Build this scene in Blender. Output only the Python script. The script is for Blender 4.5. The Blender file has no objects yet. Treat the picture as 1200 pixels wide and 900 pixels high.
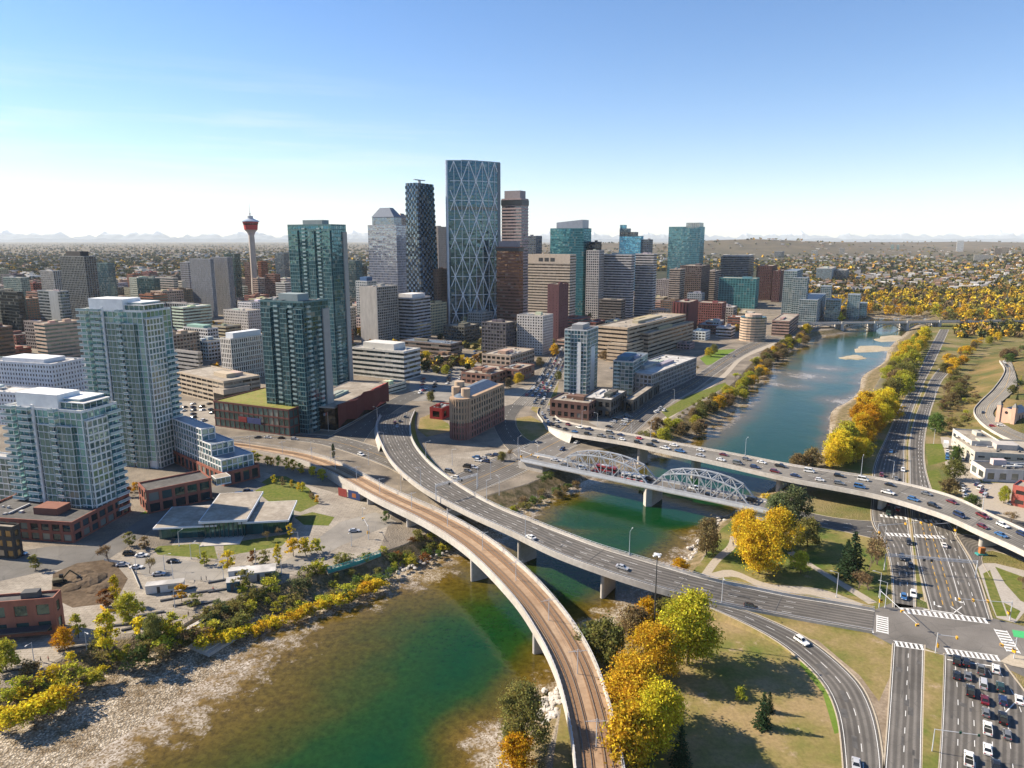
import bpy, bmesh, math, random
from mathutils import Vector, Matrix
from mathutils.geometry import delaunay_2d_cdt
R = math.radians
sc = bpy.context.scene
COL = sc.collection
# ------------------------------------------------------------------ camera
FPX = 833.0; PITCH = math.atan((450 - 281) / FPX); CAMH = 120.0
SP, CP = math.sin(PITCH), math.cos(PITCH)
cam = bpy.data.objects.new('camera', bpy.data.cameras.new('camera'))
COL.objects.link(cam); sc.camera = cam
cam.location = (0, 0, CAMH); cam.rotation_euler = (math.pi / 2 - PITCH, 0, 0)
cam.data.sensor_width = 36; cam.data.sensor_fit = 'HORIZONTAL'; cam.data.lens = FPX / 1200 * 36
cam.data.clip_start = 1; cam.data.clip_end = 120000
# ------------------------------------------------------------------ sky, sun, exposure
SUN_ANG, SUN_EL = R(165), R(34)
sunv = Vector((math.cos(SUN_ANG) * math.cos(SUN_EL), math.sin(SUN_ANG) * math.cos(SUN_EL), math.sin(SUN_EL)))
world = bpy.data.worlds.new('World'); sc.world = world; world.use_nodes = True
wn = world.node_tree; wn.nodes.clear()
wo = wn.nodes.new('ShaderNodeOutputWorld'); bg = wn.nodes.new('ShaderNodeBackground'); sky = wn.nodes.new('ShaderNodeTexSky')
sky.sky_type = 'NISHITA'; sky.sun_disc = False; sky.sun_elevation = SUN_EL; sky.sun_rotation = math.atan2(sunv.x, sunv.y)
sky.altitude = 1000; sky.air_density = 1.0; sky.dust_density = 0.25; sky.ozone_density = 1.6
bg.inputs['Strength'].default_value = 0.078
hs = wn.nodes.new('ShaderNodeHueSaturation'); hs.inputs['Saturation'].default_value = 1.28; wt_ = wn.nodes.new('ShaderNodeMix'); wt_.data_type = 'RGBA'; wt_.blend_type = 'MULTIPLY'; wt_.inputs[0].default_value = 1; wn.links.new(sky.outputs[0], wt_.inputs[6]); wt_.inputs[7].default_value = (1.0, .975, 1.035, 1); wn.links.new(wt_.outputs[2], hs.inputs['Color']); 
tc = wn.nodes.new('ShaderNodeTexCoord'); mp_ = wn.nodes.new('ShaderNodeMapping'); mp_.inputs['Scale'].default_value = (1.6, 1.6, 26); mp_.inputs['Rotation'].default_value = (.05, .03, 0); wn.links.new(tc.outputs['Generated'], mp_.inputs[0])
nz_ = wn.nodes.new('ShaderNodeTexNoise'); nz_.inputs['Scale'].default_value = 2.2; nz_.inputs['Detail'].default_value = 6; nz_.inputs['Roughness'].default_value = .62; wn.links.new(mp_.outputs[0], nz_.inputs['Vector'])
sx_ = wn.nodes.new('ShaderNodeSeparateXYZ'); wn.links.new(tc.outputs['Generated'], sx_.inputs[0])
def wmr(src, a, b, lo=0.0, hi=1.0):
    q = wn.nodes.new('ShaderNodeMapRange'); wn.links.new(src, q.inputs[0]); q.inputs[1].default_value = a; q.inputs[2].default_value = b; q.inputs[3].default_value = lo; q.inputs[4].default_value = hi; return q.outputs[0]
def wml(a, b):
    q = wn.nodes.new('ShaderNodeMath'); q.operation = 'MULTIPLY'; wn.links.new(a, q.inputs[0]); wn.links.new(b, q.inputs[1]); return q.outputs[0]
wisp = wml(wml(wmr(nz_.outputs['Fac'], .48, .74, 0, .5), wmr(sx_.outputs[0], .05, -.35)), wml(wmr(sx_.outputs[2], .01, .07), wmr(sx_.outputs[2], .22, .12)))
cm_ = wn.nodes.new('ShaderNodeMix'); cm_.data_type = 'RGBA'; wn.links.new(wisp, cm_.inputs[0]); wn.links.new(hs.outputs[0], cm_.inputs[6]); cm_.inputs[7].default_value = (6.0, 6.2, 6.4, 1)
wn.links.new(cm_.outputs[2], bg.inputs['Color']); wn.links.new(bg.outputs[0], wo.inputs[0])
sl = bpy.data.lights.new('sun', 'SUN'); sl.energy = 5.0; sl.angle = R(0.53); sl.color = (1.0, 0.87, 0.69)
sun = bpy.data.objects.new('sun', sl); COL.objects.link(sun); sun.rotation_euler = sunv.to_track_quat('Z', 'Y').to_euler(); sun.location = (-300, 0, 500)
sc.view_settings.view_transform = 'Standard'; sc.view_settings.look = 'None'; sc.view_settings.exposure = 1.17; sc.view_settings.gamma = 1
sc.render.engine = 'CYCLES'; sc.cycles.use_denoising = True
sc.cycles.max_bounces = 6; sc.cycles.diffuse_bounces = 2; sc.cycles.glossy_bounces = 3; sc.cycles.transmission_bounces = 3; sc.cycles.transparent_max_bounces = 6
sc.cycles.volume_bounces = 1; sc.cycles.caustics_reflective = False; sc.cycles.caustics_refractive = False
RND = random.Random(7); HAZE = 2.0e-5; ZK = [0]

# ------------------------------------------------------------------ where a point of the view lies on a level of the land
def P(px, py, z=0.0):
    u = (px - 600) / FPX; v = -(py - 450) / FPX
    d = (u, CP + v * SP, -SP + v * CP); t = (z - CAMH) / d[2]
    return Vector((d[0] * t, d[1] * t, z))
def proj(w):
    dz = w[2] - CAMH; dep = w[1] * CP - dz * SP; up = w[1] * SP + dz * CP
    return 600 + FPX * w[0] / dep, 450 - FPX * up / dep
def height_of(px, pb, pt, z0=0.0):
    y = P(px, pb, z0).y; v = -(pt - 450) / FPX
    return CAMH + (v * y * CP - y * SP) / (CP + v * SP) - z0
def ordinal(n):
    ones = ['', 'first', 'second', 'third', 'fourth', 'fifth', 'sixth', 'seventh', 'eighth', 'ninth', 'tenth', 'eleventh', 'twelfth', 'thirteenth', 'fourteenth', 'fifteenth', 'sixteenth', 'seventeenth', 'eighteenth', 'nineteenth']
    tens = ['', '', 'twenty', 'thirty', 'forty', 'fifty', 'sixty', 'seventy', 'eighty', 'ninety']
    if n < 20: return ones[n]
    if n >= 100: return 'hundred-' + (ordinal(n - 100) if n > 100 else 'th')
    if n % 10 == 0: return {20: 'twentieth', 30: 'thirtieth', 40: 'fortieth', 50: 'fiftieth', 60: 'sixtieth', 70: 'seventieth', 80: 'eightieth', 90: 'ninetieth'}[n]
    return tens[n // 10] + '-' + ones[n % 10]

# ------------------------------------------------------------------ mesh collecting
class MB:
    def __init__(s): s.v = []; s.f = []; s.m = []; s.smooth = False; s.uv = None
    def face(s, pts, m=0):
        n = len(s.v); s.v.extend([tuple(p) for p in pts]); s.f.append(tuple(range(n, n + len(pts)))); s.m.append(m); return s
    def box(s, x0, y0, z0, x1, y1, z1, m=0):
        n = len(s.v)
        s.v += [(x0, y0, z0), (x1, y0, z0), (x1, y1, z0), (x0, y1, z0), (x0, y0, z1), (x1, y0, z1), (x1, y1, z1), (x0, y1, z1)]
        for q in ((3, 2, 1, 0), (4, 5, 6, 7), (0, 1, 5, 4), (1, 2, 6, 5), (2, 3, 7, 6), (3, 0, 4, 7)):
            s.f.append(tuple(n + i for i in q)); s.m.append(m)
        return s
    def prism(s, poly, z0, z1, m=0, mt=None, top=None):
        k = len(poly); n = len(s.v); top = top or poly
        zf = z1 if callable(z1) else (lambda x, y: z1)
        s.v += [(p[0], p[1], z0) for p in poly] + [(p[0], p[1], zf(p[0], p[1])) for p in top]
        a = sum(poly[i][0] * poly[(i + 1) % k][1] - poly[(i + 1) % k][0] * poly[i][1] for i in range(k))
        for i in range(k):
            j = (i + 1) % k; q = (n + i, n + j, n + k + j, n + k + i)
            s.f.append(q if a > 0 else q[::-1]); s.m.append(m)
        t = tuple(range(n + k, n + 2 * k)); b = tuple(range(n + k - 1, n - 1, -1))
        s.f.append(t if a > 0 else t[::-1]); s.m.append(m if mt is None else mt); s.f.append(b if a > 0 else b[::-1]); s.m.append(m)
        return s
    def tube(s, a, b, r0, r1=None, n=6, m=0, caps=True):
        a = Vector(a); b = Vector(b); r1 = r0 if r1 is None else r1
        d = (b - a).normalized(); u = d.orthogonal().normalized(); w = d.cross(u); k = len(s.v)
        for c, r in ((a, r0), (b, r1)):
            for i in range(n):
                t = 2 * math.pi * i / n; q = c + (u * math.cos(t) + w * math.sin(t)) * r; s.v.append(tuple(q))
        for i in range(n):
            j = (i + 1) % n; s.f.append((k + i, k + j, k + n + j, k + n + i)); s.m.append(m)
        if caps:
            s.f.append(tuple(range(k + n - 1, k - 1, -1))); s.m.append(m); s.f.append(tuple(range(k + n, k + 2 * n))); s.m.append(m)
        return s
    def beam(s, a, b, w, h, m=0):
        a = Vector(a); b = Vector(b); d = (b - a).normalized()
        up = Vector((0, 0, 1)) if abs(d.z) < 0.95 else Vector((1, 0, 0))
        u = d.cross(up).normalized(); t = u.cross(d); k = len(s.v)
        for c in (a, b):
            for su, st in ((-1, -1), (1, -1), (1, 1), (-1, 1)): s.v.append(tuple(c + u * (su * w / 2) + t * (st * h / 2)))
        for q in ((0, 1, 5, 4), (1, 2, 6, 5), (2, 3, 7, 6), (3, 0, 4, 7), (3, 2, 1, 0), (4, 5, 6, 7)):
            s.f.append(tuple(k + i for i in q)); s.m.append(m)
        return s
    def lathe(s, prof, n=24, m=0, c=(0, 0)):
        k = len(s.v)
        for r, z in prof:
            for i in range(n):
                t = 2 * math.pi * i / n; s.v.append((c[0] + r * math.cos(t), c[1] + r * math.sin(t), z))
        for q in range(len(prof) - 1):
            for i in range(n):
                j = (i + 1) % n; s.f.append((k + q * n + i, k + q * n + j, k + (q + 1) * n + j, k + (q + 1) * n + i)); s.m.append(m)
        s.f.append(tuple(range(k + n - 1, k - 1, -1))); s.m.append(m)
        e = k + (len(prof) - 1) * n; s.f.append(tuple(range(e, e + n))); s.m.append(m)
        return s
    def mesh(s, name, mats):
        me = bpy.data.meshes.new(name); me.from_pydata(s.v, [], s.f)
        for q in (mats if isinstance(mats, (list, tuple)) else [mats]): me.materials.append(q)
        if any(s.m): me.polygons.foreach_set('material_index', s.m)
        if s.smooth: me.polygons.foreach_set('use_smooth', [True] * len(s.f))
        if s.uv:
            ul = me.uv_layers.new(name='UVMap'); co = []
            for l in me.loops: co += s.uv[l.vertex_index]
            ul.data.foreach_set('uv', co)
        me.update(); return me
    def build(s, name, mats, parent=None, loc=(0, 0, 0), rz=0.0, color=None):
        return link(name, s.mesh(name, mats), parent, loc, rz, color)
def link(name, data, parent=None, loc=(0, 0, 0), rz=0.0, color=None):
    o = bpy.data.objects.new(name, data); COL.objects.link(o); o.location = loc; o.rotation_euler.z = rz
    if parent: o.parent = parent
    if color: o.color = (*color, 1)
    return o
def tag(o, label, cat, group=None):
    o['label'] = label; o['category'] = cat
    if group: o['group'] = group
    return o
def struct(o): o['kind'] = 'structure'; return o
def stuff(o): o['kind'] = 'stuff'; return o
def empty(name, loc, rz=0.0):
    o = bpy.data.objects.new(name, None); COL.objects.link(o); o.location = loc; o.rotation_euler.z = rz; o.empty_display_size = 1; return o
KIDS = {}
def copy_tree(o, parent=None):
    c = o.copy(); COL.objects.link(c); c.parent = parent
    for ch in o.children: copy_tree(ch, c)
    return c

# ------------------------------------------------------------------ materials
class N:
    def __init__(s, name):
        s.m = bpy.data.materials.new(name); s.m.use_nodes = True; s.t = s.m.node_tree; s.t.nodes.clear()
        s.out = s.t.nodes.new('ShaderNodeOutputMaterial')
    def n(s, typ, **kw):
        q = s.t.nodes.new('ShaderNode' + typ)
        for k, v in kw.items():
            if hasattr(q, k) and k not in q.inputs: setattr(q, k, v)
        return q
    def l(s, a, b): s.t.links.new(a, b)
    def set(s, sock, v):
        if isinstance(v, bpy.types.NodeSocket): s.l(v, sock)
        elif isinstance(v, (tuple, list)): sock.default_value = (*v, 1) if len(v) == 3 and sock.type == 'RGBA' else v
        else: sock.default_value = v
    def pos(s): return s.n('NewGeometry').outputs['Position']
    def obj(s): return s.n('TexCoord').outputs['Object']
    def noise(s, vec, scale, detail=3, rough=.55, out='Fac'):
        q = s.n('TexNoise'); s.l(vec, q.inputs['Vector']); q.inputs['Scale'].default_value = scale; q.inputs['Detail'].default_value = detail; q.inputs['Roughness'].default_value = rough
        return q.outputs[out]
    def ramp(s, fac, stops, interp='LINEAR'):
        q = s.n('ValToRGB'); e = q.color_ramp; e.interpolation = interp
        while len(e.elements) < len(stops): e.elements.new(.5)
        for i, (p, c) in enumerate(stops):
            e.elements[i].position = p; e.elements[i].color = (*c, 1) if isinstance(c, (tuple, list)) else (c, c, c, 1)
        s.set(q.inputs[0], fac); return q.outputs[0]
    def mix(s, f, a, b, typ='MIX'):
        q = s.n('Mix', data_type='RGBA', blend_type=typ); s.set(q.inputs[0], f); s.set(q.inputs[6], a); s.set(q.inputs[7], b); return q.outputs[2]
    def math(s, op, a, b=0.0, c=None):
        q = s.n('Math', operation=op); s.set(q.inputs[0], a); s.set(q.inputs[1], b)
        if c is not None: s.set(q.inputs[2], c)
        return q.outputs[0]
    def bump(s, h, strength=.3, dist=.1):
        q = s.n('Bump'); s.set(q.inputs['Height'], h); q.inputs['Strength'].default_value = strength; q.inputs['Distance'].default_value = dist; return q.outputs[0]
    def pbr(s, color, rough=.8, metal=0.0, spec=.3, normal=None, **kw):
        q = s.n('BsdfPrincipled'); s.set(q.inputs['Base Color'], color); s.set(q.inputs['Roughness'], rough); s.set(q.inputs['Metallic'], metal); s.set(q.inputs['Specular IOR Level'], spec)
        if normal is not None: s.l(normal, q.inputs['Normal'])
        for k, v in kw.items(): s.set(q.inputs[k], v)
        s.l(q.outputs[0], s.out.inputs['Surface']); return q
def scaled(n, vec, sx, sy, sz):
    q = n.n('Mapping'); n.l(vec, q.inputs['Vector']); q.inputs['Scale'].default_value = (sx, sy, sz); return q.outputs[0]
def mat_noise(name, c1, c2, scale, rough=.85, c3=None, big=None, bump=0, spec=.25):
    n = N(name); p = n.pos(); f = n.noise(p, scale, 5, .65)
    st = [(.3, c1), (.7, c2)] if c3 is None else [(.28, c1), (.5, c2), (.72, c3)]
    c = n.ramp(f, st)
    if big: c = n.mix(n.ramp(n.noise(p, big[0], 3), [(.4, 0), (.65, 1)]), c, n.mix(1, c, big[1], 'MULTIPLY'))
    n.pbr(c, rough, 0, spec, n.bump(f, bump, .3) if bump else None); return n.m
M = {}
def g(v): return (v, v, v)
def mat_asphalt(name, base, tint=(1, .925, .835)):
    n = N(name); p = n.pos(); a = n.noise(p, .06, 5, .65); b = n.noise(p, 3.0, 4, .7)
    c = n.ramp(a, [(.3, tuple(base * .72 * t for t in tint)), (.7, tuple(base * 1.2 * t for t in tint))])
    c = n.mix(.35, c, n.ramp(b, [(.3, .55), (.7, 1.3)]), 'MULTIPLY')
    # wheel tracks and drips along the lanes, from the road's own length and width
    uv = n.n('UVMap').outputs[0]; sp_ = n.n('SeparateXYZ'); n.l(uv, sp_.inputs[0])
    wv_ = n.math('COSINE', n.math('MULTIPLY', n.math('ADD', sp_.outputs[0], n.math('MULTIPLY', n.noise(p, .05, 2), .8)), 3.49)); st_ = n.noise(scaled(n, uv, 1.3, .02, 1), 1.0, 4, .7)
    tr = n.math('MULTIPLY', n.math('ADD', n.math('MULTIPLY', wv_, .5), n.math('MULTIPLY', st_, 1.6)), n.math('GREATER_THAN', sp_.outputs[1], .0001))
    c = n.mix(.85, c, n.ramp(tr, [(.25, 1.15), (1.2, .58)]), 'MULTIPLY')
    patch = n.n('TexVoronoi'); n.l(scaled(n, p, .05, .05, .05), patch.inputs['Vector']); patch.inputs['Scale'].default_value = 1.0
    c = n.mix(.35, c, n.ramp(patch.outputs['Color'], [(.2, .78), (.8, 1.2)]), 'MULTIPLY')
    crack = n.n('TexVoronoi', feature='DISTANCE_TO_EDGE'); n.l(p, crack.inputs['Vector']); crack.inputs['Scale'].default_value = .09
    c = n.mix(n.ramp(crack.outputs['Distance'], [(.004, .35), (.012, 0)]), c, g(base * .45))
    n.pbr(c, .85, 0, .2); return n.m
M['asphalt'] = mat_asphalt('asphalt_worn', .15)
M['asphalt_new'] = mat_asphalt('asphalt_grey', .12, (1, .95, .88))
M['asphalt_light'] = mat_asphalt('asphalt_pale', .22, (1, .93, .82))
M['pave'] = mat_noise('concrete_paving', (.30, .275, .24), (.44, .40, .35), 1.2, .9, big=(.03, (.82, .8, .78)))
def mat_plaza():
    n = N('plaza_paving'); p = n.pos(); f = n.noise(p, .6, 5, .65); big = n.noise(p, .05, 4, .6)
    c = n.ramp(f, [(.3, (.27, .24, .20)), (.7, (.40, .36, .30))]); c = n.mix(n.ramp(big, [(.42, 0), (.6, 1)]), c, n.mix(1, c, (.76, .75, .74), 'MULTIPLY'))
    br = n.n('TexBrick'); n.l(p, br.inputs['Vector']); br.inputs['Scale'].default_value = .22; br.inputs['Mortar Size'].default_value = .016; br.inputs['Color1'].default_value = (1, 1, 1, 1); br.inputs['Color2'].default_value = (.84, .83, .82, 1); br.inputs['Mortar'].default_value = (.5, .48, .45, 1)
    c = n.mix(.8, c, br.outputs['Color'], 'MULTIPLY'); st_ = n.noise(p, 1.8, 6, .8); c = n.mix(n.ramp(st_, [(.62, 0), (.72, .5)]), c, g(.10)); n.pbr(c, .9, 0, .2); return n.m
M['plaza'] = mat_plaza()
M['concrete'] = mat_noise('concrete', (.40, .375, .34), (.54, .51, .47), .8, .85, big=(.06, (.8, .78, .75)))
M['kerb'] = mat_noise('kerb_concrete', (.34, .29, .22), (.46, .40, .31), 1.5, .9)
M['white'] = mat_noise('white_road_paint', (.55, .55, .53), (.8, .8, .78), 2.5, .7)
M['yellow'] = mat_noise('yellow_road_paint', (.5, .28, .03), (.65, .38, .06), 2.5, .7)
M['green_paint'] = mat_noise('green_lane_paint', (.05, .35, .12), (.08, .45, .16), 2.5, .7)
def mat_lawn(name, tan_, mid_, grn, dirt_, bias=0.0):
    n = N(name); p = n.pos(); f = n.noise(p, .9, 5, .7); b = n.noise(p, .045, 5, .62); d = n.noise(p, .11, 5, .7)
    c = n.ramp(b, [(.36 + bias, grn), (.48 + bias, mid_), (.60 + bias, tan_)]); c = n.mix(n.ramp(d, [(.60, 0), (.68, .85)]), c, dirt_)
    c = n.mix(.55, c, n.ramp(f, [(.3, .55), (.7, 1.4)]), 'MULTIPLY'); n.pbr(c, .95, 0, .1, n.bump(f, .3, .3)); return n.m
M['grass_dry'] = mat_lawn('dry_grass', (.27, .20, .10), (.20, .165, .06), (.115, .135, .03), (.33, .25, .165))
M['park_grass'] = mat_lawn('park_grass', (.24, .19, .075), (.16, .15, .045), (.085, .12, .025), (.25, .19, .12), .05)
M['grass'] = mat_noise('green_grass', (.07, .095, .022), (.125, .135, .034), .6, .95, (.20, .17, .06), (.06, (.8, .95, .6)), .3, .1)
M['grass_lush'] = mat_noise('lush_grass', (.10, .17, .025), (.16, .21, .04), .7, .95, None, (.05, (.8, .85, .7)), .2, .1)
M['slope'] = mat_noise('hillside_grass', (.125, .105, .035), (.20, .15, .055), .22, .95, (.10, .115, .03), (.02, (.72, .68, .5)), .4, .1)
M['dirt'] = mat_noise('bare_dirt', (.20, .155, .11), (.36, .29, .21), .8, .95, None, (.08, (.7, .68, .66)), .4, .1)
M['soil'] = mat_noise('dug_soil', (.075, .055, .036), (.17, .125, .085), .6, .95, None, (.1, (.7, .68, .66)), .4, .1)
M['path'] = mat_noise('asphalt_path', (.30, .26, .21), (.40, .35, .28), 1, .9)
M['roof'] = mat_noise('roof_gravel', (.27, .235, .19), (.42, .375, .31), .5, .9, big=(.09, (.66, .64, .62)))
M['roof_white'] = mat_noise('roof_membrane', (.42, .41, .39), (.60, .58, .55), .4, .8, big=(.12, (.62, .61, .6)))
M['roof_dark'] = mat_noise('roof_tar', (.07, .068, .065), (.14, .135, .13), .5, .85, big=(.1, (.7, .7, .7)))
M['roof_blue'] = mat_noise('roof_slate_metal', (.10, .13, .17), (.16, .20, .25), .4, .45)
M['green_roof'] = mat_noise('planted_roof', (.12, .16, .03), (.24, .22, .06), .4, .95, (.18, .11, .05), (.15, (.8, .9, .6)))
M['rail_bed'] = mat_noise('track_bed', (.30, .205, .13), (.43, .31, .205), .5, .95, None, (.08, (.8, .75, .7)))
M['ballast'] = mat_noise('stained_ballast', (.17, .10, .055), (.27, .17, .10), 2.0, .95)
M['rail'] = mat_noise('rail_steel', (.12, .10, .085), (.2, .17, .14), 2, .45, spec=.5)
M['brick'] = mat_noise('red_brick', (.20, .065, .045), (.31, .11, .075), .9, .9, big=(.08, (.8, .78, .78)))
M['steel_dark'] = mat_noise('dark_steel', (.03, .032, .035), (.06, .062, .066), 1, .5, spec=.5)
M['steel_grey'] = mat_noise('grey_steel', (.42, .44, .47), (.55, .57, .6), .6, .45, spec=.5)
M['truss'] = mat_noise('painted_truss_steel', (.30, .325, .36), (.42, .445, .48), .5, .5, big=(.2, (.82, .8, .78)), spec=.4)
M['signal'] = mat_noise('signal_yellow', (.65, .33, .02), (.75, .4, .03), 1, .5)
M['teal_paint'] = mat_noise('teal_steel', (.03, .22, .21), (.06, .3, .28), 1, .5)
def tinted(name, lo=.82, hi=1.12, scale=.35, rough=.8, spec=.3, metal=0.0, streak=False):
    n = N(name); oi = n.n('ObjectInfo'); p = n.obj(); f = n.noise(scaled(n, p, 1, 1, .25) if streak else p, scale, 4, .6)
    c = n.mix(1, oi.outputs['Color'], n.ramp(f, [(.3, lo), (.7, hi)]), 'MULTIPLY'); n.pbr(c, rough, metal, spec); return n.m
M['wall'] = tinted('wall_coat', streak=True)
M['tint'] = tinted('painted_surface', .9, 1.08)
M['metal_tint'] = tinted('metal_cladding', .9, 1.1, .2, .4, .5, .3)
def mat_glass(name, window):
    n = N(name); oi = n.n('ObjectInfo'); p = n.obj()
    if window: r = oi.outputs['Random']; r2 = n.n('TexWhiteNoise', noise_dimensions='1D'); n.l(r, r2.inputs['W']); rv = r; rc = r2.outputs['Color']; rw = r2.outputs['Value']
    else:
        sep = n.n('SeparateXYZ'); n.l(p, sep.inputs[0])
        ab = n.n('Attribute', attribute_type='OBJECT', attribute_name='bay'); af = n.n('Attribute', attribute_type='OBJECT', attribute_name='floor')
        u = n.math('FLOOR', n.math('DIVIDE', n.math('ADD', n.math('ADD', sep.outputs[0], sep.outputs[1]), .03), ab.outputs['Fac']))
        w = n.math('FLOOR', n.math('DIVIDE', n.math('ADD', sep.outputs[2], .03), af.outputs['Fac']))
        cb = n.n('CombineXYZ'); n.l(u, cb.inputs[0]); n.l(w, cb.inputs[1]); n.l(r0 := oi.outputs['Random'], cb.inputs[2])
        wn_ = n.n('TexWhiteNoise', noise_dimensions='3D'); n.l(cb.outputs[0], wn_.inputs['Vector']); rv = wn_.outputs['Value']; rc = wn_.outputs['Color']
        r2 = n.n('TexWhiteNoise', noise_dimensions='1D'); n.l(rv, r2.inputs['W']); rw = r2.outputs['Value']
    # each pane leans a little, so panes mirror slightly different patches of sky and city
    geo = n.n('NewGeometry'); vm = n.n('VectorMath', operation='MULTIPLY_ADD'); n.l(rc, vm.inputs[0]); vm.inputs[1].default_value = (.05, .05, .035) if window else (.016, .016, .012); n.l(geo.outputs['Normal'], vm.inputs[2])
    v2 = n.n('VectorMath', operation='SUBTRACT'); n.l(vm.outputs[0], v2.inputs[0]); v2.inputs[1].default_value = (.025, .025, .0175) if window else (.008, .008, .006)
    wav = n.n('Bump'); n.l(n.noise(p, .12, 2), wav.inputs['Height']); wav.inputs['Strength'].default_value = .35; wav.inputs['Distance'].default_value = .8; n.l(v2.outputs[0], wav.inputs['Normal'])
    base = n.mix(1, oi.outputs['Color'], n.ramp(rv, [(0, .35), (.5, .8), (.85, 1.2), (1, 1.6)] if window else [(0, .6), (.5, .9), (1, 1.25)]), 'MULTIPLY')
    base = n.mix(n.math('MULTIPLY', n.math('GREATER_THAN', rw, .84 if window else .88), .6 if window else .4), base, (.38, .36, .31))   # drawn blinds
    dif = n.n('BsdfDiffuse'); n.l(base, dif.inputs['Color'])
    gl = n.n('BsdfGlossy'); n.l(wav.outputs[0], gl.inputs['Normal']); gl.inputs['Roughness'].default_value = .03
    n.l(n.mix(.78, g(.9), n.mix(1, oi.outputs['Color'], g(5.0), 'MULTIPLY')), gl.inputs['Color'])
    lw = n.n('LayerWeight'); lw.inputs['Blend'].default_value = .35
    fac = n.math('ADD', n.math('MULTIPLY', lw.outputs['Fresnel'], .7), .19)
    mx = n.n('MixShader'); n.l(fac, mx.inputs[0]); n.l(dif.outputs[0], mx.inputs[1]); n.l(gl.outputs[0], mx.inputs[2]); n.l(mx.outputs[0], n.out.inputs['Surface'])
    return n.m
M['glass'] = mat_glass('curtain_glass', False); M['window'] = mat_glass('window_glass', True)
n_ = N('balcony_glass'); n_.pbr((.30, .42, .42), .15, 0, .6); M['balcony_glass'] = n_.m
def mat_leaf(name, spec=.2):
    n = N(name); oi = n.n('ObjectInfo'); ge = n.n('NewGeometry'); ri = ge.outputs['Random Per Island']
    hsv = n.n('HueSaturation'); n.l(n.math('ADD', n.math('MULTIPLY', ri, .05), .475), hsv.inputs['Hue']); n.l(n.ramp(ri, [(0, .6), (.5, 1.0), (1, 1.35)]), hsv.inputs['Value']); n.l(n.mix(n.ramp(n.noise(n.obj(), .42, 3, .6), [(.42, 0), (.62, .6)]), oi.outputs['Color'], n.mix(1, oi.outputs['Color'], (.52, .72, .9), 'MULTIPLY')), hsv.inputs['Color'])
    d = n.n('BsdfDiffuse'); n.l(hsv.outputs[0], d.inputs[0]); t = n.n('BsdfTranslucent'); n.l(hsv.outputs[0], t.inputs[0])
    mx = n.n('MixShader'); mx.inputs[0].default_value = .36; n.l(d.outputs[0], mx.inputs[1]); n.l(t.outputs[0], mx.inputs[2]); n.l(mx.outputs[0], n.out.inputs['Surface']); return n.m
M['leaf'] = mat_leaf('leaf')
def mat_attr_leaf(name):
    n = N(name); a = n.n('Attribute', attribute_name='tint'); d = n.n('BsdfDiffuse'); n.l(a.outputs['Color'], d.inputs[0]); n.l(d.outputs[0], n.out.inputs['Surface']); return n.m
M['leaf_attr'] = mat_attr_leaf('far_foliage')
M['bark'] = mat_noise('bark', (.05, .04, .03), (.11, .09, .07), 2, .95)
M['twig'] = mat_noise('bare_twig', (.15, .11, .085), (.24, .18, .14), 1, .95)
n_ = N('car_paint'); oi_ = n_.n('ObjectInfo'); n_.pbr(oi_.outputs['Color'], .3, 0.0, .5, **{'Coat Weight': .6, 'Coat Roughness': .05}); M['paint'] = n_.m
n_ = N('car_glass'); n_.pbr((.015, .018, .02), .06, 0, .8); M['car_glass'] = n_.m
M['tyre'] = mat_noise('tyre_rubber', (.015, .015, .015), (.025, .025, .025), 3, .9)
n_ = N('lamp_lens'); n_.pbr((.75, .75, .72), .15, 0, .6); M['lens'] = n_.m
n_ = N('tail_lens'); n_.pbr((.4, .01, .01), .2, 0, .6); M['tail'] = n_.m

# ------------------------------------------------------------------ smooth lines and ways
def crm(pts, step):
    pts = [Vector(p) for p in pts]; out = []
    ext = [pts[0] * 2 - pts[1]] + pts + [pts[-1] * 2 - pts[-2]]
    for i in range(1, len(ext) - 2):
        a, b, c, d = ext[i - 1:i + 3]; k = max(1, int((c - b).length / step))
        for j in range(k):
            t = j / k
            out.append(.5 * ((2 * b) + (c - a) * t + (2 * a - 5 * b + 4 * c - d) * t * t + (3 * b - a - 3 * c + d) * t ** 3))
    out.append(pts[-1]); return out
def resample(pts, k):
    cum = [0.0]
    for a, b in zip(pts, pts[1:]): cum.append(cum[-1] + (b - a).length)
    out = []; j = 0
    for i in range(k + 1):
        s = cum[-1] * i / k
        while j < len(cum) - 2 and cum[j + 1] < s: j += 1
        d = cum[j + 1] - cum[j]; t = (s - cum[j]) / d if d > 1e-9 else 0
        out.append(pts[j].lerp(pts[j + 1], min(1, max(0, t))))
    return out, cum[-1]
def line_way(pts, w=.3, z=0.0):
    c = crm([P(a, b, z) for a, b in pts], 2.0); return Way(off_line(c, w), off_line(c, -w))
def off_line(l, d):
    out = []
    for i, p in enumerate(l):
        v = l[min(i + 1, len(l) - 1)] - l[max(i - 1, 0)]; v.z = 0; v.normalize(); out.append(Vector((p.x - v.y * d, p.y + v.x * d, p.z)))
    return out
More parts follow.
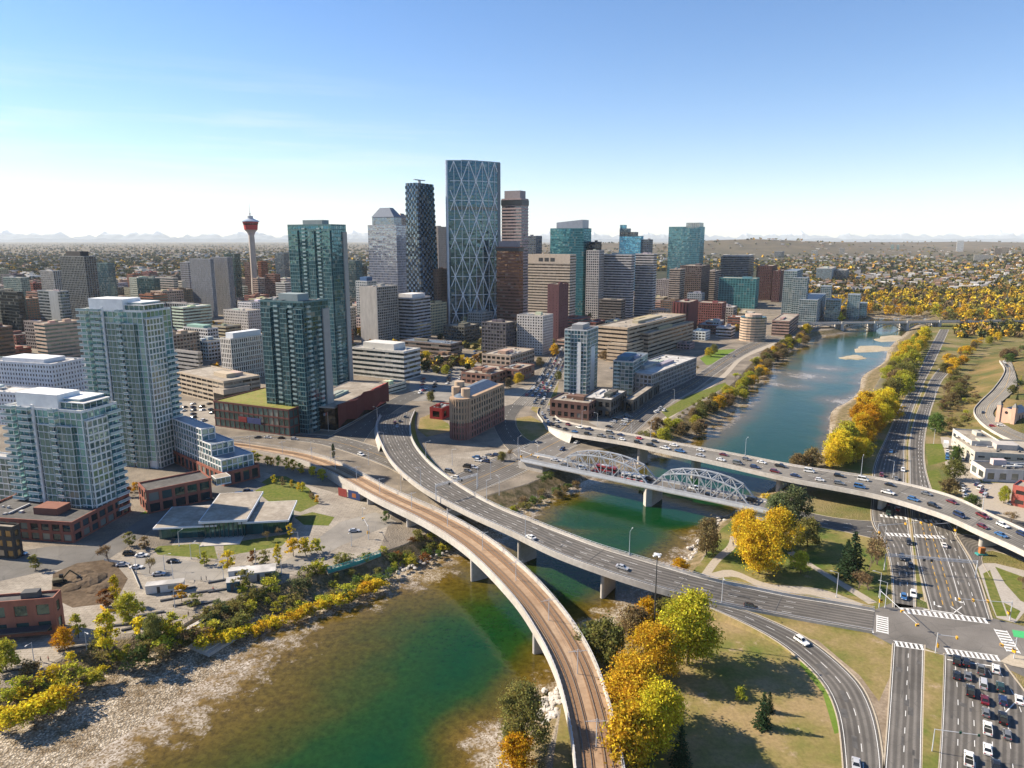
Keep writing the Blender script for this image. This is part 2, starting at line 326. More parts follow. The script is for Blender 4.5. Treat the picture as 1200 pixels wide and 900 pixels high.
class Way:
    """a band between two edge lines; each edge is a list of (px, py, z) or of Vectors"""
    def __init__(s, L, Rr, step=3.0):
        c = lambda q: q if isinstance(q, Vector) else P(*q)
        l = crm([c(q) for q in L], 1.5); r = crm([c(q) for q in Rr], 1.5)
        ll = sum((a - b).length for a, b in zip(l, l[1:])); k = max(2, int(ll / step))
        s.L, _ = resample(l, k); s.R, _ = resample(r, k); s.k = k
        cm = [(a + b) / 2 for a, b in zip(s.L, s.R)]; s.cum = [0.0]
        for a, b in zip(cm, cm[1:]): s.cum.append(s.cum[-1] + (b - a).length)
        s.len = s.cum[-1]
    def at(s, d, t):
        d = min(max(d, 0), s.len); j = 0
        lo, hi = 0, s.k - 1
        while lo < hi:
            m = (lo + hi + 1) // 2
            if s.cum[m] <= d: lo = m
            else: hi = m - 1
        j = lo; q = (d - s.cum[j]) / max(1e-9, s.cum[j + 1] - s.cum[j])
        return s.L[j].lerp(s.L[j + 1], q).lerp(s.R[j].lerp(s.R[j + 1], q), t)
    def dir(s, d, t=.5):
        a = s.at(max(0, d - 1), t); b = s.at(min(s.len, d + 1), t); return (b - a).normalized()
    def width(s, d): return (s.at(d, 0) - s.at(d, 1)).length
    def sheet(s, mb, z=0.0, t0=0.0, t1=1.0, m=0):
        n = len(mb.v)
        if n == 0:
            mb.uv = []
            for i, (a, b) in enumerate(zip(s.L, s.R)): w_ = (a - b).length; mb.uv += [(t0 * w_ + 1, s.cum[i]), (t1 * w_ + 1, s.cum[i])]
        for a, b in zip(s.L, s.R):
            p = a.lerp(b, t0); q = a.lerp(b, t1); mb.v += [(p.x, p.y, p.z + z), (q.x, q.y, q.z + z)]
        for i in range(s.k):
            mb.f.append((n + 2 * i, n + 2 * i + 1, n + 2 * i + 3, n + 2 * i + 2)); mb.m.append(m)
        return mb
    def wall(s, mb, t, w, z0, z1, m=0, bottom=None, off=0.0):
        """upright band along the way at cross position t (shifted by off metres), w thick, from z0 to z1 over the surface (or down to the level bottom)"""
        n = len(mb.v)
        for i, (a, b) in enumerate(zip(s.L, s.R)):
            u = (b - a); u.z = 0; u.normalize(); c = a.lerp(b, t) + u * off
            lo = c.z + z0 if bottom is None else bottom
            for k, z in ((-.5, lo), (.5, lo), (.5, c.z + z1), (-.5, c.z + z1)):
                q = c + u * (w * k); mb.v.append((q.x, q.y, z))
        for i in range(s.k):
            o = n + 4 * i
            for a, b in ((0, 1), (1, 2), (2, 3), (3, 0)): mb.f.append((o + a, o + b, o + 4 + b, o + 4 + a)); mb.m.append(m)
        mb.f.append((n, n + 1, n + 2, n + 3)); mb.m.append(m); e = n + 4 * s.k; mb.f.append((e + 3, e + 2, e + 1, e)); mb.m.append(m)
        return mb
    def slab(s, mb, t0, t1, z0, z1, m=0, step=1):
        n = len(mb.v)
        for a, b in zip(s.L, s.R):
            p = a.lerp(b, t0); q = a.lerp(b, t1)
            mb.v += [(p.x, p.y, p.z + z1), (q.x, q.y, q.z + z1), (q.x, q.y, q.z + z0), (p.x, p.y, p.z + z0)]
        for i in range(s.k):
            o = n + 4 * i
            for a, b in ((0, 1), (1, 2), (2, 3), (3, 0)): mb.f.append((o + a, o + b, o + 4 + b, o + 4 + a)); mb.m.append(m)
        mb.f.append((n, n + 1, n + 2, n + 3)); mb.m.append(m); e = n + 4 * s.k; mb.f.append((e + 3, e + 2, e + 1, e)); mb.m.append(m)
        return mb
    def dashes(s, mb, t, z=.02, on=3.0, off=6.0, w=.16, m=0, d0=0.0, d1=None):
        d1 = s.len if d1 is None else d1; d = d0
        while d < d1 - on:
            wt = w / max(1, s.width(d)); a = s.at(d, t); b = s.at(d + on, t); mid = s.at(d + on / 2, t)
            for x, y in ((a, mid), (mid, b)):
                v = (y - x); v.z = 0; v.normalize(); u = Vector((-v.y, v.x, 0)) * (w / 2)
                mb.face([(q.x, q.y, q.z + z) for q in (x - u, y - u, y + u, x + u)], m)
            d += on + off
        return mb
    def line(s, mb, t, z=.02, w=.16, m=0, d0=0.0, d1=None):
        d1 = s.len if d1 is None else d1; k = max(1, int((d1 - d0) / 4)); prev = None
        for i in range(k + 1):
            d = d0 + (d1 - d0) * i / k; c = s.at(d, t); v = s.dir(d, t); u = Vector((-v.y, v.x, 0)).normalized() * (w / 2)
            cur = (c - u + Vector((0, 0, z)), c + u + Vector((0, 0, z)))
            if prev: mb.face([prev[0], cur[0], cur[1], prev[1]], m)
            prev = cur
        return mb
    def kerbs(s, mb, h=.14, w=.35, sides=(0, 1)):
        for t in sides: s.wall(mb, t, w, -.3, h, 0, None, -w / 2 if t == 0 else w / 2)
        return mb
def sheet(name, px, z=.012, mat='pave', k='structure', step=None):
    """a flat sheet over the ground from an outline of (px, py) points"""
    ZK[0] += 1; z += ZK[0] * .0002; pts = [P(a, b, z) for a, b in px]
    if step: pts = crm(pts + [pts[0]], step)[:-1]
    return poly_sheet(name, pts, mat, z)
def poly_sheet(name, pts, mat, z, thick=0.0):
    vs = [Vector((p[0], p[1])) for p in pts]; k = len(vs)
    r = delaunay_2d_cdt(vs, [], [list(range(k))], 1, 1e-4)
    mb = MB(); mb.v = [(q.x, q.y, z) for q in r[0]]; mb.f = [tuple(f) for f in r[2]]
    a = 0
    mb.f = [f if (r[0][f[1]] - r[0][f[0]]).cross(r[0][f[2]] - r[0][f[0]]) > 0 else f[::-1] for f in mb.f]
    mb.m = [0] * len(mb.f)
    o = mb.build(name, M[mat]); struct(o); return o
# ================================================================== the land and the river
WZ = -5.0
def px_line(pts, z): return [P(a, b, z) for a, b in pts]
lt = px_line([(-30, 836), (45, 790), (82, 767), (112, 750), (200, 741), (232, 721), (300, 693), (375, 668), (445, 648), (500, 625), (555, 586), (620, 566), (655, 549), (690, 530), (755, 513), (800, 488), (830, 468), (862, 446), (880, 426), (912, 403), (937, 393), (950, 388.5), (975, 386)], 0)
lw = px_line([(20, 930), (135, 868), (215, 815), (288, 760), (334, 724), (364, 708), (397, 697), (437, 678), (475, 663), (525, 642), (565, 622), (625, 588), (687, 563), (740, 537), (765, 532), (807, 516), (840, 493), (860, 482), (877, 457), (913, 421), (945, 402), (962, 395), (985, 391)], WZ)
rw = px_line([(560, 960), (588, 905), (632, 836), (648, 808), (672, 770), (690, 742), (725, 722), (757, 698), (780, 676), (804, 658), (812, 645), (832, 622), (856, 602), (885, 585), (906, 571), (930, 547), (957, 540), (971, 510), (975, 482), (995, 470), (1007, 457), (1012, 440), (1036, 424), (1042, 408), (1060, 391)], WZ)
rt = px_line([(620, 960), (640, 910), (657, 832), (690, 800), (717, 765), (742, 747), (762, 728), (782, 698), (817, 672), (826, 650), (850, 622), (872, 604), (897, 591), (912, 578), (940, 560), (968, 545), (990, 525), (990, 500), (1004, 480), (1018, 466), (1030, 446), (1044, 426), (1066, 404), (1080, 391)], 0)
def cont(l, d0, n0, d1, n1): # carry the bank on beyond the frame at both ends
    l = [l[0] + Vector(d0) * k for k in range(n0, 0, -1)] + l + [l[-1] + Vector(d1) * k for k in range(1, n1 + 1)]
    return l
near = (-52, -26, 0); far = (48, 66, 0)
lt = cont(lt, near, 12, far, 3); lw = cont(lw, near, 12, far, 3); rw = cont(rw, near, 12, far, 3); rt = cont(rt, near, 12, far, 3)
def smooth(l): return crm(l, 9.0)
lt, lw, rw, rt = smooth(lt), smooth(lw), smooth(rw), smooth(rt)
def off(l, d):
    out = []
    for i, p in enumerate(l):
        v = l[min(i + 1, len(l) - 1)] - l[max(i - 1, 0)]; v.z = 0; v.normalize(); out.append(Vector((p.x - v.y * d, p.y + v.x * d, 0)))
    return out
lb = off(lw, -7.0); rb = off(rw, 7.0)
def hills(x, y):
    r = math.hypot(x, y); h = 0.0
    # grassy bluff beside the riverside drive, crossed by a curving road
    if 300 < y < 1000 and x > 150:
        d = None
        for p, q in zip(BLUFF, BLUFF[1:]):
            vx, vy = q.x - p.x, q.y - p.y; L_ = math.hypot(vx, vy); t = ((x - p.x) * vx + (y - p.y) * vy) / (L_ * L_)
            if -0.001 <= t <= 1.001 or (t < 0 and p is BLUFF[0]) or (t > 1 and q is BLUFF[-1]):
                e_ = (vy * (x - p.x) - vx * (y - p.y)) / L_
                if d is None or abs(e_) < abs(d): d = e_
        if d is not None and d > 9:
            s_ = x * .5 + y * .866; f = sstep(9, 50, d) * sstep(BS0, BS0 + 55, s_) * (1 - sstep(BS1, BS1 + 130, s_)) * (1 - sstep(200, 420, d))
            h = 11.0 * f
    # escarpment north of the river further up the valley
    e = (x - 0.62 * y) ; h += 38 / (1 + math.exp(max(-50, min(50, -(e - 210) / 60)))) * min(1, max(0, (y - 1150) / 500)) 
    # broad mesa in the distance
    for (cx_, cy_, rx, ry, hh) in ((2250, 7000, 1150, 800, 118), (3000, 7900, 1500, 900, 100), (5200, 9500, 2600, 900, 90), (900, 8200, 1300, 800, 80)):
        q = ((x - cx_) / rx) ** 2 + ((y - cy_) / ry) ** 2; h = max(h, hh * math.exp(-min(q, 20) ** 1.5))
    if r > 4000: h += 9 * math.sin(x / 900 + 1) * math.sin(y / 1300) + 8 * math.sin(x / 310) * math.cos(y / 420 + 2)
    return h
def sstep(a, b, x): t = max(0.0, min(1.0, (x - a) / (b - a))); return t * t * (3 - 2 * t)
BLUFF = [P(1097, 540), P(1092, 505), P(1099, 472), P(1112, 446), P(1136, 421), P(1165, 408)]
q_ = P(1120, 520); BS0 = q_.x * .5 + q_.y * .866; q_ = P(1130, 418); BS1 = q_.x * .5 + q_.y * .866
def hz(x, y): return max(0.0, hills(x, y))
def G(px, py):
    """point of the land seen at this place of the view"""
    lo_, hi_ = 19.0, 0.0
    z = lo_
    while z > -0.01:
        p = P(px, py, z)
        if hz(p.x, p.y) >= z: break
        z -= .15
    z = max(0.0, z); return P(px, py, z)
vs, zs, ed = [], [], []
def chain(l, z, m=1):
    s = len(vs)
    for p in l: vs.append(Vector((p.x, p.y))); zs.append(z)
    for i in range(len(l) - 1): ed.append((s + i, s + i + 1))
    return s, len(vs) - 1
ends = [chain(lt, 0), chain(lw, WZ), chain(lb, -6.6), chain(rb, -6.6), chain(rw, WZ), chain(rt, 0)]
foot = crm(px_line([(-60, 905), (0, 858), (40, 842), (80, 817), (130, 787), (200, 758), (250, 741), (300, 721), (330, 708)], -4.1), 9.0); chain(foot, -4.1)
for a, b in zip(ends, ends[1:]): ed.append((a[0], b[0])); ed.append((a[1], b[1]))
RIVER_POLY = [(p.x, p.y) for p in lt] + [(p.x, p.y) for p in reversed(rt)]
def inside(x, y, poly):
    c = False; j = len(poly) - 1
    for i in range(len(poly)):
        xi, yi = poly[i]; xj, yj = poly[j]
        if (yi > y) != (yj > y) and x < (xj - xi) * (y - yi) / (yj - yi) + xi: c = not c
        j = i
    return c
BIG = 70000
for x, y in ((-BIG, -6000), (BIG, -6000), (BIG, BIG), (-BIG, BIG)): vs.append(Vector((x, y))); zs.append(0)
k = len(vs); ed += [(k - 4, k - 3), (k - 3, k - 2), (k - 2, k - 1), (k - 1, k - 4)]
def grid(x0, x1, y0, y1, st, cond=lambda x, y: True):
    y = y0
    while y <= y1:
        x = x0
        while x <= x1:
            if cond(x, y) and not inside(x, y, RIVER_POLY): vs.append(Vector((x + RND.uniform(-.1, .1), y + RND.uniform(-.1, .1)))); zs.append(hz(x, y))
            x += st
        y += st
grid(190, 600, 300, 900, 10)
grid(-1500, 3200, 1000, 3600, 130)
grid(-14000, 14000, 3800, 13000, 420)
grid(-30000, 30000, 14000, 30000, 3000)
r_ = delaunay_2d_cdt(vs, ed, [], 0, 1e-5)
zz = []
for i, q in enumerate(r_[0]):
    o = r_[3][i]; zz.append(zs[o[0]] if o else 0.0)
mb = MB(); mb.v = [(q.x, q.y, z) for q, z in zip(r_[0], zz)]
for f in r_[2]:
    a, b, c = (r_[0][i] for i in f[:3]); mb.f.append(tuple(f) if (b - a).cross(c - a) > 0 else tuple(f[::-1])); mb.m.append(0)
# ground material: town paving near by, dry grass on slopes, stones towards the water, mottled suburbs far off
n = N('ground_cover'); p = n.pos(); sep = n.n('SeparateXYZ'); n.l(p, sep.inputs[0])
dist = n.n('VectorMath', operation='LENGTH'); n.l(p, dist.inputs[0])
f1 = n.noise(p, .05, 5, .6); f2 = n.noise(p, .9, 5, .7); f3 = n.noise(p, .006, 6, .65)
town = n.ramp(f1, [(.3, (.115, .10, .082)), (.5, (.20, .172, .138)), (.7, (.30, .255, .20))]); town = n.mix(.4, town, n.ramp(f2, [(.3, .6), (.7, 1.3)]), 'MULTIPLY')
burb = n.ramp(n.noise(p, .022, 6, .75), [(.3, (.02, .027, .016)), (.5, (.035, .04, .022)), (.62, (.075, .06, .03)), (.66, (.075, .065, .05)), (.8, (.24, .22, .2))])
wild = n.ramp(f3, [(.3, (.075, .065, .048)), (.5, (.13, .10, .068)), (.7, (.19, .145, .095))])
burb = n.mix(n.ramp(dist.outputs['Value'], [(0, 0), (1, 1)]), burb, burb)
mr = n.n('MapRange'); n.l(dist.outputs['Value'], mr.inputs[0]); mr.inputs[1].default_value = 1300; mr.inputs[2].default_value = 1900
mr2 = n.n('MapRange'); n.l(dist.outputs['Value'], mr2.inputs[0]); mr2.inputs[1].default_value = 4200; mr2.inputs[2].default_value = 7500
c = n.mix(mr.outputs[0], town, burb); c = n.mix(n.math('MULTIPLY', mr2.outputs[0], .8), c, wild)
bank_r = n.n('MapRange'); n.l(n.math('ADD', n.math('SUBTRACT', sep.outputs[0], n.math('MULTIPLY', sep.outputs[1], .64)), n.math('MULTIPLY', f1, 20.0)), bank_r.inputs[0]); bank_r.inputs[1].default_value = -62; bank_r.inputs[2].default_value = -50
grassy = n.mix(.5, n.ramp(n.noise(p, .03, 5, .65), [(.36, (.09, .11, .03)), (.5, (.16, .14, .05)), (.64, (.24, .185, .095))]), n.ramp(f2, [(.3, .55), (.7, 1.4)]), 'MULTIPLY')
c = n.mix(n.math('MULTIPLY', bank_r.outputs[0], n.math('LESS_THAN', sep.outputs[1], 1250)), c, grassy)
hill = n.math('MULTIPLY', n.math('GREATER_THAN', sep.outputs[2], .05), n.math('LESS_THAN', sep.outputs[1], 1100))
c = n.mix(hill, c, n.mix(.45, n.ramp(n.noise(p, .035, 4, .6), [(.35, (.085, .095, .028)), (.5, (.14, .115, .04)), (.65, (.22, .15, .065))]), n.ramp(f2, [(.3, .6), (.7, 1.3)]), 'MULTIPLY'))
vor = n.n('TexVoronoi'); n.l(p, vor.inputs['Vector']); vor.inputs['Scale'].default_value = 1.9
vcol = n.ramp(vor.outputs['Color'], [(.1, (.24, .185, .12)), (.5, (.43, .36, .265)), (.9, (.68, .60, .48))])
vcol = n.mix(n.ramp(n.noise(p, .13, 6, .75), [(.45, 0), (.62, .85)]), vcol, (.17, .115, .055))
vcol = n.mix(1, vcol, n.ramp(vor.outputs['Distance'], [(.1, 1.1), (.7, .45)]), 'MULTIPLY')
earth = n.ramp(n.noise(p, .3, 5, .7), [(.35, (.07, .065, .028)), (.5, (.14, .11, .055)), (.65, (.24, .18, .11))])
below = n.n('MapRange'); n.l(sep.outputs[2], below.inputs[0]); below.inputs[1].default_value = -.05; below.inputs[2].default_value = -.4
stone = n.n('MapRange'); n.l(n.math('ADD', sep.outputs[2], n.math('MULTIPLY', f2, 1.6)), stone.inputs[0]); stone.inputs[1].default_value = -2.4; stone.inputs[2].default_value = -3.4
c = n.mix(below.outputs[0], c, n.mix(stone.outputs[0], earth, vcol))
n.pbr(c, .95, 0, .15, n.bump(n.math('ADD', vor.outputs['Distance'], f2), .5, .5)); M['ground'] = n.m; M['bar'] = mat_noise('river_gravel', (.30, .25, .17), (.48, .42, .32), .6, .95, big=(.1, (.8, .78, .7)))
ground = struct(mb.build('ground', M['ground']))
# water: shallows over gravel near the banks, deep green in the channel, sky-blue where it lies flat to the eye
wv, we = [], []
def wchain(l, d):
    s = len(wv)
    for q in l: wv.append(Vector((q.x, q.y))); wd.append(d)
    for i in range(len(l) - 1): we.append((s + i, s + i + 1))
    return s, len(wv) - 1
wd = []
ol = off(lw, 4.0); orr = off(rw, -4.0)
a = wchain(ol, 0.0); b = wchain(orr, 0.0); we += [(a[0], b[0]), (a[1], b[1])]
poly = [(q.x, q.y) for q in ol] + [(q.x, q.y) for q in reversed(orr)]
xs = [q[0] for q in poly]; ys = [q[1] for q in poly]
def seg_d(x, y, l):
    m = 1e9
    for i in range(0, len(l) - 1):
        a, b = l[i], l[i + 1]; vx, vy = b.x - a.x, b.y - a.y; t = max(0, min(1, ((x - a.x) * vx + (y - a.y) * vy) / (vx * vx + vy * vy + 1e-9)))
        d = (x - a.x - t * vx) ** 2 + (y - a.y - t * vy) ** 2
        if d < m: m = d
    return math.sqrt(m)
BARS = [(*P(a, b, WZ).xy, r) for a, b, r in ((945, 440, 70), (970, 432, 50), (925, 452, 45), (1024, 409, 40), (1000, 419, 30), (1048, 397, 40), (985, 470, 45), (575, 870, 30))]
y = -260.0
while y < 1100:
    x = -560.0; st = 7 if y < 420 else 14
    while x < 640:
        if inside(x, y, poly):
            dl, dr = seg_d(x, y, lw), seg_d(x, y, rw); dm = min(dl, dr)
            if dm > 4:
                # broad shelf on the town side below the bridges, narrow on the park side
                kl = 80.0 if y < 300 else 40.0; kr = 34.0 if y < 300 else 14.0; dd = min(dl / kl, dr / kr)
                for bx, by, br in BARS: dd = min(dd, ((x - bx) ** 2 + (y - by) ** 2) ** .5 / br)
                wv.append(Vector((x, y))); wd.append(max(0.0, min(1.0, dd)))
        x += st
    y += st
r_ = delaunay_2d_cdt(wv, we, [], 1, 1e-5)
mb = MB(); mb.v = [(q.x, q.y, WZ) for q in r_[0]]; dep = [wd[o[0]] if o else 0.0 for o in r_[3]]
for f in r_[2]:
    q = [r_[0][i] for i in f[:3]]; c_ = (q[0] + q[1] + q[2]) / 3
    if inside(c_.x, c_.y, poly): mb.f.append(tuple(f) if (q[1] - q[0]).cross(q[2] - q[0]) > 0 else tuple(f[::-1])); mb.m.append(0)
n = N('river_water'); p = n.pos(); at = n.n('Attribute', attribute_name='depth'); 
wob = n.math('ADD', at.outputs['Fac'], n.math('MULTIPLY', n.math('SUBTRACT', n.noise(p, .018, 4, .6), .5), .6))
deep = n.ramp(wob, [(.0, (.18, .115, .04)), (.2, (.10, .066, .011)), (.40, (.055, .049, .006)), (.58, (.013, .042, .007)), (.85, (.003, .035, .010))])
vor = n.n('TexVoronoi'); n.l(p, vor.inputs['Vector']); vor.inputs['Scale'].default_value = 2.2
bedn = n.ramp(n.noise(p, .55, 6, .8), [(.34, .3), (.5, 1.0), (.68, 1.7)])
deep = n.mix(n.ramp(wob, [(.1, .9), (.8, .35)]), deep, n.mix(1, deep, bedn, 'MULTIPLY'))
stones = n.mix(n.ramp(n.math('ADD', wob, n.math('MULTIPLY', n.math('SUBTRACT', n.noise(p, .16, 6, .75), .5), .9)), [(.0, .9), (.12, .5), (.2, 0)]), deep, n.ramp(vor.outputs['Color'], [(.2, (.15, .11, .06)), (.8, (.50, .45, .38))]))
mp = scaled(n, p, 1, 1, 1)
rip = n.math('ADD', n.noise(mp, .55, 3, .6), n.math('MULTIPLY', n.noise(mp, .08, 3), 2.0))
n.pbr(stones, .10, 0, .34, n.bump(rip, .16, .5), IOR=1.33); M['water'] = n.m
water = struct(mb.build('water', M['water']))
at = water.data.attributes.new('depth', 'FLOAT', 'POINT'); at.data.foreach_set('value', dep)

for nm_, (x_, y_, rx_, ry_, a_) in enumerate(((1024, 409, 22, 40, .9), (1048, 397, 24, 44, .8), (1000, 419, 13, 22, .8))):
    c_ = P(x_, y_, WZ); mb = MB(); rg = random.Random(nm_); prev = None
    for f_, z_ in ((1.0, -.8), (.8, .25), (.45, .5)):
        ring_ = []
        for i in range(20): t = 6.283 * i / 20; r_w = 1 + .18 * math.sin(3 * t + nm_) + .1 * math.sin(7 * t); X, Y = rx_ * f_ * r_w * math.cos(t), ry_ * f_ * r_w * math.sin(t); ring_.append((X * math.cos(a_) + Y * math.sin(a_), -X * math.sin(a_) + Y * math.cos(a_), z_))
        if prev:
            for i in range(20): mb.face([prev[i], prev[(i + 1) % 20], ring_[(i + 1) % 20], ring_[i]])
        prev = ring_
    mb.face(prev); struct(mb.build('gravel_bar_terrain', M['bar'], None, c_))
# ================================================================== roads, paths, lawns
def road(name, L, Rr, mat='asphalt', z=.02, kerb=True, sides=(0, 1), step=3.0):
    w = Way([P(a, b, 0) for a, b in L] if not isinstance(L[0], Vector) else L, [P(a, b, 0) for a, b in Rr] if not isinstance(Rr[0], Vector) else Rr, step)
    ZK[0] += 1; z += ZK[0] * .0002; struct(w.sheet(MB(), z).build(name, M[mat]))
    if kerb: struct(w.kerbs(MB(), .14, .4, sides).build('kerb', M['kerb']))
    return w
MARK = {'white': MB(), 'yellow': MB(), 'green': MB()}
# broad pieces of town paving and ground cover (each about 4 mm over the one below)
Z0, Z1, Z2, Z3 = .004, .012, .02, .028
sheet('plaza_pavement', [(-30, 800), (45, 786), (112, 746), (200, 737), (232, 717), (300, 689), (375, 664), (445, 644), (460, 600), (420, 585), (330, 560), (285, 545), (262, 555), (240, 590), (200, 640), (120, 650), (40, 640), (-30, 640)], Z0, 'plaza')
sheet('lawn', [(295, 572), (318, 558), (335, 558), (362, 572), (374, 590), (352, 600), (318, 590)], Z1, 'grass')
sheet('lawn', [(345, 606), (366, 600), (392, 606), (385, 616), (356, 615)], Z1 + .004, 'grass')
sheet('lawn', [(186, 640), (250, 636), (255, 655), (185, 650), (180, 644)], Z1, 'grass')
sheet('lawn', [(262, 637), (322, 628), (345, 624), (330, 640), (262, 652)], Z1, 'grass')
sheet('lawn', [(163, 603), (190, 588), (215, 585), (200, 600)], Z1, 'grass_lush')
sheet('street', [(-40, 655), (60, 640), (115, 640), (160, 612), (200, 590), (245, 572), (295, 560), (312, 568), (278, 586), (190, 612), (150, 640), (120, 660), (40, 672), (-40, 690)], Z2, 'asphalt_new')
sheet('street', [(150, 655), (190, 652), (260, 664), (330, 660), (360, 640), (398, 612), (440, 600), (466, 612), (440, 622), (398, 640), (352, 668), (260, 682), (170, 676)], Z2, 'asphalt_light')
sheet('construction_ground', [(62, 672), (90, 660), (130, 655), (150, 678), (135, 706), (85, 712), (60, 700)], Z2, 'soil')
# street between the podium and the light-rail line
east_street = road('street', [(255, 522), (300, 514), (370, 520), (430, 538), (470, 556), (520, 588), (560, 612)], [(270, 512), (330, 509), (392, 511), (452, 527), (490, 543), (545, 580), (590, 604)], 'asphalt', Z3)
side_street = road('street', [(385, 512), (420, 493), (452, 472), (480, 458)], [(425, 520), (440, 500), (468, 478), (498, 462)], 'asphalt_new', Z2)
# wide lower riverside road
low_road = road('street', [(500, 572), (560, 545), (610, 524), (660, 502), (705, 506)], [(540, 584), (600, 560), (640, 541), (690, 517), (745, 510)], 'asphalt', Z2)
sheet('junction_pavement', [(590, 545), (600, 528), (630, 517), (668, 507), (690, 512), (655, 540), (640, 546)], Z3, 'asphalt')
side_road = road('street', [(583, 478), (578, 495), (590, 520), (606, 535)], [(622, 468), (604, 490), (612, 510), (632, 523)], 'asphalt_new', Z1 + .004)
fourth = road('street', [(650, 405), (640, 425), (625, 450), (600, 474)], [(676, 405), (665, 428), (650, 455), (640, 478)], 'asphalt_light', Z3 + .004)
river_ave = road('street', [(700, 511), (730, 487), (765, 465), (806, 446), (842, 422), (872, 405), (900, 393)], [(738, 513), (764, 490), (790, 471), (816, 456), (848, 432), (880, 412), (915, 397)], 'asphalt', Z2)
river_walk = road('path', [(752, 506), (787, 483), (812, 462), (845, 440), (868, 418), (900, 404), (935, 391)], [(757, 508), (793, 485), (817, 465), (850, 442), (872, 420), (905, 406), (940, 392)], 'path', Z1, False)
sheet('lawn', [(820, 420), (838, 410), (862, 409), (846, 424), (828, 428)], Z1, 'grass_lush')
sheet('lawn', [(775, 482), (806, 464), (850, 448), (852, 452), (812, 474), (782, 490)], Z1 + .004, 'grass')
sheet('lawn', [(605, 490), (622, 487), (650, 505), (664, 512), (635, 522), (612, 512), (606, 500)], Z1 + .004, 'grass_dry')
sheet('lawn', [(622, 480), (640, 448), (656, 440), (650, 480), (636, 488)], Z1 + .004, 'grass_dry')
sheet('parking_lot_pavement', [(500, 560), (505, 535), (545, 530), (600, 525), (596, 536), (545, 556), (520, 568)], Z1, 'plaza')
sheet('parking_lot_pavement', [(690, 495), (735, 485), (775, 480), (745, 496), (712, 506)], Z1, 'asphalt_light')
sheet('parking_lot_pavement', [(480, 470), (480, 432), (560, 424), (590, 440), (560, 452), (530, 470)], Z1, 'asphalt_light')
sheet('lawn', [(492, 490), (505, 485), (525, 496), (530, 505), (500, 512), (490, 504)], Z1 + .004, 'grass_dry')
sheet('parking_lot_pavement', [(560, 470), (600, 455), (640, 450), (620, 470), (595, 482)], Z1, 'plaza')
sheet('lawn', [(540, 400), (600, 396), (620, 402), (600, 410), (550, 410)], Z1, 'grass_dry')
sheet('parking_lot_pavement', [(205, 500), (210, 470), (255, 470), (262, 500)], Z1, 'plaza')
# park side
sheet('lawn', [(660, 815), (700, 765), (745, 740), (790, 700), (840, 716), (905, 735), (950, 775), (975, 815), (990, 870), (998, 960), (640, 960), (650, 880)], Z0, 'grass_dry')
sheet('lawn', [(936, 745), (965, 770), (985, 800), (1000, 830), (1012, 850), (978, 860), (964, 812), (938, 780)], Z1, 'grass_lush')
sheet('lawn', [(880, 725), (960, 728), (1020, 741), (1045, 757), (1042, 800), (1032, 838), (1000, 800), (945, 752)], Z0, 'grass_dry')
sheet('verge_dirt', [(945, 748), (958, 750), (1008, 792), (1030, 822), (1044, 790), (1046, 820), (1036, 880), (1030, 880), (1010, 815), (985, 780)], Z1 + .004, 'dirt')
sheet('lawn', [(800, 684), (824, 655), (845, 620), (870, 600), (905, 590), (1030, 617), (1040, 660), (1036, 712), (960, 702), (880, 690), (830, 690)], Z0, 'park_grass')
sheet('lawn', [(845, 690), (900, 682), (980, 694), (1025, 704), (1022, 716), (950, 705), (890, 696)], Z1, 'grass_dry')
park_path = road('path', [(818, 678), (835, 655), (852, 640), (856, 628)], [(828, 680), (844, 658), (862, 642), (864, 630)], 'path', Z2, False)
park_path2 = road('path', [(832, 672), (858, 668), (900, 684), (960, 690), (1012, 708)], [(832, 680), (862, 676), (900, 692), (955, 698), (1000, 715)], 'path', Z2 + .004, False)
park_path3 = road('path', [(922, 648), (950, 665), (990, 690), (1018, 708)], [(930, 646), (957, 664), (998, 688), (1028, 706)], 'path', Z3, False)
sheet('lawn', [(1046, 545), (1010, 560), (985, 565), (960, 556), (985, 540), (1005, 520), (1030, 500), (1050, 480), (1060, 460), (1072, 440), (1056, 480), (1042, 520)], Z1, 'grass_dry')
trail_road = road('street', [(893, 594), (940, 600), (985, 608), (1032, 612)], [(880, 602), (935, 612), (985, 622), (1036, 634)], 'asphalt_new', Z2)
# riverside drive: two carriageways
drive_w = road('street', [(1047, 712), (1045, 672), (1038, 640), (1022, 610), (1023, 575), (1025, 545), (1040, 510), (1055, 477), (1074, 442), (1094, 400), (1102, 386)], [(1072, 712), (1072, 677), (1068, 640), (1062, 590), (1060, 547), (1061, 515), (1069, 482), (1082, 450), (1092, 430), (1106, 400), (1112, 386)], 'asphalt', Z2)
drive_e = road('street', [(1090, 716), (1080, 677), (1072, 640), (1067, 590), (1066, 545), (1067, 512), (1077, 475), (1090, 446), (1103, 430), (1120, 418)], [(1162, 726), (1142, 665), (1122, 630), (1098, 590), (1084, 547), (1084, 510), (1092, 477), (1104, 446), (1118, 432), (1130, 420)], 'asphalt', Z2)
for px in ([(1053, 545), (1062, 515), (1064, 540), (1063, 546)], [(1056, 512), (1064, 490), (1074, 468), (1070, 500), (1064, 514)]):
    pass
med = Way([P(1073, 700), P(1069, 640), P(1063, 590), P(1061.5, 547), P(1062.5, 515), P(1070, 484), P(1082, 452)], [P(1086, 706), P(1074, 650), P(1066, 590), P(1065, 547), P(1066, 515), P(1075, 484), P(1089, 452)])
struct(med.slab(MB(), 0.05, 0.95, -.2, .15).build('median_kerb', M['kerb']))
struct(med.sheet(MB(), .157, .2, .8).build('median_grass', M['grass_dry']))
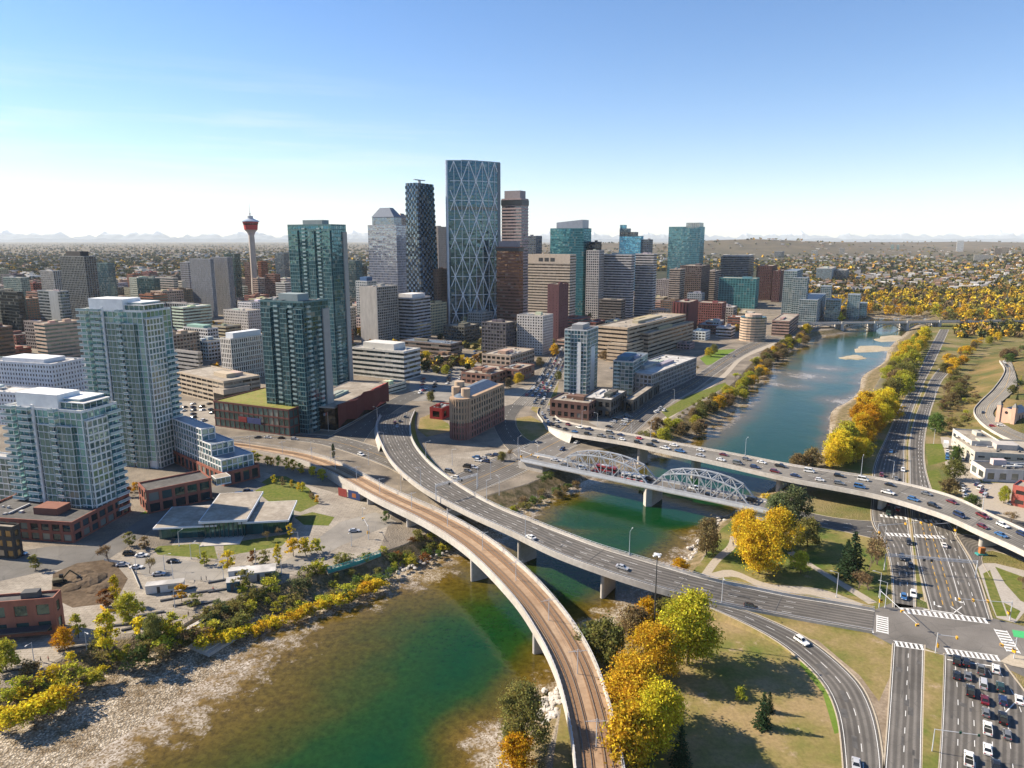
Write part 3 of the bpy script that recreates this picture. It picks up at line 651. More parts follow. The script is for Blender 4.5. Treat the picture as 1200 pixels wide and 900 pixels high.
junction = poly_sheet('junction_pavement', [P(*q) for q in [(1024, 715), (1046, 706), (1092, 714), (1162, 724), (1215, 738), (1215, 800), (1172, 780), (1108, 768), (1082, 758), (1046, 756), (1021, 743)]], 'asphalt', Z3)
south_w = road('street', [(1034, 930), (1037, 895), (1042, 830), (1047, 754)], [(1079, 930), (1080, 895), (1081, 830), (1083, 756)], 'asphalt', Z2)
south_e = road('street', [(1098, 930), (1100, 895), (1104, 830), (1107, 766)], [(1235, 930), (1228, 890), (1212, 830), (1176, 778)], 'asphalt', Z2)
sheet('median_grass', [(1080, 930), (1082, 850), (1084, 762), (1106, 768), (1103, 850), (1097, 930)], Z2 + .16, 'grass_dry')
struct(Way([P(1080, 930), P(1082, 850), P(1084, 761)], [P(1099, 930), P(1104, 850), P(1107, 768)]).slab(MB(), 0, 1, -.2, .165).build('median_kerb', M['kerb']))
sheet('traffic_island', [(1172, 775), (1185, 766), (1215, 772), (1215, 786), (1186, 780)], .16, 'kerb')
right_turn = road('street', [(1160, 676), (1150, 655), (1158, 645), (1180, 650), (1215, 664)], [(1140, 660), (1128, 640), (1120, 626), (1170, 634), (1215, 648)], 'asphalt', Z1)
sheet('sidewalk_pavement', [(1146, 665), (1152, 660), (1166, 660), (1215, 672), (1215, 700), (1190, 730), (1168, 724), (1158, 700)], Z1, 'pave')
sheet('lawn', [(1152, 672), (1160, 668), (1172, 700), (1180, 722), (1168, 722), (1160, 700)], Z1 + .004, 'grass')
sheet('lawn', [(1166, 664), (1210, 680), (1215, 712), (1196, 704), (1178, 684)], Z1 + .004, 'grass')
sheet('lawn', [(1176, 706), (1196, 716), (1190, 726), (1182, 722)], Z1 + .004, 'grass')
east_road = road('street', [(1160, 608), (1185, 617), (1230, 630)], [(1165, 602), (1190, 609), (1230, 617)], 'asphalt_new', Z2)
sheet('lawn', [(1085, 552), (1100, 550), (1108, 575), (1120, 598), (1100, 590), (1090, 572)], Z1, 'grass')
sheet('lawn', [(1084, 520), (1104, 520), (1110, 540), (1088, 546)], Z1, 'grass')
sheet('parking_lot_pavement', [(1102, 512), (1136, 512), (1134, 540), (1150, 566), (1215, 566), (1215, 616), (1150, 606), (1128, 580), (1108, 545)], Z0, 'path')
# curving road over the bluff
def Gl(pts): return [G(a, b) + Vector((0, 0, .7)) for a, b in pts]
bluff_road = Way(Gl([(1172, 424), (1178, 436), (1166, 456), (1148, 474), (1142, 484), (1150, 497), (1172, 512), (1215, 530)]), Gl([(1184, 422), (1190, 440), (1190, 456), (1172, 474), (1164, 484), (1168, 492), (1190, 506), (1215, 514)]))
struct(bluff_road.sheet(MB(), .12).build('street', M['asphalt_light']))
rw_ = bluff_road.wall(MB(), 0, .5, -2.2, 1.0, 0, None, -.6); tag(rw_.build('retaining_wall', M['concrete']), 'low concrete parapet curving along the road over the grassy bluff', 'wall')

# ================================================================== bridges
def deck(name, label, w, thick, par_h, mat_par='concrete', road_mat='asphalt', parts=True, par_w=.35):
    root = empty(name, w.at(0, .5)); tag(root, label, 'bridge'); inv = root.location
    def bl(mb, nm, mt):
        o = mb.build(nm, M[mt], root, -Vector(inv)); return o
    bl(w.slab(MB(), 0, 1, -thick, -.02), 'deck', mat_par)
    bl(w.sheet(MB(), .012, .02, .98), 'road_surface', road_mat)
    for t, o in ((0, -par_w / 2), (1, par_w / 2)):
        bl(w.wall(MB(), t, par_w, -thick * .9, par_h, 0, None, o), 'parapet', mat_par)
    return root, bl
def pier(root, bl, w, d, zt, wide=.7, th=1.6, mat='concrete', t=.5, base=-8.5, cap=True):
    c = w.at(d, t); v = w.dir(d, t); v.z = 0; v.normalize(); u = Vector((-v.y, v.x, 0)); hw = w.width(d) * wide / 2
    mb = MB(); pts = []
    for i in range(10):
        a = math.pi * i / 9 - math.pi / 2; pts.append(c + u * (hw - th / 2 + math.cos(a) * th / 2) + v * (math.sin(a) * th / 2))
    for i in range(10):
        a = math.pi * i / 9 + math.pi / 2; pts.append(c + u * (-hw + th / 2 + math.cos(a) * th / 2) + v * (math.sin(a) * th / 2))
    mb.prism([(q.x, q.y) for q in pts], base, c.z - zt)
    return bl(mb, 'pier', mat)
# --- highway bridge, five lanes, from the town ramp to the riverside drive
HL = [(446, 487, .6), (441, 500, 2.0), (447, 520, 4.0), (462, 545, 6.0), (495, 573, 7.2), (545, 600, 7.8), (600, 625, 8), (650, 649, 7.6), (712, 672, 6.5), (776, 692, 4.6), (840, 708, 2.4), (900, 720, 1.0), (960, 731, .45), (1022, 742, .1)]
HR = [(486, 482, .6), (481, 497, 2.0), (484, 518, 4.0), (503, 543, 6.0), (537, 569, 7.2), (577, 592, 7.8), (622, 611, 8), (692, 638, 7.6), (750, 656, 6.5), (825, 678, 4.6), (872, 688, 2.4), (925, 699, 1.0), (975, 707, .45), (1025, 716, .1)]
hwy = Way(HL, HR)
hroot, hbl = deck('highway_bridge', 'wide multi-lane concrete road bridge curving from downtown across the green river', hwy, 1.5, .95)
mbp = MB(); mbp2 = mbp
for t, o in ((0, -.18), (1, .18)):
    d = 6.0
    while d < hwy.len - 60:
        c = hwy.at(d, t); mbp.box(c.x - .07, c.y - .07, c.z + .95, c.x + .07, c.y + .07, c.z + 1.4); d += 2.4
    hwy.wall(mbp2, t, .1, 1.38, 1.48, 0, None, o)
hbl(mbp, 'railing_rib', 'steel_grey')
def way_d(w, px, py, z=0):
    q = P(px, py, z); best = min(range(w.k + 1), key=lambda i: ((w.L[i] + w.R[i]) / 2 - q).length); return w.cum[best]
for (x, y, z) in ((595, 640, 5), (700, 680, 4), (480, 552, 4), (527, 590, 5)):
    pier(hroot, hbl, hwy, way_d(hwy, x, y, z), 1.4)
hbl(hwy.slab(MB(), .02, .98, -3.2, -1.52), 'girder_rib', 'concrete') if False else None
# embankments where the road comes down to the ground at both ends
def embank(w, d0, d1, name, out=7.0, mat='grass_dry', sides=(0, 1)):
    mb = MB(); k = max(2, int((d1 - d0) / 5))
    for t, sg in ((0, -1), (1, 1)):
        if t not in sides: continue
        prev = None
        for i in range(k + 1):
            d = d0 + (d1 - d0) * i / k; a = w.at(d, t); b = w.at(d, .5); u = (a - b); u.z = 0; u.normalize()
            top = a + u * .4 + Vector((0, 0, .05)); bot = a + u * (1.0 + out * max(0, a.z) / 7.0); bot.z = -.3
            if prev:
                q = [prev[0], top, bot, prev[1]]; mb.face(q if sg > 0 else q[::-1])
            prev = (top, bot)
    return struct(mb.build(name, M[mat]))
embank(hwy, 0, way_d(hwy, 462, 520, 3), 'embankment', 2.0, 'concrete', (0,)); embank(hwy, 0, way_d(hwy, 480, 548, 4), 'embankment', 9, 'grass', (1,))
embank(hwy, way_d(hwy, 800, 690, 5), hwy.len, 'embankment', 9)
for t in (.25, .5, .75): hwy.dashes(MARK['white'], t, .03, 3, 6, .16, d1=hwy.len - 20)
hwy.line(MARK['white'], .03, .03, .16); hwy.line(MARK['white'], .97, .03, .16)
# --- ramp that leaves it and bends down to the south road
ramp = Way([P(830, 706, 2.7), P(870, 715, 1.6), P(900, 726, .8), P(950, 751, .1), P(1000, 793, 0), P(1022, 830), P(1033, 880), P(1036, 940)], [P(815, 706, 2.6), P(850, 720, 1.7), P(900, 745, .7), P(937, 772, .1), P(965, 802, 0), P(981, 838), P(988, 890), P(990, 940)])
struct(ramp.sheet(MB(), .03).build('ramp_road', M['asphalt'])); struct(ramp.kerbs(MB(), .14, .4).build('kerb', M['kerb']))
embank(ramp, 0, way_d(ramp, 940, 760), 'embankment', 6, sides=(1,))
ramp.dashes(MARK['white'], .5, .045, 3, 4, .16); ramp.line(MARK['white'], .08, .045, .14); ramp.line(MARK['white'], .92, .045, .14)
# --- light-rail bridge
LL = [(270, 526, 0), (300, 530, .2), (352, 541, 1.5), (390, 557, 3.5), (440, 585, 6.5), (500, 615, 7.5), (550, 649, 7.8), (600, 700, 8), (630, 744, 7.8), (650, 784, 7.5), (662, 822, 7.2), (672, 872, 6.8), (677, 930, 6.2)]
LR = [(272, 518, 0), (302, 522, .2), (360, 532, 1.5), (402, 546, 3.5), (455, 574, 6.5), (515, 601, 7.5), (562, 627, 7.8), (605, 660, 8), (642, 697, 7.8), (676, 741, 7.5), (701, 790, 7.2), (723, 866, 6.8), (734, 930, 6.2)]
lrt = Way(LL, LR)
lroot, lbl = deck('light_rail_bridge', 'narrow curving concrete rail bridge with two tracks on brown bed', lrt, 1.7, 1.25, 'concrete', 'rail_bed', par_w=.4)
for c in (.27, .73):
    lbl(lrt.slab(MB(), c - .115, c + .115, .015, .10), 'ballast_strip', 'ballast')
    for s_ in (-1, 1): lbl(lrt.wall(MB(), c, .16, .1, .3, 0, None, s_ * .78), 'rail', 'rail')
    for s_ in (-1, 1): lbl(lrt.wall(MB(), c, .22, .0, .16, 0, None, s_ * 1.25), 'cable_trough', 'ballast')
for (x, y, z) in ((548, 655, 5), (614, 735, 4), (475, 605, 5), (432, 585, 3)): pier(lroot, lbl, lrt, way_d(lrt, x, y, z), 1.6, .62)
pier(lroot, lbl, lrt, way_d(lrt, 668, 835, 4), 1.6, .6)
mbp = MB()
for t, o in ((0, -.2), (1, .2)):
    d = 40
    while d < lrt.len: c = lrt.at(d, t); mbp.box(c.x - .06, c.y - .06, c.z + 1.2, c.x + .06, c.y + .06, c.z + 1.75); d += 2.2
    lrt.wall(mbp, t, .08, 1.7, 1.8, 0, None, o)
lbl(mbp, 'railing_rib', 'steel_grey')
# retaining wall under the approach
mb = MB(); d1 = way_d(lrt, 425, 580, 4); lrt.wall(mb, 0, .5, 0, -1.6, 0, -.3, -.05)
k_ = int(d1 / lrt.len * lrt.k); sub = Way([q.copy() for q in lrt.L[:k_]], [q.copy() for q in lrt.R[:k_]])
mb = MB(); sub.slab(mb, .0, 1, -7, -1.75)
tag(mb.build('approach_wall', M['concrete']), 'pale concrete retaining wall carrying the rail line up to its bridge', 'wall')
# --- flyover with the queue of cars
FL = [(641, 496, .3), (640, 499, .8), (643, 501, 1.6), (668, 509, 4.5), (730, 519, 7), (775, 528.5, 8), (850, 545, 8), (925, 562, 8), (1025, 581, 8), (1100, 603, 8), (1150, 625, 7.6), (1200, 648, 7), (1260, 680, 5.5), (1350, 738, 3), (1450, 812, .4)]
FR = [(652, 490, .3), (655, 492, .8), (660, 494, 1.6), (690, 501, 4.5), (745, 511, 7), (790, 520, 8), (862, 533, 8), (935, 547, 8), (1032, 562, 8), (1110, 581, 8), (1165, 606, 7.6), (1212, 628, 7), (1275, 658, 5.5), (1372, 712, 3), (1480, 782, .4)]
fl_start = [P(632, 478, 0), P(630, 485, .1), P(634, 491, .25)]; fr_start = [P(650, 472, 0), P(647, 479, .1), P(648, 485, .25)]
fly = Way(fl_start + [P(*q) for q in FL[1:]], fr_start + [P(*q) for q in FR[1:]])
froot, fbl = deck('flyover_bridge', 'long slender concrete flyover crowded with queueing cars above the river', fly, 1.4, .9, 'concrete', 'asphalt_light')
for (x, y, z) in ((728, 530, 5), (802, 545, 5), (904, 565, 5), (1023, 590, 5), (1146, 625, 5)):
    pier(froot, fbl, fly, way_d(fly, x, y, z), 1.3, .5, 2.2)
embank(fly, 8, way_d(fly, 675, 508, 4), 'embankment', 3, 'concrete')
fly.dashes(MARK['white'], .5, .03, 3, 5, .15, d0=40)
fly.line(MARK['white'], .04, .03, .14, d0=20); fly.line(MARK['white'], .96, .03, .14, d0=20)
# --- steel truss bridge, two arched spans
tA, tB = P(640, 543, 5), P(880, 593, 5)
tv = (tB - tA); TL = tv.length; tv.normalize(); tn = Vector((-tv.y, tv.x, 0)); TW = 9.5
trot = math.atan2(tv.y, tv.x)
troot = empty('truss_bridge', tA, trot); tag(troot, 'pale steel truss bridge with two arched spans and a stone pier', 'bridge')
def tbl(mb, nm, mt): return mb.build(nm, M[mt], troot)
tbl(MB().box(-14, -1.0, -1.3, TL + 12, TW + 1.0, -.25), 'deck', 'concrete')
tbl(MB().box(-14, .6, -.24, TL + 12, TW - .6, -.2), 'road_surface', 'asphalt')
for yy in (-1.0, TW + .75): tbl(MB().box(-14, yy, -.249, TL + 12, yy + .25, .85), 'railing_slat', 'truss')
tbl(MB().box(-14, -3.2, -.9, TL + 12, -1.02, -.5), 'walkway', 'concrete')
tbl(MB().box(-14, -3.3, -.49, TL + 12, -3.22, .75), 'railing_slat', 'steel_grey')
def xof(px, py): return (P(px, py, 5) - tA).dot(tv)
spans = [(xof(653, 545.5), xof(760, 567.5)), (xof(763, 568.5), xof(878, 592.5))]
for si, (s0, s1) in enumerate(spans):
    nb = 8; st = (s1 - s0) / nb; Hh = [0, 6.2, 8.0, 8.9, 9.2, 8.9, 8.0, 6.2, 0]
    for yy in (0, TW):
        top = MB(); low = MB(); web = MB()
        low.beam((s0, yy, -.2), (s1, yy, -.2), .55, .7)
        for i in range(nb):
            top.beam((s0 + i * st, yy, Hh[i]), (s0 + (i + 1) * st, yy, Hh[i + 1]), .62, .55)
            if i: web.beam((s0 + i * st, yy, -.1), (s0 + i * st, yy, Hh[i] - .1), .34, .34)
            if 0 < i < nb - 1:
                a, b = (s0 + i * st, yy, Hh[i]), (s0 + (i + 1) * st, yy, 0)
                if i >= nb / 2: a, b = (s0 + i * st, yy, 0), (s0 + (i + 1) * st, yy, Hh[i + 1])
                web.beam(a, b, .3, .34)
                m_ = (s0 + (i + .5) * st, yy, Hh[i] * .5); web.beam(m_, (s0 + (i + .5) * st, yy, 0), .2, .2)
                web.beam(m_, (s0 + (i + (1 if i < nb / 2 else 0)) * st, yy, Hh[i] * .05 + (Hh[i + 1] if i < nb / 2 else Hh[i])), .2, .2)
        tbl(top, 'upper_chord', 'truss'); tbl(low, 'lower_chord', 'truss'); tbl(web, 'web_lattice', 'truss')
    br = MB()
    for i in range(1, nb):
        br.beam((s0 + i * st, 0, Hh[i]), (s0 + i * st, TW, Hh[i]), .3, .35)
        br.beam((s0 + i * st, 0, Hh[i] - 1.1), (s0 + i * st, TW, Hh[i] - 1.1), .2, .2)
        if i < nb - 1:
            br.beam((s0 + i * st, 0, Hh[i]), (s0 + (i + 1) * st, TW, Hh[i + 1]), .2, .2); br.beam((s0 + i * st, TW, Hh[i]), (s0 + (i + 1) * st, 0, Hh[i + 1]), .2, .2)
    tbl(br, 'bracing_lattice', 'truss')
mid = (spans[0][1] + spans[1][0]) / 2
tbl(MB().prism([(mid - 2.2, -1.5), (mid, -3.5), (mid + 2.2, -1.5), (mid + 2.2, TW + 1.5), (mid, TW + 3.5), (mid - 2.2, TW + 1.5)], -13, -1.31), 'pier', 'concrete')
tbl(MB().box(-16, -2, -6, -1, TW + 2, -1.31), 'abutment', 'concrete'); tbl(MB().box(TL - 1, -2, -6, TL + 14, TW + 2, -1.31), 'abutment', 'concrete')
truss_end = tA + tv * (TL + 12)
# --- far arch bridge
aA, aB = P(945, 390, 5), P(1112, 387.5, 5); av = aB - aA; AL = av.length
aroot = empty('arch_bridge', P(948, 385, 0), math.atan2(av.y, av.x)); tag(aroot, 'old concrete bridge with low open arches over the far blue river', 'bridge')
def abl(mb, nm, mt): return mb.build(nm, M[mt], aroot)
abl(MB().box(-20, 0, 5.2, AL + 130, 15, 6.2), 'deck', 'concrete'); abl(MB().box(-20, .5, 6.2, AL + 130, 14.5, 6.25), 'road_surface', 'asphalt')
for yy in (0, 14.6): abl(MB().box(-20, yy, 6.2, AL + 130, yy + .4, 7.3), 'parapet', 'concrete')
ns = 4; sl_ = AL / ns
for i in range(ns + 1):
    abl(MB().box(i * sl_ - 2, -1, -8, i * sl_ + 2, 16, 5.19), 'pier', 'concrete')
    abl(MB().box(i * sl_ - 1.6, -1.2, 5.3, i * sl_ + 1.6, -.01, 9.2), 'pylon', 'concrete')
for i in range(ns):
    x0, x1 = i * sl_ + 2, (i + 1) * sl_ - 2
    for yy in (0.3, 13):
        mb = MB(); k = 12; pr = None
        for j in range(k + 1):
            t = j / k; x = x0 + (x1 - x0) * t; zz_ = -3.5 + 7.6 * (1 - (2 * t - 1) ** 2)
            if pr: mb.beam(pr, (x, yy + .8, zz_), 1.6, .9)
            pr = (x, yy + .8, zz_)
            if 0 < j < k: mb.box(x - .25, yy + .3, zz_, x + .25, yy + 1.3, 5.19)
        abl(mb, 'arch_rib', 'concrete')
for x in (-8, 0): 
    pass
# --- lane lines on the ground roads
def lanes(w, ts, z=.04, on=3, of=6, wd=.16, c='white', d0=0, d1=None):
    for t in ts: w.dashes(MARK[c], t, z, on, of, wd, 0, d0, d1)
def edges(w, z=.04, wd=.14, c='white', ts=(.04, .96)):
    for t in ts: w.line(MARK[c], t, z, wd)
lanes(drive_w, (.33, .66), d0=8); edges(drive_w); lanes(drive_e, (.62, .8), d0=8, of=5); edges(drive_e)
lanes(drive_e, (.25, .42), c='yellow', of=2.5, on=3.2, d0=6, d1=110, wd=.22); drive_e.line(MARK['white'], .56, .04, .16, 0, 10, 90)
lanes(south_w, (.5,), on=2.5, of=5); edges(south_w); edges(south_e, ts=(.02,)); lanes(south_e, (.17, .33, .50, .67, .84), on=2.5, of=6)
lanes(east_street, (.5,), c='yellow', on=8, of=.5); lanes(east_street, (.25, .75)); edges(east_street)
lanes(side_street, (.5,)); lanes(low_road, (.3, .7)); low_road.line(MARK['yellow'], .5, .05, .2); edges(low_road)
lanes(side_road, (.5,)); lanes(river_ave, (.33, .66)); edges(river_ave); river_ave.line(MARK['yellow'], .5, .04, .2)
lanes(trail_road, (.33, .66)); lanes(bluff_road, (.5,), z=.15, c='yellow', on=8, of=.6); lanes(fourth, (.3, .6), z=.05)
def crosswalk(a, b, width, n, z=.045, bars=True, gap=.5):
    """bars laid along a-b (px pairs), each running across it"""
    A, B = P(*a), P(*b); v = (B - A); L_ = v.length; v.normalize(); u = Vector((-v.y, v.x, 0)); mb = MARK['white']
    for i in range(n):
        s = L_ * (i + .5) / n; h = L_ / n * gap / 2
        q = [A + v * (s - h) - u * width / 2, A + v * (s + h) - u * width / 2, A + v * (s + h) + u * width / 2, A + v * (s - h) + u * width / 2]
        mb.face([(p_.x, p_.y, z) for p_ in q])
    for sg in (-1, 1):
        q = [A + u * (sg * width / 2 - .1), B + u * (sg * width / 2 - .1), B + u * (sg * width / 2 + .1), A + u * (sg * width / 2 + .1)]
        mb.face([(p_.x, p_.y, z + .004) for p_ in q])
crosswalk((1055, 715), (1158, 728), 3.4, 16); crosswalk((1048, 754), (1083, 759), 3.0, 6); crosswalk((1107, 763), (1172, 772), 3.2, 11)
crosswalk((1034, 722), (1034, 742), 3.2, 8); crosswalk((1172, 738), (1188, 765), 3.4, 8)
crosswalk((1038, 626), (1108, 630), 3.0, 14, .05); crosswalk((1030, 604), (1100, 612), 3.0, 12, .05)
def stop_line(a, b, w=.45, z=.046):
    A, B = P(*a), P(*b); v = (B - A).normalized(); u = Vector((-v.y, v.x, 0)) * (w / 2); MARK['white'].face([(q.x, q.y, z) for q in (A - u, B - u, B + u, A + u)])
stop_line((1016, 717), (1023, 742)); stop_line((1110, 773), (1172, 782)); stop_line((1082, 714), (1118, 719))
stop_line((1118, 718), (1127, 711), .3); stop_line((1114, 711), (1130, 722), .3); stop_line((1178, 835), (1197, 816), .3)
def arrow(px, py, heading, s=1.0, z=.046, left=True, straight=False):
    c = P(px, py); v = Vector((math.cos(heading), math.sin(heading), 0)); u = Vector((-v.y, v.x, 0)); mb = MARK['white']
    def q(a, b): w_ = c + v * a * s + u * b * s; return (w_.x, w_.y, z)
    mb.face([q(-1.6, -.16), q(-1.6, .16), q(.6, .16), q(.6, -.16)][::-1])
    if straight: mb.face([q(.6, -.5), q(1.6, 0), q(.6, .5)])
    else:
        sg = 1 if left else -1; mb.face([q(.6, sg * -.16), q(.6, sg * .16), q(1.0, sg * .9), q(.7, sg * 1.0)]); mb.face([q(.25, sg * .9), q(1.35, sg * .7), q(1.0, sg * 1.9)])
dn = R(-118)
for x, y in ((1095, 708), (1120, 703)): arrow(x, y, dn, 1.2)
hd = R(-17)
for x, y in ((918, 717), (998, 717), (992, 733), (960, 709)): arrow(x, y, hd, 1.1, .5 if x < 950 else .2, left=False, straight=True)
sheet('bicycle_lane', [(1186, 738), (1215, 742), (1215, 750), (1188, 746)], .05, 'green_paint')
# tar-sealed joints and repaired strips in the carriageways
MARK['tar'] = MB(); pr3 = random.Random(12)
def patches(w, n_, z=.036, t0=.08, t1=.92):
    for i in range(n_):
        sl_ = w.len / n_; ln = min(pr3.uniform(.8, 9), sl_ * .85); d = i * sl_ + pr3.uniform(0, sl_ - ln); t = pr3.uniform(t0, t1); wd = pr3.choice([.12, .15, .5, 1.2, 1.6])
        a = w.at(d, t); b = w.at(d + ln, t); v = (b - a); v.z = 0; v.normalize(); u = Vector((-v.y, v.x, 0)) * wd / 2; MARK['tar'].face([(q.x, q.y, q.z + z) for q in (a - u, b - u, b + u, a + u)])
def joints(w, every, z=.034, d0=20):
    d = d0
    while d < w.len - 15:
        a, b = w.at(d, .02), w.at(d, .98); v = w.dir(d); v = Vector((v.x, v.y, 0)).normalized() * .16; MARK['tar'].face([(q.x, q.y, q.z + z) for q in (a - v, b - v, b + v, a + v)]); d += every
for w_, k_ in ((hwy, 40), (fly, 22), (ramp, 16), (drive_w, 26), (drive_e, 34), (south_w, 16), (south_e, 30), (river_ave, 24), (low_road, 14), (east_street, 16), (bluff_road, 0)): patches(w_, k_)
joints(hwy, 32); joints(fly, 36)
for c_, mt in (('tar', 'roof_dark'), ('white', 'white'), ('yellow', 'yellow')):
    struct(MARK[c_].build('road_markings', M[mt], None, (0, 0, .016)))
# ================================================================== buildings
VPY = 450 + FPX / math.tan(PITCH)
CM = {}; rf4 = random.Random(77)
def cached(key, fn):
    if key not in CM: CM[key] = fn()
    return CM[key]
def rng(a, b): return RND.uniform(a, b)
def volume(root, x0, y0, x1, y1, z0, h, fh=3.6, bay=3.5, glass=(.05, .09, .11), wall=(.4, .38, .35), pier=(.8, .25), span=(1.3, .2), win=0, roof='roof', parapet=.9, ground=0.0, blank=(), units=1, pent=None, wmat='wall'):
    """one block of a building: glazed core, facade frame, roof, plant boxes, windows as parts on the two sides that show"""
    A, B = x1 - x0, y1 - y0; nz = max(1, round(h / fh)); fh = h / nz; nA = max(1, round(A / bay)); nB = max(1, round(B / bay)); bA, bB = A / nA, B / nB
    core = MB().box(x0, y0, z0 - .4, x1, y1, z0 + h).build('glazing', M['glass'], root, color=glass); core['bay'] = float(bA); core['floor'] = float(fh)
    fr = MB(); pw, pd = pier; sh, sd = span
    for k in range(nz + 1):
        lo = z0 + k * fh - (sh * .5 if k else .4); hi = z0 + k * fh + (sh * .5 if k < nz else parapet)
        if k == 0: hi = z0 + max(sh * .5, ground)
        fr.box(x0 - sd, y0 - sd, lo, x1 + sd, y0 + .05, hi); fr.box(x0 - sd, y1 - .05, lo, x1 + sd, y1 + sd, hi)
        fr.box(x0 - sd, y0 + .051, lo, x0 + .05, y1 - .051, hi); fr.box(x1 - .05, y0 + .051, lo, x1 + sd, y1 - .051, hi)
    if pw > 0:
        zt = z0 + h + parapet * .98
        for i in range(nA + 1):
            c = x0 + i * bA; l, r = max(c - pw / 2, x0 - pd * .97), min(c + pw / 2, x1 + pd * .97)
            if i == 0: l = x0 - pd * .97
            if i == nA: r = x1 + pd * .97
            fr.box(l, y0 - pd, z0 - .42, r, y0 + .04, zt); fr.box(l, y1 - .04, z0 - .42, r, y1 + pd, zt)
        for i in range(nB + 1):
            c = y0 + i * bB; l, r = max(c - pw / 2, y0 + .045), min(c + pw / 2, y1 - .045)
            fr.box(x0 - pd, l, z0 - .42, x0 + .04, r, zt); fr.box(x1 - .04, l, z0 - .42, x1 + pd, r, zt)
    for f_, a, b in blank:   # stretches of wall without windows: side, from, to (shares of the side)
        d = max(pd, sd) + .03
        if f_ == 'y': fr.box(x0 + a * A - .02, y0 - d, z0 - .3, x0 + b * A + .02, y0 + .03, z0 + h + parapet * .99)
        else: fr.box(x0 - d, y0 + a * B - .02, z0 - .3, x0 + .03, y0 + b * B + .02, z0 + h + parapet * .99)
    fr.build('facade_frame', M[wmat], root, color=wall)
    MB().box(x0 + .02, y0 + .02, z0 + h - .1, x1 - .02, y1 - .02, z0 + h + .15).build('roof', M[roof], root)
    S = min(A, B)
    if units and S > 7:
        for q in range(units):
            w, d, u = rng(.15, .3) * A, rng(.15, .3) * B, rng(1.6, 3.4)
            cx, cy = x0 + rng(.25, .75) * A, y0 + rng(.25, .75) * B
            MB().box(cx - w / 2, cy - d / 2, z0 + h + .1, cx + w / 2, cy + d / 2, z0 + h + u + q * .1).build('roof_plant_box', M['tint'], root, color=tuple(rng(.8, 1.05) * c for c in wall))
        mb = MB()
        if win:
            vm_ = cached('vent', lambda: MB().box(-.5, -.4, 0, .5, .4, 1).mesh('roof_vent', M['tint']))
            for q in range(int(4 + min(8, A * B / 120))): o_ = link('roof_vent', vm_, root, (x0 + rng(.06, .94) * A, y0 + rng(.06, .94) * B, z0 + h + .1), 0, rf4.choice([(.5, .5, .48), (.3, .3, .3), (.12, .12, .12)])); u_ = rng(.8, 2.2); o_.scale = (u_, u_, rng(.5, 1.4))
        if win and S > 9:
            for q in range(3):
                L_ = rng(.2, .45) * A; cx, cy = x0 + rng(.1, .5) * A, y0 + rng(.12, .88) * B; MB().box(cx, cy - .35, z0 + h + .3, cx + L_, cy + .35, z0 + h + .95).build('roof_duct', M['tint'], root, color=(.42, .43, .44))
    if pent:
        a, b, c, d, u = pent[:5]; MB().box(x0 + a * A, y0 + b * B, z0 + h + .12, x0 + c * A, y0 + d * B, z0 + h + u).build('mechanical_penthouse', M['tint'], root, color=pent[5] if len(pent) > 5 else wall)
    if win:
        c = []
        bl = {'x': [(a, b) for f_, a, b in blank if f_ == 'x'], 'y': [(a, b) for f_, a, b in blank if f_ == 'y']}
        for k in range(nz):
            for i in range(nA):
                t = (i + .5) / nA
                if not any(a < t < b for a, b in bl['y']): c.append(('y', x0 + (i + .5) * bA, y0 - .03, z0 + (k + .5) * fh))
            for i in range(nB):
                t = (i + .5) / nB
                if not any(a < t < b for a, b in bl['x']): c.append(('x', x0 - .03, y0 + (i + .5) * bB, z0 + (k + .5) * fh))
        rm = Matrix.Rotation(root.rotation_euler.z, 3, 'Z'); cl = Vector((0, 0, CAMH))
        def dist(q): return (root.location + rm @ Vector(q[1:]) - cl).length - q[3] * 1.2
        c.sort(key=dist); n_all = len(c); left = max(0, win - root.get('_nw', 0)); c = c[:left]; root['_nw'] = root.get('_nw', 0) + len(c)
        if n_all > len(c): core['kind'] = 'stuff'
        for q in c:
            w = (bA if q[0] == 'y' else bB) - pw; hh = fh - sh
            if w < .2 or hh < .2: continue
            def mk(f_=q[0], w=w, hh=hh):
                m_ = MB(); a, b = w / 2 * .97, hh / 2 * .97
                m_.face([(-a, 0, -b), (a, 0, -b), (a, 0, b), (-a, 0, b)] if f_ == 'y' else [(0, a, -b), (0, -a, -b), (0, -a, b), (0, a, b)]); return m_.mesh('window', M['window'])
            link('window', cached((root.name, q[0], round(w, 2), round(hh, 2)), mk), root, q[1:], 0, glass)
    return nA, nB, bA, bB, nz, fh
def balconies(root, side, at, off, z0, nz, fh, w, deep=1.6, col=(.7, .7, .68), glass=(.3, .42, .42), limit=100, start=1):
    """one balcony per floor up a side of the block"""
    def mk():
        m_ = MB(); m_.box(-w / 2, -deep, -.12, w / 2, .03, .12, 0); m_.box(-w / 2, -deep - .03, .12, w / 2, -deep + .03, 1.15, 1)
        m_.box(-w / 2 - .03, -deep + .03, .12, -w / 2 + .03, .02, 1.15, 1); m_.box(w / 2 - .03, -deep + .03, .12, w / 2 + .03, .02, 1.15, 1); m_.box(-w / 2, -deep - .05, 1.15, w / 2, -deep + .05, 1.21, 0)
        return m_.mesh('balcony', [M['tint'], M['balcony_glass']])
    me = cached((root.name, 'balcony', round(w, 2), deep), mk)
    for k in range(start, nz):
        if root.get('_nb', 0) >= limit: break
        root['_nb'] = root.get('_nb', 0) + 1
        p_ = (at, off, z0 + k * fh) if side == 'y' else (off, at, z0 + k * fh)
        link('balcony', me, root, p_, 0 if side == 'y' else -math.pi / 2, col)
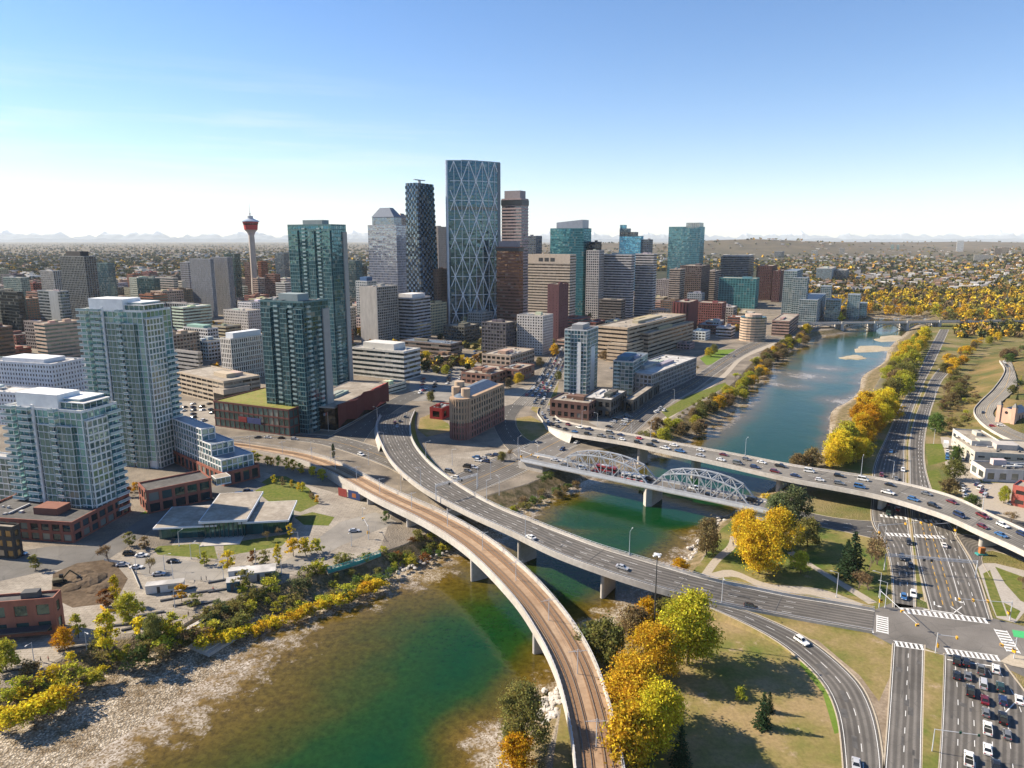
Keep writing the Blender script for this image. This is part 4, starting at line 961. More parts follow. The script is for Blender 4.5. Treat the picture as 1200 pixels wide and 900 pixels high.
def frame_of(xl, xm, xr, yt, yb, ang=60, A=None, B=None, z0=0.0, depth_cap=90):
    xb = xm + (600 - xm) * (yb - yt) / (VPY - yt); C = P(xb, yb, z0); H = height_of(xb, yb, yt, z0); dz = z0 + H - CAMH
    def solve(px, dx, dy):
        k = (px - 600) / FPX; den = dx - k * dy * CP
        t = (k * (C.y * CP - dz * SP) - C.x) / den if abs(den) > 1e-6 else -1
        return t
    a, b = R(ang), R(ang + 90)
    if A is None: A = solve(xr, math.cos(a), math.sin(a))
    if B is None: B = solve(xl, math.cos(b), math.sin(b))
    if not 2 < A < depth_cap * 2: A = 25
    if not 2 < B < depth_cap * 2: B = 25
    return C, H, A, B
TOWN = []
def bld(name, label, xl, xm, xr, yt, yb, ang=60, A=None, B=None, cat='building', group=None, z0=0.0, **st):
    C, H, A, B = frame_of(xl, xm, xr, yt, yb, ang, A, B, z0)
    root = empty(name, C, R(ang)); tag(root, label, cat, group)
    info = volume(root, 0, 0, A, B, 0, H, **st) if st.pop('block', True) else None
    TOWN.append((C.x, C.y, max(A, B)))
    return root, A, B, H, info
OFFICE = dict(fh=3.7, bay=3.6, pier=(.9, .3), span=(1.5, .22))
BAND = dict(fh=3.8, bay=4.0, pier=(.0, 0), span=(1.9, .35))
CURT = dict(fh=3.8, bay=2.6, pier=(.14, .12), span=(.35, .10))
CONDO = dict(fh=3.05, bay=3.2, pier=(.28, .16), span=(.5, .18))
def st(base, **k): d = dict(base); d.update(k); return d
white, pale, tan, beige, grey = (.66, .66, .64), (.52, .5, .47), (.46, .37, .27), (.52, .44, .34), (.33, .33, .335)
brown, maroon, brickc, dark, stone = (.20, .12, .08), (.13, .045, .045), (.27, .10, .07), (.05, .055, .06), (.36, .30, .25)
teal, tealdk, navy, blackg, silver = (.035, .12, .13), (.02, .07, .08), (.015, .035, .06), (.008, .011, .014), (.13, .15, .18)

# ---- two white and teal apartment towers by the river plaza
def river_tower(label, xl, xm, xr, yt, yb, ang, nb_bal):
    root, A, B, H, (nA, nB, bA, bB, nz, fh) = bld('apartment_tower', label, xl, xm, xr, yt, yb, ang, **st(CONDO, bay=3.0, glass=(.10, .22, .22), wall=(.66, .69, .68), win=100, pier=(.22, .22), span=(.34, .2), roof='roof_white', units=0, ground=4))
    w = (.72, .73, .72)
    MB().box(A * .12, B * .35, H + .1, A * .75, B * .9, H + 6.2).build('mechanical_penthouse', M['tint'], root, color=w)
    MB().box(A * .3, B * .15, H + .1, A * .95, B * .55, H + 4.0).build('roof_lounge', M['balcony_glass'], root)
    MB().box(A * .28, B * .13, H + 4.01, A * .97, B * .57, H + 4.4).build('roof_canopy', M['tint'], root, color=w)
    fin = MB(); fin.box(-1.0, B * .6, -.3, -.24, B * .6 + 1.3, H + 2.2); fin.build('white_fin', M['tint'], root, color=w)
    # bay windows and set-back bays that break the long side
    for a, b, d in ((.12, .3, 1.4), (.36, .56, .9)):
        volume(root, -d, B * a, .01, B * b, 0, H - fh * 2.0, fh=3.05, bay=2.4, glass=(.06, .12, .12), wall=(.60, .63, .62), pier=(.2, .1), span=(.34, .12), units=0, roof='roof_white', parapet=.3)
    volume(root, A * .05, -1.3, A * .62, .01, 0, H - fh * 1.2, fh=3.05, bay=2.4, glass=(.10, .16, .15), wall=(.68, .69, .66), pier=(.5, .18), span=(.7, .2), units=0, roof='roof_white', parapet=.3, win=0)
    # terraced top floor
    volume(root, A * .2, B * .05, A * .9, B * .6, H + .1, 3.0, fh=3.0, bay=3, glass=(.07, .13, .13), wall=w, pier=(.2, .1), span=(.3, .5), units=0, roof='roof_white', parapet=.2)
    for s_, at, wd in (('x', B * .92, B * .14), ('x', B * .70, B * .13), ('x', B * .33, 2.2), ('y', A * .8, A * .32)):
        balconies(root, s_, at, -.2, 0, nz + (1 if s_ == 'x' else 0), fh, max(3.0, wd * 1.15), 2.3, (.80, .81, .80), limit=100)
    return root, A, B, H
tower_b = river_tower('broad white and teal apartment tower on a brick base beside the plaza', 6, 95, 136, 484, 617, 74, 4)
tower_a = river_tower('tallest teal apartment tower with white balconies beside the stepped white block', 93, 166, 199, 366, 549, 74, 4)
def brick_block(label, xl, xm, xr, yt, yb, ang, A=None, B=None, **k):
    k.setdefault('win', 40)
    return bld('brick_block', label, xl, xm, xr, yt, yb, ang, A, B, **st(OFFICE, fh=4.6, bay=5.0, pier=(1.3, .35), span=(1.2, .3), glass=(.03, .05, .06), wall=brickc, roof='roof_dark', **k))
brick_block('long brick base with dark shopfronts under the broad white tower', -40, 84, 150, 614, 636, 82, None, None)
brick_block('row of brick townhouses with white upper terraces by the curved street', 150, 172, 246, 577, 602, 40, None, 14, units=0)
r_t = TOWN[-1]
# white terraces on the townhouses
rt_ = [o for o in bpy.data.objects if o.get('label', '').startswith('row of brick townhouses')][0]
for i in range(4): volume(rt_, 2 + i * 9.5, 2, 8.5 + i * 9.5, 8, 6, 3.0, fh=3, bay=2.2, glass=(.06, .1, .1), wall=white, pier=(.2, .1), span=(.3, .3), units=0, roof='roof', parapet=.15)
# stepped white block on its brick base
sroot, A, B, H, _ = bld('stepped_apartment_block', 'white stepped apartment block with terraces on a brick corner base', 203, 262, 303, 556, 570, 48, **st(OFFICE, fh=5, bay=5, pier=(1.4, .3), span=(1.3, .25), glass=(.04, .06, .07), wall=brickc, win=24, units=0, roof='roof_dark'))
for i, (a, b, c, d, z, hh) in enumerate(((.04, .05, .93, .97, H, 6.2), (.04, .22, .66, .97, H + 6.3, 6.2), (.04, .38, .40, .97, H + 12.6, 6.2))):
    volume(sroot, A * a, B * b, A * c, B * d, z, hh, fh=3.1, bay=3.0, glass=(.10, .17, .18), wall=(.68, .69, .69), pier=(.35, .3), span=(.5, .3), win=100, units=0, roof='roof_blue', parapet=.4)
bld('apartment_block', 'small white glazed block at the edge beside the broad tower', -25, 12, 24, 538, 590, 74, **st(CONDO, glass=(.08, .13, .13), wall=white, win=40, roof='roof_white'))
# ---- dark teal condominium pair
def condo(label, xl, xm, xr, yt, yb, ang, c):
    root, A, B, H, (nA, nB, bA, bB, nz, fh) = bld('condo_tower', label, xl, xm, xr, yt, yb, ang, **st(CONDO, bay=2.6, glass=c, wall=(.10, .19, .20), pier=(.16, .1), span=(.5, .12), win=100, roof='roof_dark', units=1, pent=(.3, .3, .75, .75, 4.5, (.25, .3, .3))))
    for s_, at in (('x', B * .28), ('x', B * .62), ('y', A * .15), ('y', A * .55)):
        balconies(root, s_, at, -.1, 0, nz, fh, 3.0, 1.3, (.35, .42, .42), limit=100)
    # grey concrete spine and recess on the side that faces the river
    MB().box(A * .72, -1.1, -.3, A * .99, .02, H - 5).build('concrete_spine', M['tint'], root, color=(.30, .31, .30))
    for a, b in ((.02, .2), (.38, .52), (.76, .97)):
        volume(root, -1.3, B * a, .01, B * b, 0, H - 4, fh=3.05, bay=2.3, glass=c, wall=(.14, .24, .25), pier=(.14, .1), span=(.5, .12), units=0, roof='roof_dark', parapet=.2)
    return root, A, B, H
condo('tall slender teal glass condominium rising behind its shorter twin', 337, 388, 405, 264, 452, 66, (.022, .082, .105))
condo('shorter dark teal glass condominium standing on the green-roofed podium', 305, 355, 384, 355, 508, 66, (.012, .056, .076))
# podium with planted roof, shops and a folded dark-red cinema block
proot, A, B, H, _ = bld('retail_podium', 'low dark red shopping podium with a planted green roof', 251, 338, 392, 481, 511, 66, **st(CURT, fh=5, bay=4, glass=(.05, .09, .09), wall=(.12, .045, .04), pier=(.5, .3), span=(1.0, .5), roof='green_roof', units=0, win=60, parapet=.7))
MB().box(-1.0, B * .55, 5.4, -.55, B * .66, 8.6).build('sign_panel', M['tint'], proot, color=(.22, .03, .03)); MB().box(-1.0, B * .36, 5.2, -.55, B * .54, 8.8).build('sign_panel', M['tint'], proot, color=(.05, .065, .17))
mb = MB(); mb.prism([(3, B * .25), (A * .5, B * .25), (A * .5, B * .95), (3, B * .95)], H + .16, H + .25); mb.build('planted_bed', M['green_roof'], proot)
croot, A, B, H, _ = bld('cinema_block', 'long folded dark red cinema block with a mural strip by the shaded street', 384, 392, 452, 478, 505, 76, None, 30, **st(CURT, fh=14, bay=60, glass=(.02, .02, .02), wall=(.36, .35, .33), pier=(0, 0), span=(.8, .2), roof='roof', units=2, parapet=.5))
mb = MB()
for i in range(6):
    x0, x1 = A * i / 6, A * (i + 1) / 6; z0, z1 = (4.5 if i % 2 else 1.8), (H + 2.2 - (i % 3) * 1.4)
    y_ = -1.2 - (i % 2) * 1.1
    mb.face([(x0, -1.2 - ((i + 1) % 2) * 1.1, z0), (x1, y_, 4.5 if (i + 1) % 2 else 1.8), (x1, y_, H + 2.2 - ((i + 1) % 3) * 1.4), (x0, -1.2 - ((i + 1) % 2) * 1.1, z1)])
    mb.face([(x0, -1.2 - ((i + 1) % 2) * 1.1, z1), (x1, y_, H + 2.2 - ((i + 1) % 3) * 1.4), (x1, .4, H + .5), (x0, .4, H + .5)])
mb.build('folded_screen', M['tint'], croot, color=(.10, .022, .02))
MB().box(A * .7, -.9, 2, A * 1.0, .05, H + 1).build('mural_panel', M['tint'], croot, color=(.45, .10, .08))
# ---- offices behind
bld('punched_white_block', 'white hotel block dotted with small dark windows, roof lowest of the pair', -60, 22, 48, 462, 500, 74, **st(OFFICE, fh=3.2, bay=2.6, pier=(1.5, .2), span=(1.5, .21), glass=(.02, .025, .03), wall=(.62, .63, .65), win=80, roof='roof_white'))
bld('punched_white_block', 'white hotel block dotted with small dark windows and a long roof box', -10, 60, 98, 428, 480, 74, **st(OFFICE, fh=3.2, bay=2.6, pier=(1.5, .2), span=(1.5, .21), glass=(.02, .025, .03), wall=(.62, .63, .65), win=80, roof='roof_white', pent=(.15, .2, .8, .9, 3)))
bld('parking_garage', 'long tan parking garage with open dark decks behind the podium', 206, 262, 304, 448, 475, 52, **st(BAND, fh=3.4, bay=8, pier=(.6, .2), span=(1.6, .3), glass=(.015, .015, .015), wall=(.44, .36, .27), units=2))
bld('round_ramp_house', 'low tan drum beside the long parking garage', 255, 262, 292, 458, 478, 52, None, 14, **st(BAND, fh=9, bay=30, pier=(0, 0), span=(6, .3), glass=(.02, .02, .02), wall=(.46, .38, .29), units=0))
bld('checkered_office', 'office block clad in a checker of white and black panels', 258, 270, 311, 398, 448, 60, None, None, **st(OFFICE, fh=4.2, bay=2.2, pier=(1.0, .2), span=(.9, .22), glass=(.012, .014, .016), wall=(.60, .56, .50), win=100, roof='roof_white', pent=(.1, .1, .9, .8, 5, (.6, .62, .64))))
bld('stone_office', 'white office block under a pale green pitched roof', 215, 243, 255, 386, 410, 60, **st(OFFICE, glass=(.03, .035, .04), wall=(.58, .56, .53), win=60, pent=(.1, .2, .9, .9, 3.5, (.22, .36, .30))))
bld('grey_garage', 'grey concrete block with dark strip windows beside the checkered office', 202, 232, 236, 414, 442, 60, None, None, **st(BAND, fh=3.6, bay=6, glass=(.02, .025, .03), wall=(.32, .30, .28), units=2))
bld('black_frame_office', 'flat office block with black bays between grey piers', 194, 226, 233, 357, 388, 60, **st(OFFICE, fh=9, bay=5, pier=(1.2, .4), span=(1.2, .3), glass=(.012, .015, .018), wall=(.33, .33, .33)))
bld('grand_hotel', 'pale stone hotel with rows of small windows near the observation tower', 262, 290, 306, 365, 392, 60, **st(OFFICE, fh=3.6, bay=3.2, pier=(1.6, .2), span=(1.8, .22), glass=(.03, .03, .035), wall=(.50, .46, .42), win=0, units=2))
bld('white_grid_office', 'white and grey office stepping up in strips beside the teal towers', 413, 473, 492, 413, 446, 62, **st(BAND, fh=4.0, bay=4, glass=(.04, .055, .06), wall=(.56, .55, .52), win=60, roof='roof_white', pent=(.2, .25, .9, .85, 5.5)))
bld('hotel_tower', 'blank tan hotel slab with grey balcony grid on its shaded side', 422, 441, 465, 337, 404, 62, **st(CONDO, fh=3.1, bay=3.4, pier=(.5, .9), span=(.9, .8), glass=(.03, .035, .035), wall=(.40, .37, .33), blank=(('x', 0, 1),), win=60, roof='roof'))
bld('brown_office', 'narrow reddish brown office between hotel slab and banded office', 463, 471, 482, 349, 397, 62, **st(OFFICE, pier=(1.1, .2), span=(1.4, .25), glass=(.03, .025, .025), wall=(.23, .12, .09)))
bld('banded_office', 'grey banded office with a long white roof box beside the brown one', 480, 484, 504, 350, 400, 62, None, 25, **st(BAND, glass=(.03, .04, .045), wall=(.40, .39, .40), pent=(.05, .1, .8, .9, 5, (.62, .6, .58))))
bld('postmodern_office', 'pale office with arched gable and blue roof behind the hotel slab', 417, 430, 441, 330, 380, 62, **st(OFFICE, glass=(.06, .10, .11), wall=(.52, .52, .50), pent=(.2, .2, .8, .8, 6, (.05, .12, .25))))
bld('low_slate_hall', 'low brown hall with dark flat roof in front of the crescent tower', 470, 528, 541, 404, 418, 62, **st(BAND, fh=5, bay=5, glass=(.03, .03, .03), wall=(.22, .17, .14), roof='roof_blue', win=30))
bld('stone_block', 'brown sandstone block between twisting tower and crescent tower', 505, 512, 526, 316, 388, 62, **st(OFFICE, pier=(2.2, .15), span=(2.2, .18), glass=(.04, .03, .03), wall=(.19, .125, .10)))
bld('beige_tower', 'beige ribbed tower glimpsed behind the twisting tower', 508, 513, 528, 266, 350, 62, **st(OFFICE, bay=2.2, pier=(1.0, .5), span=(.8, .1), glass=(.04, .04, .04), wall=(.42, .36, .31)))
# ---- glassy silver tower with a cut pyramid top
r, A, B, H, _ = bld('silver_tower', 'silver glass tower with stepped shoulders and cut pyramid roof', 431, 464, 476, 264, 372, 62, **st(CURT, glass=(.16, .19, .24), wall=(.32, .32, .36), span=(.9, .15), units=0))
volume(r, A * .12, B * .12, A * .88, B * .88, H, 12, fh=4, bay=3, glass=(.10, .13, .17), wall=(.3, .32, .36), pier=(.14, .1), span=(.3, .1), units=0)
mb = MB(); q0 = [(A * .1, B * .1), (A * .9, B * .1), (A * .9, B * .9), (A * .1, B * .9)]; q1 = [(A * .33, B * .33), (A * .67, B * .33), (A * .67, B * .67), (A * .33, B * .67)]
mb.prism(q0, H + 12.9, H + 27, top=q1); mb.build('pyramid_roof', M['tint'], r, color=(.17, .20, .25))
r, A, B, H, _ = bld('brown_tower', 'dull brown tower with sloped cap half hidden by the silver tower', 458, 470, 478, 256, 360, 62, **st(OFFICE, pier=(1, .3), glass=(.05, .05, .06), wall=(.30, .24, .21), units=0))
mb = MB(); mb.prism([(0, 0), (A, 0), (A, B), (0, B)], H + 1, H + 9, top=[(A * .25, B * .25), (A * .75, B * .25), (A * .75, B * .75), (A * .25, B * .75)]); mb.build('sloped_cap', M['metal_tint'], r, color=(.26, .2, .17))
# ---- twisting pixel tower
C, H, A, B = frame_of(473, 488, 508, 214, 390, 60)
r = empty('twisting_tower', C, R(60)); tag(r, 'dark twisting tower with a pixel pattern of boxes on its faces', 'tower')
nf = 54; fh = H / nf; lo = MB(); hi = MB()
for k in range(nf):
    f = min(1.0, k / nf * 1.05); nx, ny = 9, 7
    # floor plates taper from a broad base, so that the near edge leans and turns as it rises
    gx, gy = (1 - f) * 9.0, (1 - f) * 6.0; xa, xb_, ya, yb_ = -gx * .15, A + gx * .2, -gy * 1.1, B - f * 3
    z0, z1 = k * fh, (k + 1) * fh
    for side in range(4):
        n_ = nx if side % 2 == 0 else ny
        for i in range(n_):
            o = .0 if (i + k) % 2 else (.15 + .85 * f)
            if side == 0: q = (xa + (xb_ - xa) * i / n_, ya - o, xa + (xb_ - xa) * (i + 1) / n_, ya + 1.5)
            elif side == 1: q = (xb_ - 1.5, ya + (yb_ - ya) * i / n_, xb_ + o, ya + (yb_ - ya) * (i + 1) / n_)
            elif side == 2: q = (xa + (xb_ - xa) * i / n_, yb_ - 1.5, xa + (xb_ - xa) * (i + 1) / n_, yb_ + o)
            else: q = (xa - o, ya + (yb_ - ya) * i / n_, xa + 1.5, ya + (yb_ - ya) * (i + 1) / n_)
            (lo if (i + k) % 2 else hi).box(q[0], q[1], z0 + .05, q[2], q[3], z1 - .05)
    hi.box(xa + 1, ya + 1, z0 - .05 if k else -.3, xb_ - 1, yb_ - 1, z1 - .04)
o = hi.build('glazing', M['glass'], r, color=(.008, .018, .032)); o['bay'] = 3.0; o['floor'] = float(fh)
o = lo.build('pixel_pattern', M['glass'], r, color=(.11, .17, .25)); o['bay'] = 3.0; o['floor'] = float(fh)
mb = MB(); mb.box(A * .45, B * .4, H, A * .55, B * .5, H + 5); mb.box(A * .2, B * .38, H + 4.2, A * .8, B * .52, H + 5.2); mb.build('window_washing_crane', M['steel_grey'], r)
# ---- crescent tower with a diagonal steel grid
cl, cr = P(527, 389), P(588, 389); cr = P(589, 386); ax = (cr - cl); W = ax.length; rot = math.atan2(ax.y, ax.x); H = height_of(558, 387, 190)
r = empty('crescent_tower', cl, rot); tag(r, 'tall curved blue glass tower wrapped in a diagonal steel grid', 'tower')
def bow_pt(t, k=0.0):   # plan of the bowed front: t from 0 to 1
    return Vector((W * (.06 + .86 * t), 3.5 - 9 * math.sin(math.pi * t) * .8 + k, 0))
front = [bow_pt(i / 24) for i in range(25)]
plan = [(W * .015, 12), (0, 8), (W * .015, 5)] + [(q.x, q.y) for q in front] + [(W * .985, 5.5), (W, 9), (W * .985, 13), (W * .8, 26), (W * .5, 31), (W * .2, 26)]
mb = MB().prism(plan, -.4, H); o = mb.build('glazing', M['glass'], r, color=(.004, .043, .07)); o['bay'] = 2.6; o['floor'] = 4.0
fl = MB(); k = 0
while k * 4.0 < H:
    for a, b in zip(front, front[1:]): fl.face([(a.x, a.y - .12, k * 4.0 - .28), (b.x, b.y - .12, k * 4.0 - .28), (b.x, b.y - .12, k * 4.0 + .28), (a.x, a.y - .12, k * 4.0 + .28)])
    k += 1
fl.build('spandrel_slat', M['metal_tint'], r, color=(.035, .085, .11))
nm, nbay = 9, 3.5; mh = H / nm; dg_ = MB(); hz_ = MB(); vt = MB()
def fp(t, z): q = bow_pt(max(0, min(1, t))); return Vector((q.x, q.y - .5, z))
def along(mb_, t0, z0, t1, z1, wd):
    prev = fp(t0, z0); n_ = 5
    for i in range(1, n_ + 1):
        c = fp(t0 + (t1 - t0) * i / n_, z0 + (z1 - z0) * i / n_); mb_.beam(prev, c, wd, wd); prev = c
tw = 1 / nbay
for m_ in range(nm):
    z1_, z0_ = H - m_ * mh, H - (m_ + 1) * mh
    sh_ = 0 if m_ % 2 == 0 else .5
    for b in range(-2, 6):
        ap = (b + .27 + sh_) * tw    # apex at the top of the module, feet half a bay to either side
        for d_ in (-.5, .5):
            t0, t1 = ap, ap + d_ * tw
            ta, tb_ = max(0.0, min(t0, t1)), min(1.0, max(t0, t1))
            if tb_ - ta > .01: zf = lambda t: z1_ + (z0_ - z1_) * (t - t0) / (t1 - t0); along(dg_, ta, zf(ta), tb_, zf(tb_), .95)
    if m_: along(hz_, 0, z1_, 1, z1_, .6)
for b in range(8): t = (b * .5 + .27) * tw; vt.beam(fp(t, 0), fp(t, H), .5, .5) if t <= 1 else None
[mb_.build(nm_, M['tint'], r, color=(.72, .76, .80)) for mb_, nm_ in ((dg_, 'diagonal_grid_lattice'), (hz_, 'belt_rib'), (vt, 'mast_rib'))]
mb = MB(); mb.prism([(W * .93, 3.6), (W * .99, 4.4), (W * .985, 5.2), (W * .93, 4.6)], 0, H + .5); mb.build('edge_fin', M['metal_tint'], r, color=(.10, .13, .17))
mb = MB(); mb.lathe([(2.6, -.3), (2.6, H + 1.0)], 14, c=(2.4, 7.0)); mb.build('rounded_edge', M['metal_tint'], r, color=(.42, .48, .56))
o = MB().prism([(W * .925, 4.2), (W * .985, 5.0), (W * .98, 5.6), (W * .92, 4.9)], 0, H - .5).build('atrium_glazing', M['glass'], r, color=(.16, .30, .30)); o['bay'] = 8.0; o['floor'] = 8.0
mb = MB(); mb.box(W * .35, 8, H, W * .62, 12, H + 2.0); mb.box(W * .3, 9, H + 2.0, W * .6, 10, H + 2.8); mb.build('roof_crane', M['steel_dark'], r)
mb = MB(); mb.prism([(q.x, q.y - .25) for q in front] + [(q.x, q.y + .4) for q in reversed(front)], H - 61, H - 56); mb.build('dark_belt_band', M['glass'], r, color=(.006, .012, .02))
mb = MB().prism(plan, H, H + 1.2); mb.build('crown_rim', M['metal_tint'], r, color=(.2, .24, .28))
# ---- pink granite bank tower, and its lower twin
r, A, B, H, _ = bld('granite_tower', 'tall pinkish granite tower with dark cornice beside the crescent tower', 588, 611, 619, 233, 385, 62, **st(BAND, fh=4.1, glass=(.04, .05, .07), wall=(.35, .27, .27), span=(2.2, .3), units=0))
MB().box(-.8, -.8, H - 8, A + .8, B + .8, H - 1.0).build('dark_cornice_band', M['metal_tint'], r, color=(.02, .028, .04)); MB().box(A * .1, B * .1, H + .12, A * .9, B * .9, H + 11).build('mechanical_penthouse', M['tint'], r, color=(.27, .24, .26))
r, A, B, H, _ = bld('granite_tower', 'shorter copper coloured tower with dark cornice and roof box', 582, 608, 613, 290, 390, 62, **st(BAND, fh=4.1, glass=(.09, .04, .025), wall=(.19, .095, .07), span=(1.9, .3), units=0))
MB().box(-.8, -.8, H - 5, A + .8, B + .8, H - .5).build('dark_cornice_band', M['metal_tint'], r, color=(.02, .025, .035)); MB().box(A * .05, B * .1, H + .12, A * .9, B * .9, H + 8).build('mechanical_penthouse', M['tint'], r, color=(.25, .23, .25))
bld('dark_tower', 'thin dark blue tower behind the tan office', 618, 628, 635, 277, 365, 62, **st(OFFICE, pier=(1, .2), span=(1.4, .2), glass=(.02, .03, .045), wall=(.12, .14, .18)))
r, A, B, H, _ = bld('tan_office', 'broad tan stone office with light stripes and three dark vents at its top', 619, 668, 675, 299, 382, 62, **st(BAND, fh=3.9, glass=(.08, .07, .06), wall=(.52, .44, .36), span=(2.2, .3), units=0))
MB().box(-.45, -.3, H - 12, -.02, B + .3, H + .8).build('blank_crown_wall', M['tint'], r, color=(.52, .44, .36))
for i in range(3): MB().box(-.6, B * (.36 + i * .14), H - 9, -.44, B * (.46 + i * .14), H - 4).build('vent', M['steel_dark'], r)
r, A, B, H, _ = bld('green_glass_tower', 'green glass tower with a sloped grey crown', 645, 684, 693, 268, 372, 62, **st(CURT, glass=(.022, .12, .155), wall=(.04, .15, .18), span=(1.3, .1), units=0))
mb = MB(); mb.prism([(A * .1, B * .06), (A * .9, B * .06), (A * .9, B * .84), (A * .1, B * .84)], H + .2, lambda x, y: H + 14 - 5 * (y / B)); mb.build('sloped_crown', M['metal_tint'], r, color=(.30, .33, .38))
bld('dark_slab', 'black slab with one white pilaster behind the green glass tower', 690, 697, 705, 284, 372, 62, **st(BAND, glass=(.01, .015, .02), wall=(.05, .06, .07), span=(1.2, .2)))
bld('pilaster_slab', 'narrow white and brown slab beside the black one', 698, 702, 708, 294, 374, 62, None, 20, **st(OFFICE, glass=(.05, .06, .07), wall=(.45, .42, .4)))
bld('maroon_slab', 'thin windowless maroon slab in front of the tan office', 642, 655, 666, 334, 402, 62, **st(OFFICE, fh=3.2, bay=5, pier=(4.2, .2), span=(2.4, .15), glass=(.02, .01, .01), wall=(.115, .05, .055), roof='roof'))
bld('white_grid_slab', 'whitish apartment slab with a grid of small windows in front of the maroon slab', 606, 636, 648, 371, 416, 62, **st(OFFICE, fh=3.0, bay=2.9, pier=(1.4, .2), span=(1.4, .22), glass=(.03, .035, .04), wall=(.50, .47, .44), win=80))
bld('banded_twin_tower', 'grey and white banded tower, wider of the twins', 704, 740, 744, 299, 374, 62, **st(BAND, fh=3.9, glass=(.05, .055, .065), wall=(.44, .42, .42), span=(1.8, .35), units=2))
bld('banded_twin_tower', 'grey and white banded tower, narrower of the twins', 745, 766, 770, 298, 372, 62, **st(BAND, fh=3.9, glass=(.05, .055, .065), wall=(.44, .42, .42), span=(1.8, .35), units=2))
bld('low_dark_office', 'low brown-grey office at the foot of the banded twins', 702, 728, 733, 352, 380, 62, **st(BAND, fh=3.9, glass=(.02, .02, .022), wall=(.15, .13, .12)))
# stepped blue glass tower
r, A, B, H, _ = bld('stepped_blue_tower', 'bright blue glass tower stepping up in slices behind the banded twins', 726, 751, 754, 277, 350, 62, **st(CURT, glass=(.05, .22, .36), wall=(.08, .16, .2), span=(.8, .1), units=0))
volume(r, A * .0, B * .25, A, B, H, 8, fh=4, bay=3, glass=(.02, .03, .045), wall=(.06, .08, .1), pier=(.1, .1), span=(.4, .1), units=0)
volume(r, A * .0, B * .6, A, B, H + 8.2, 7, fh=3.5, bay=3, glass=(.03, .06, .09), wall=(.06, .08, .1), pier=(.1, .1), span=(.4, .1), units=0)
volume(r, A * .1, B * .8, A, B, H + 15.4, 7, fh=3.5, bay=3, glass=(.05, .18, .26), wall=(.06, .12, .16), pier=(.1, .1), span=(.4, .1), units=0)
bld('grey_tower', 'plain grey tower beside the stepped blue one', 752, 760, 765, 281, 350, 62, **st(OFFICE, glass=(.05, .06, .07), wall=(.25, .26, .28)))
r, A, B, H, _ = bld('teal_tower', 'pale teal glass tower with a notched top right of the banded twins'.replace('right of', 'beyond'), 784, 821, 826, 266, 350, 62, **st(CURT, glass=(.05, .145, .18), wall=(.09, .2, .24), span=(1.1, .1), units=0))
volume(r, A * .0, B * .05, A, B * .45, H, 8, fh=4, bay=4, glass=(.2, .24, .25), wall=(.5, .5, .48), pier=(.4, .2), span=(.8, .2), units=0)
bld('brown_grey_tower', 'beige topped office at the foot of the pale teal tower', 785, 797, 803, 316, 362, 62, **st(BAND, glass=(.03, .03, .03), wall=(.34, .28, .24)))
bld('brown_grey_tower', 'dark brown slab at the foot of the pale teal tower', 797, 822, 832, 312, 360, 62, **st(OFFICE, glass=(.03, .025, .025), wall=(.15, .11, .10)))
bld('low_grey_office', 'beige office beside the dark brown slab', 826, 838, 845, 318, 356, 62, **st(BAND, glass=(.04, .04, .04), wall=(.30, .25, .22)))
bld('ribbed_grey_tower', 'flat grey ribbed office above the teal glazed hall', 845, 878, 884, 301, 350, 62, **st(BAND, fh=3.8, glass=(.035, .04, .045), wall=(.25, .25, .25), span=(1.5, .3), units=0, pent=(.05, .05, .95, .95, 3)))
bld('teal_glazed_hall', 'teal glazed block with pale piers below the ribbed grey office', 843, 886, 890, 327, 362, 62, **st(CURT, fh=4, bay=5, glass=(.03, .13, .14), wall=(.10, .28, .29), pier=(.7, .3), span=(.6, .1)))
bld('dark_red_tower', 'dark maroon tower, taller of the pair by the stepped condominiums', 887, 905, 911, 312, 352, 62, **st(OFFICE, fh=3.2, pier=(1.6, .2), span=(1.6, .2), glass=(.02, .02, .02), wall=(.10, .045, .045)))
bld('dark_red_tower', 'dark maroon tower, shorter of the pair by the stepped condominiums', 906, 915, 921, 318, 354, 62, **st(OFFICE, fh=3.2, pier=(1.6, .2), span=(1.6, .2), glass=(.02, .02, .02), wall=(.115, .05, .05)))
bld('red_brick_tower', 'red brick tower with vertical dark slots by the long tan complex', 789, 808, 818, 355, 392, 62, **st(OFFICE, fh=40, bay=4.5, pier=(3.0, .5), span=(1, .3), glass=(.02, .012, .012), wall=(.18, .055, .05)))
bld('red_brick_block', 'broad red brick office with rows of windows beside the slotted brick tower', 817, 846, 851, 356, 384, 62, **st(OFFICE, fh=3.4, bay=3, pier=(1.2, .2), span=(1.4, .22), glass=(.03, .02, .02), wall=(.20, .075, .065)))
bld('red_brick_block', 'low white-roofed brick block in front of the broad brick office', 818, 842, 848, 382, 392, 62, **st(OFFICE, glass=(.03, .02, .02), wall=(.24, .11, .09), roof='roof_white'))
# tan stepped complex
r, A, B, H, _ = bld('tan_complex', 'long tan complex stepping down in horizontal strips', 700, 735, 803, 385, 424, 56, **st(BAND, fh=4.0, bay=6, glass=(.03, .025, .022), wall=(.40, .31, .22), span=(2.3, .6), units=3, win=50))
volume(r, -9, -4, A * .5, B * .5, 0, H * .55, fh=4, bay=6, glass=(.03, .025, .022), wall=(.40, .31, .22), pier=(0, 0), span=(2.3, .5))
volume(r, A * .2, -9, A * 1.02, .2, 0, H * .75, fh=4, bay=6, glass=(.03, .025, .022), wall=(.38, .29, .21), pier=(0, 0), span=(2.3, .5))
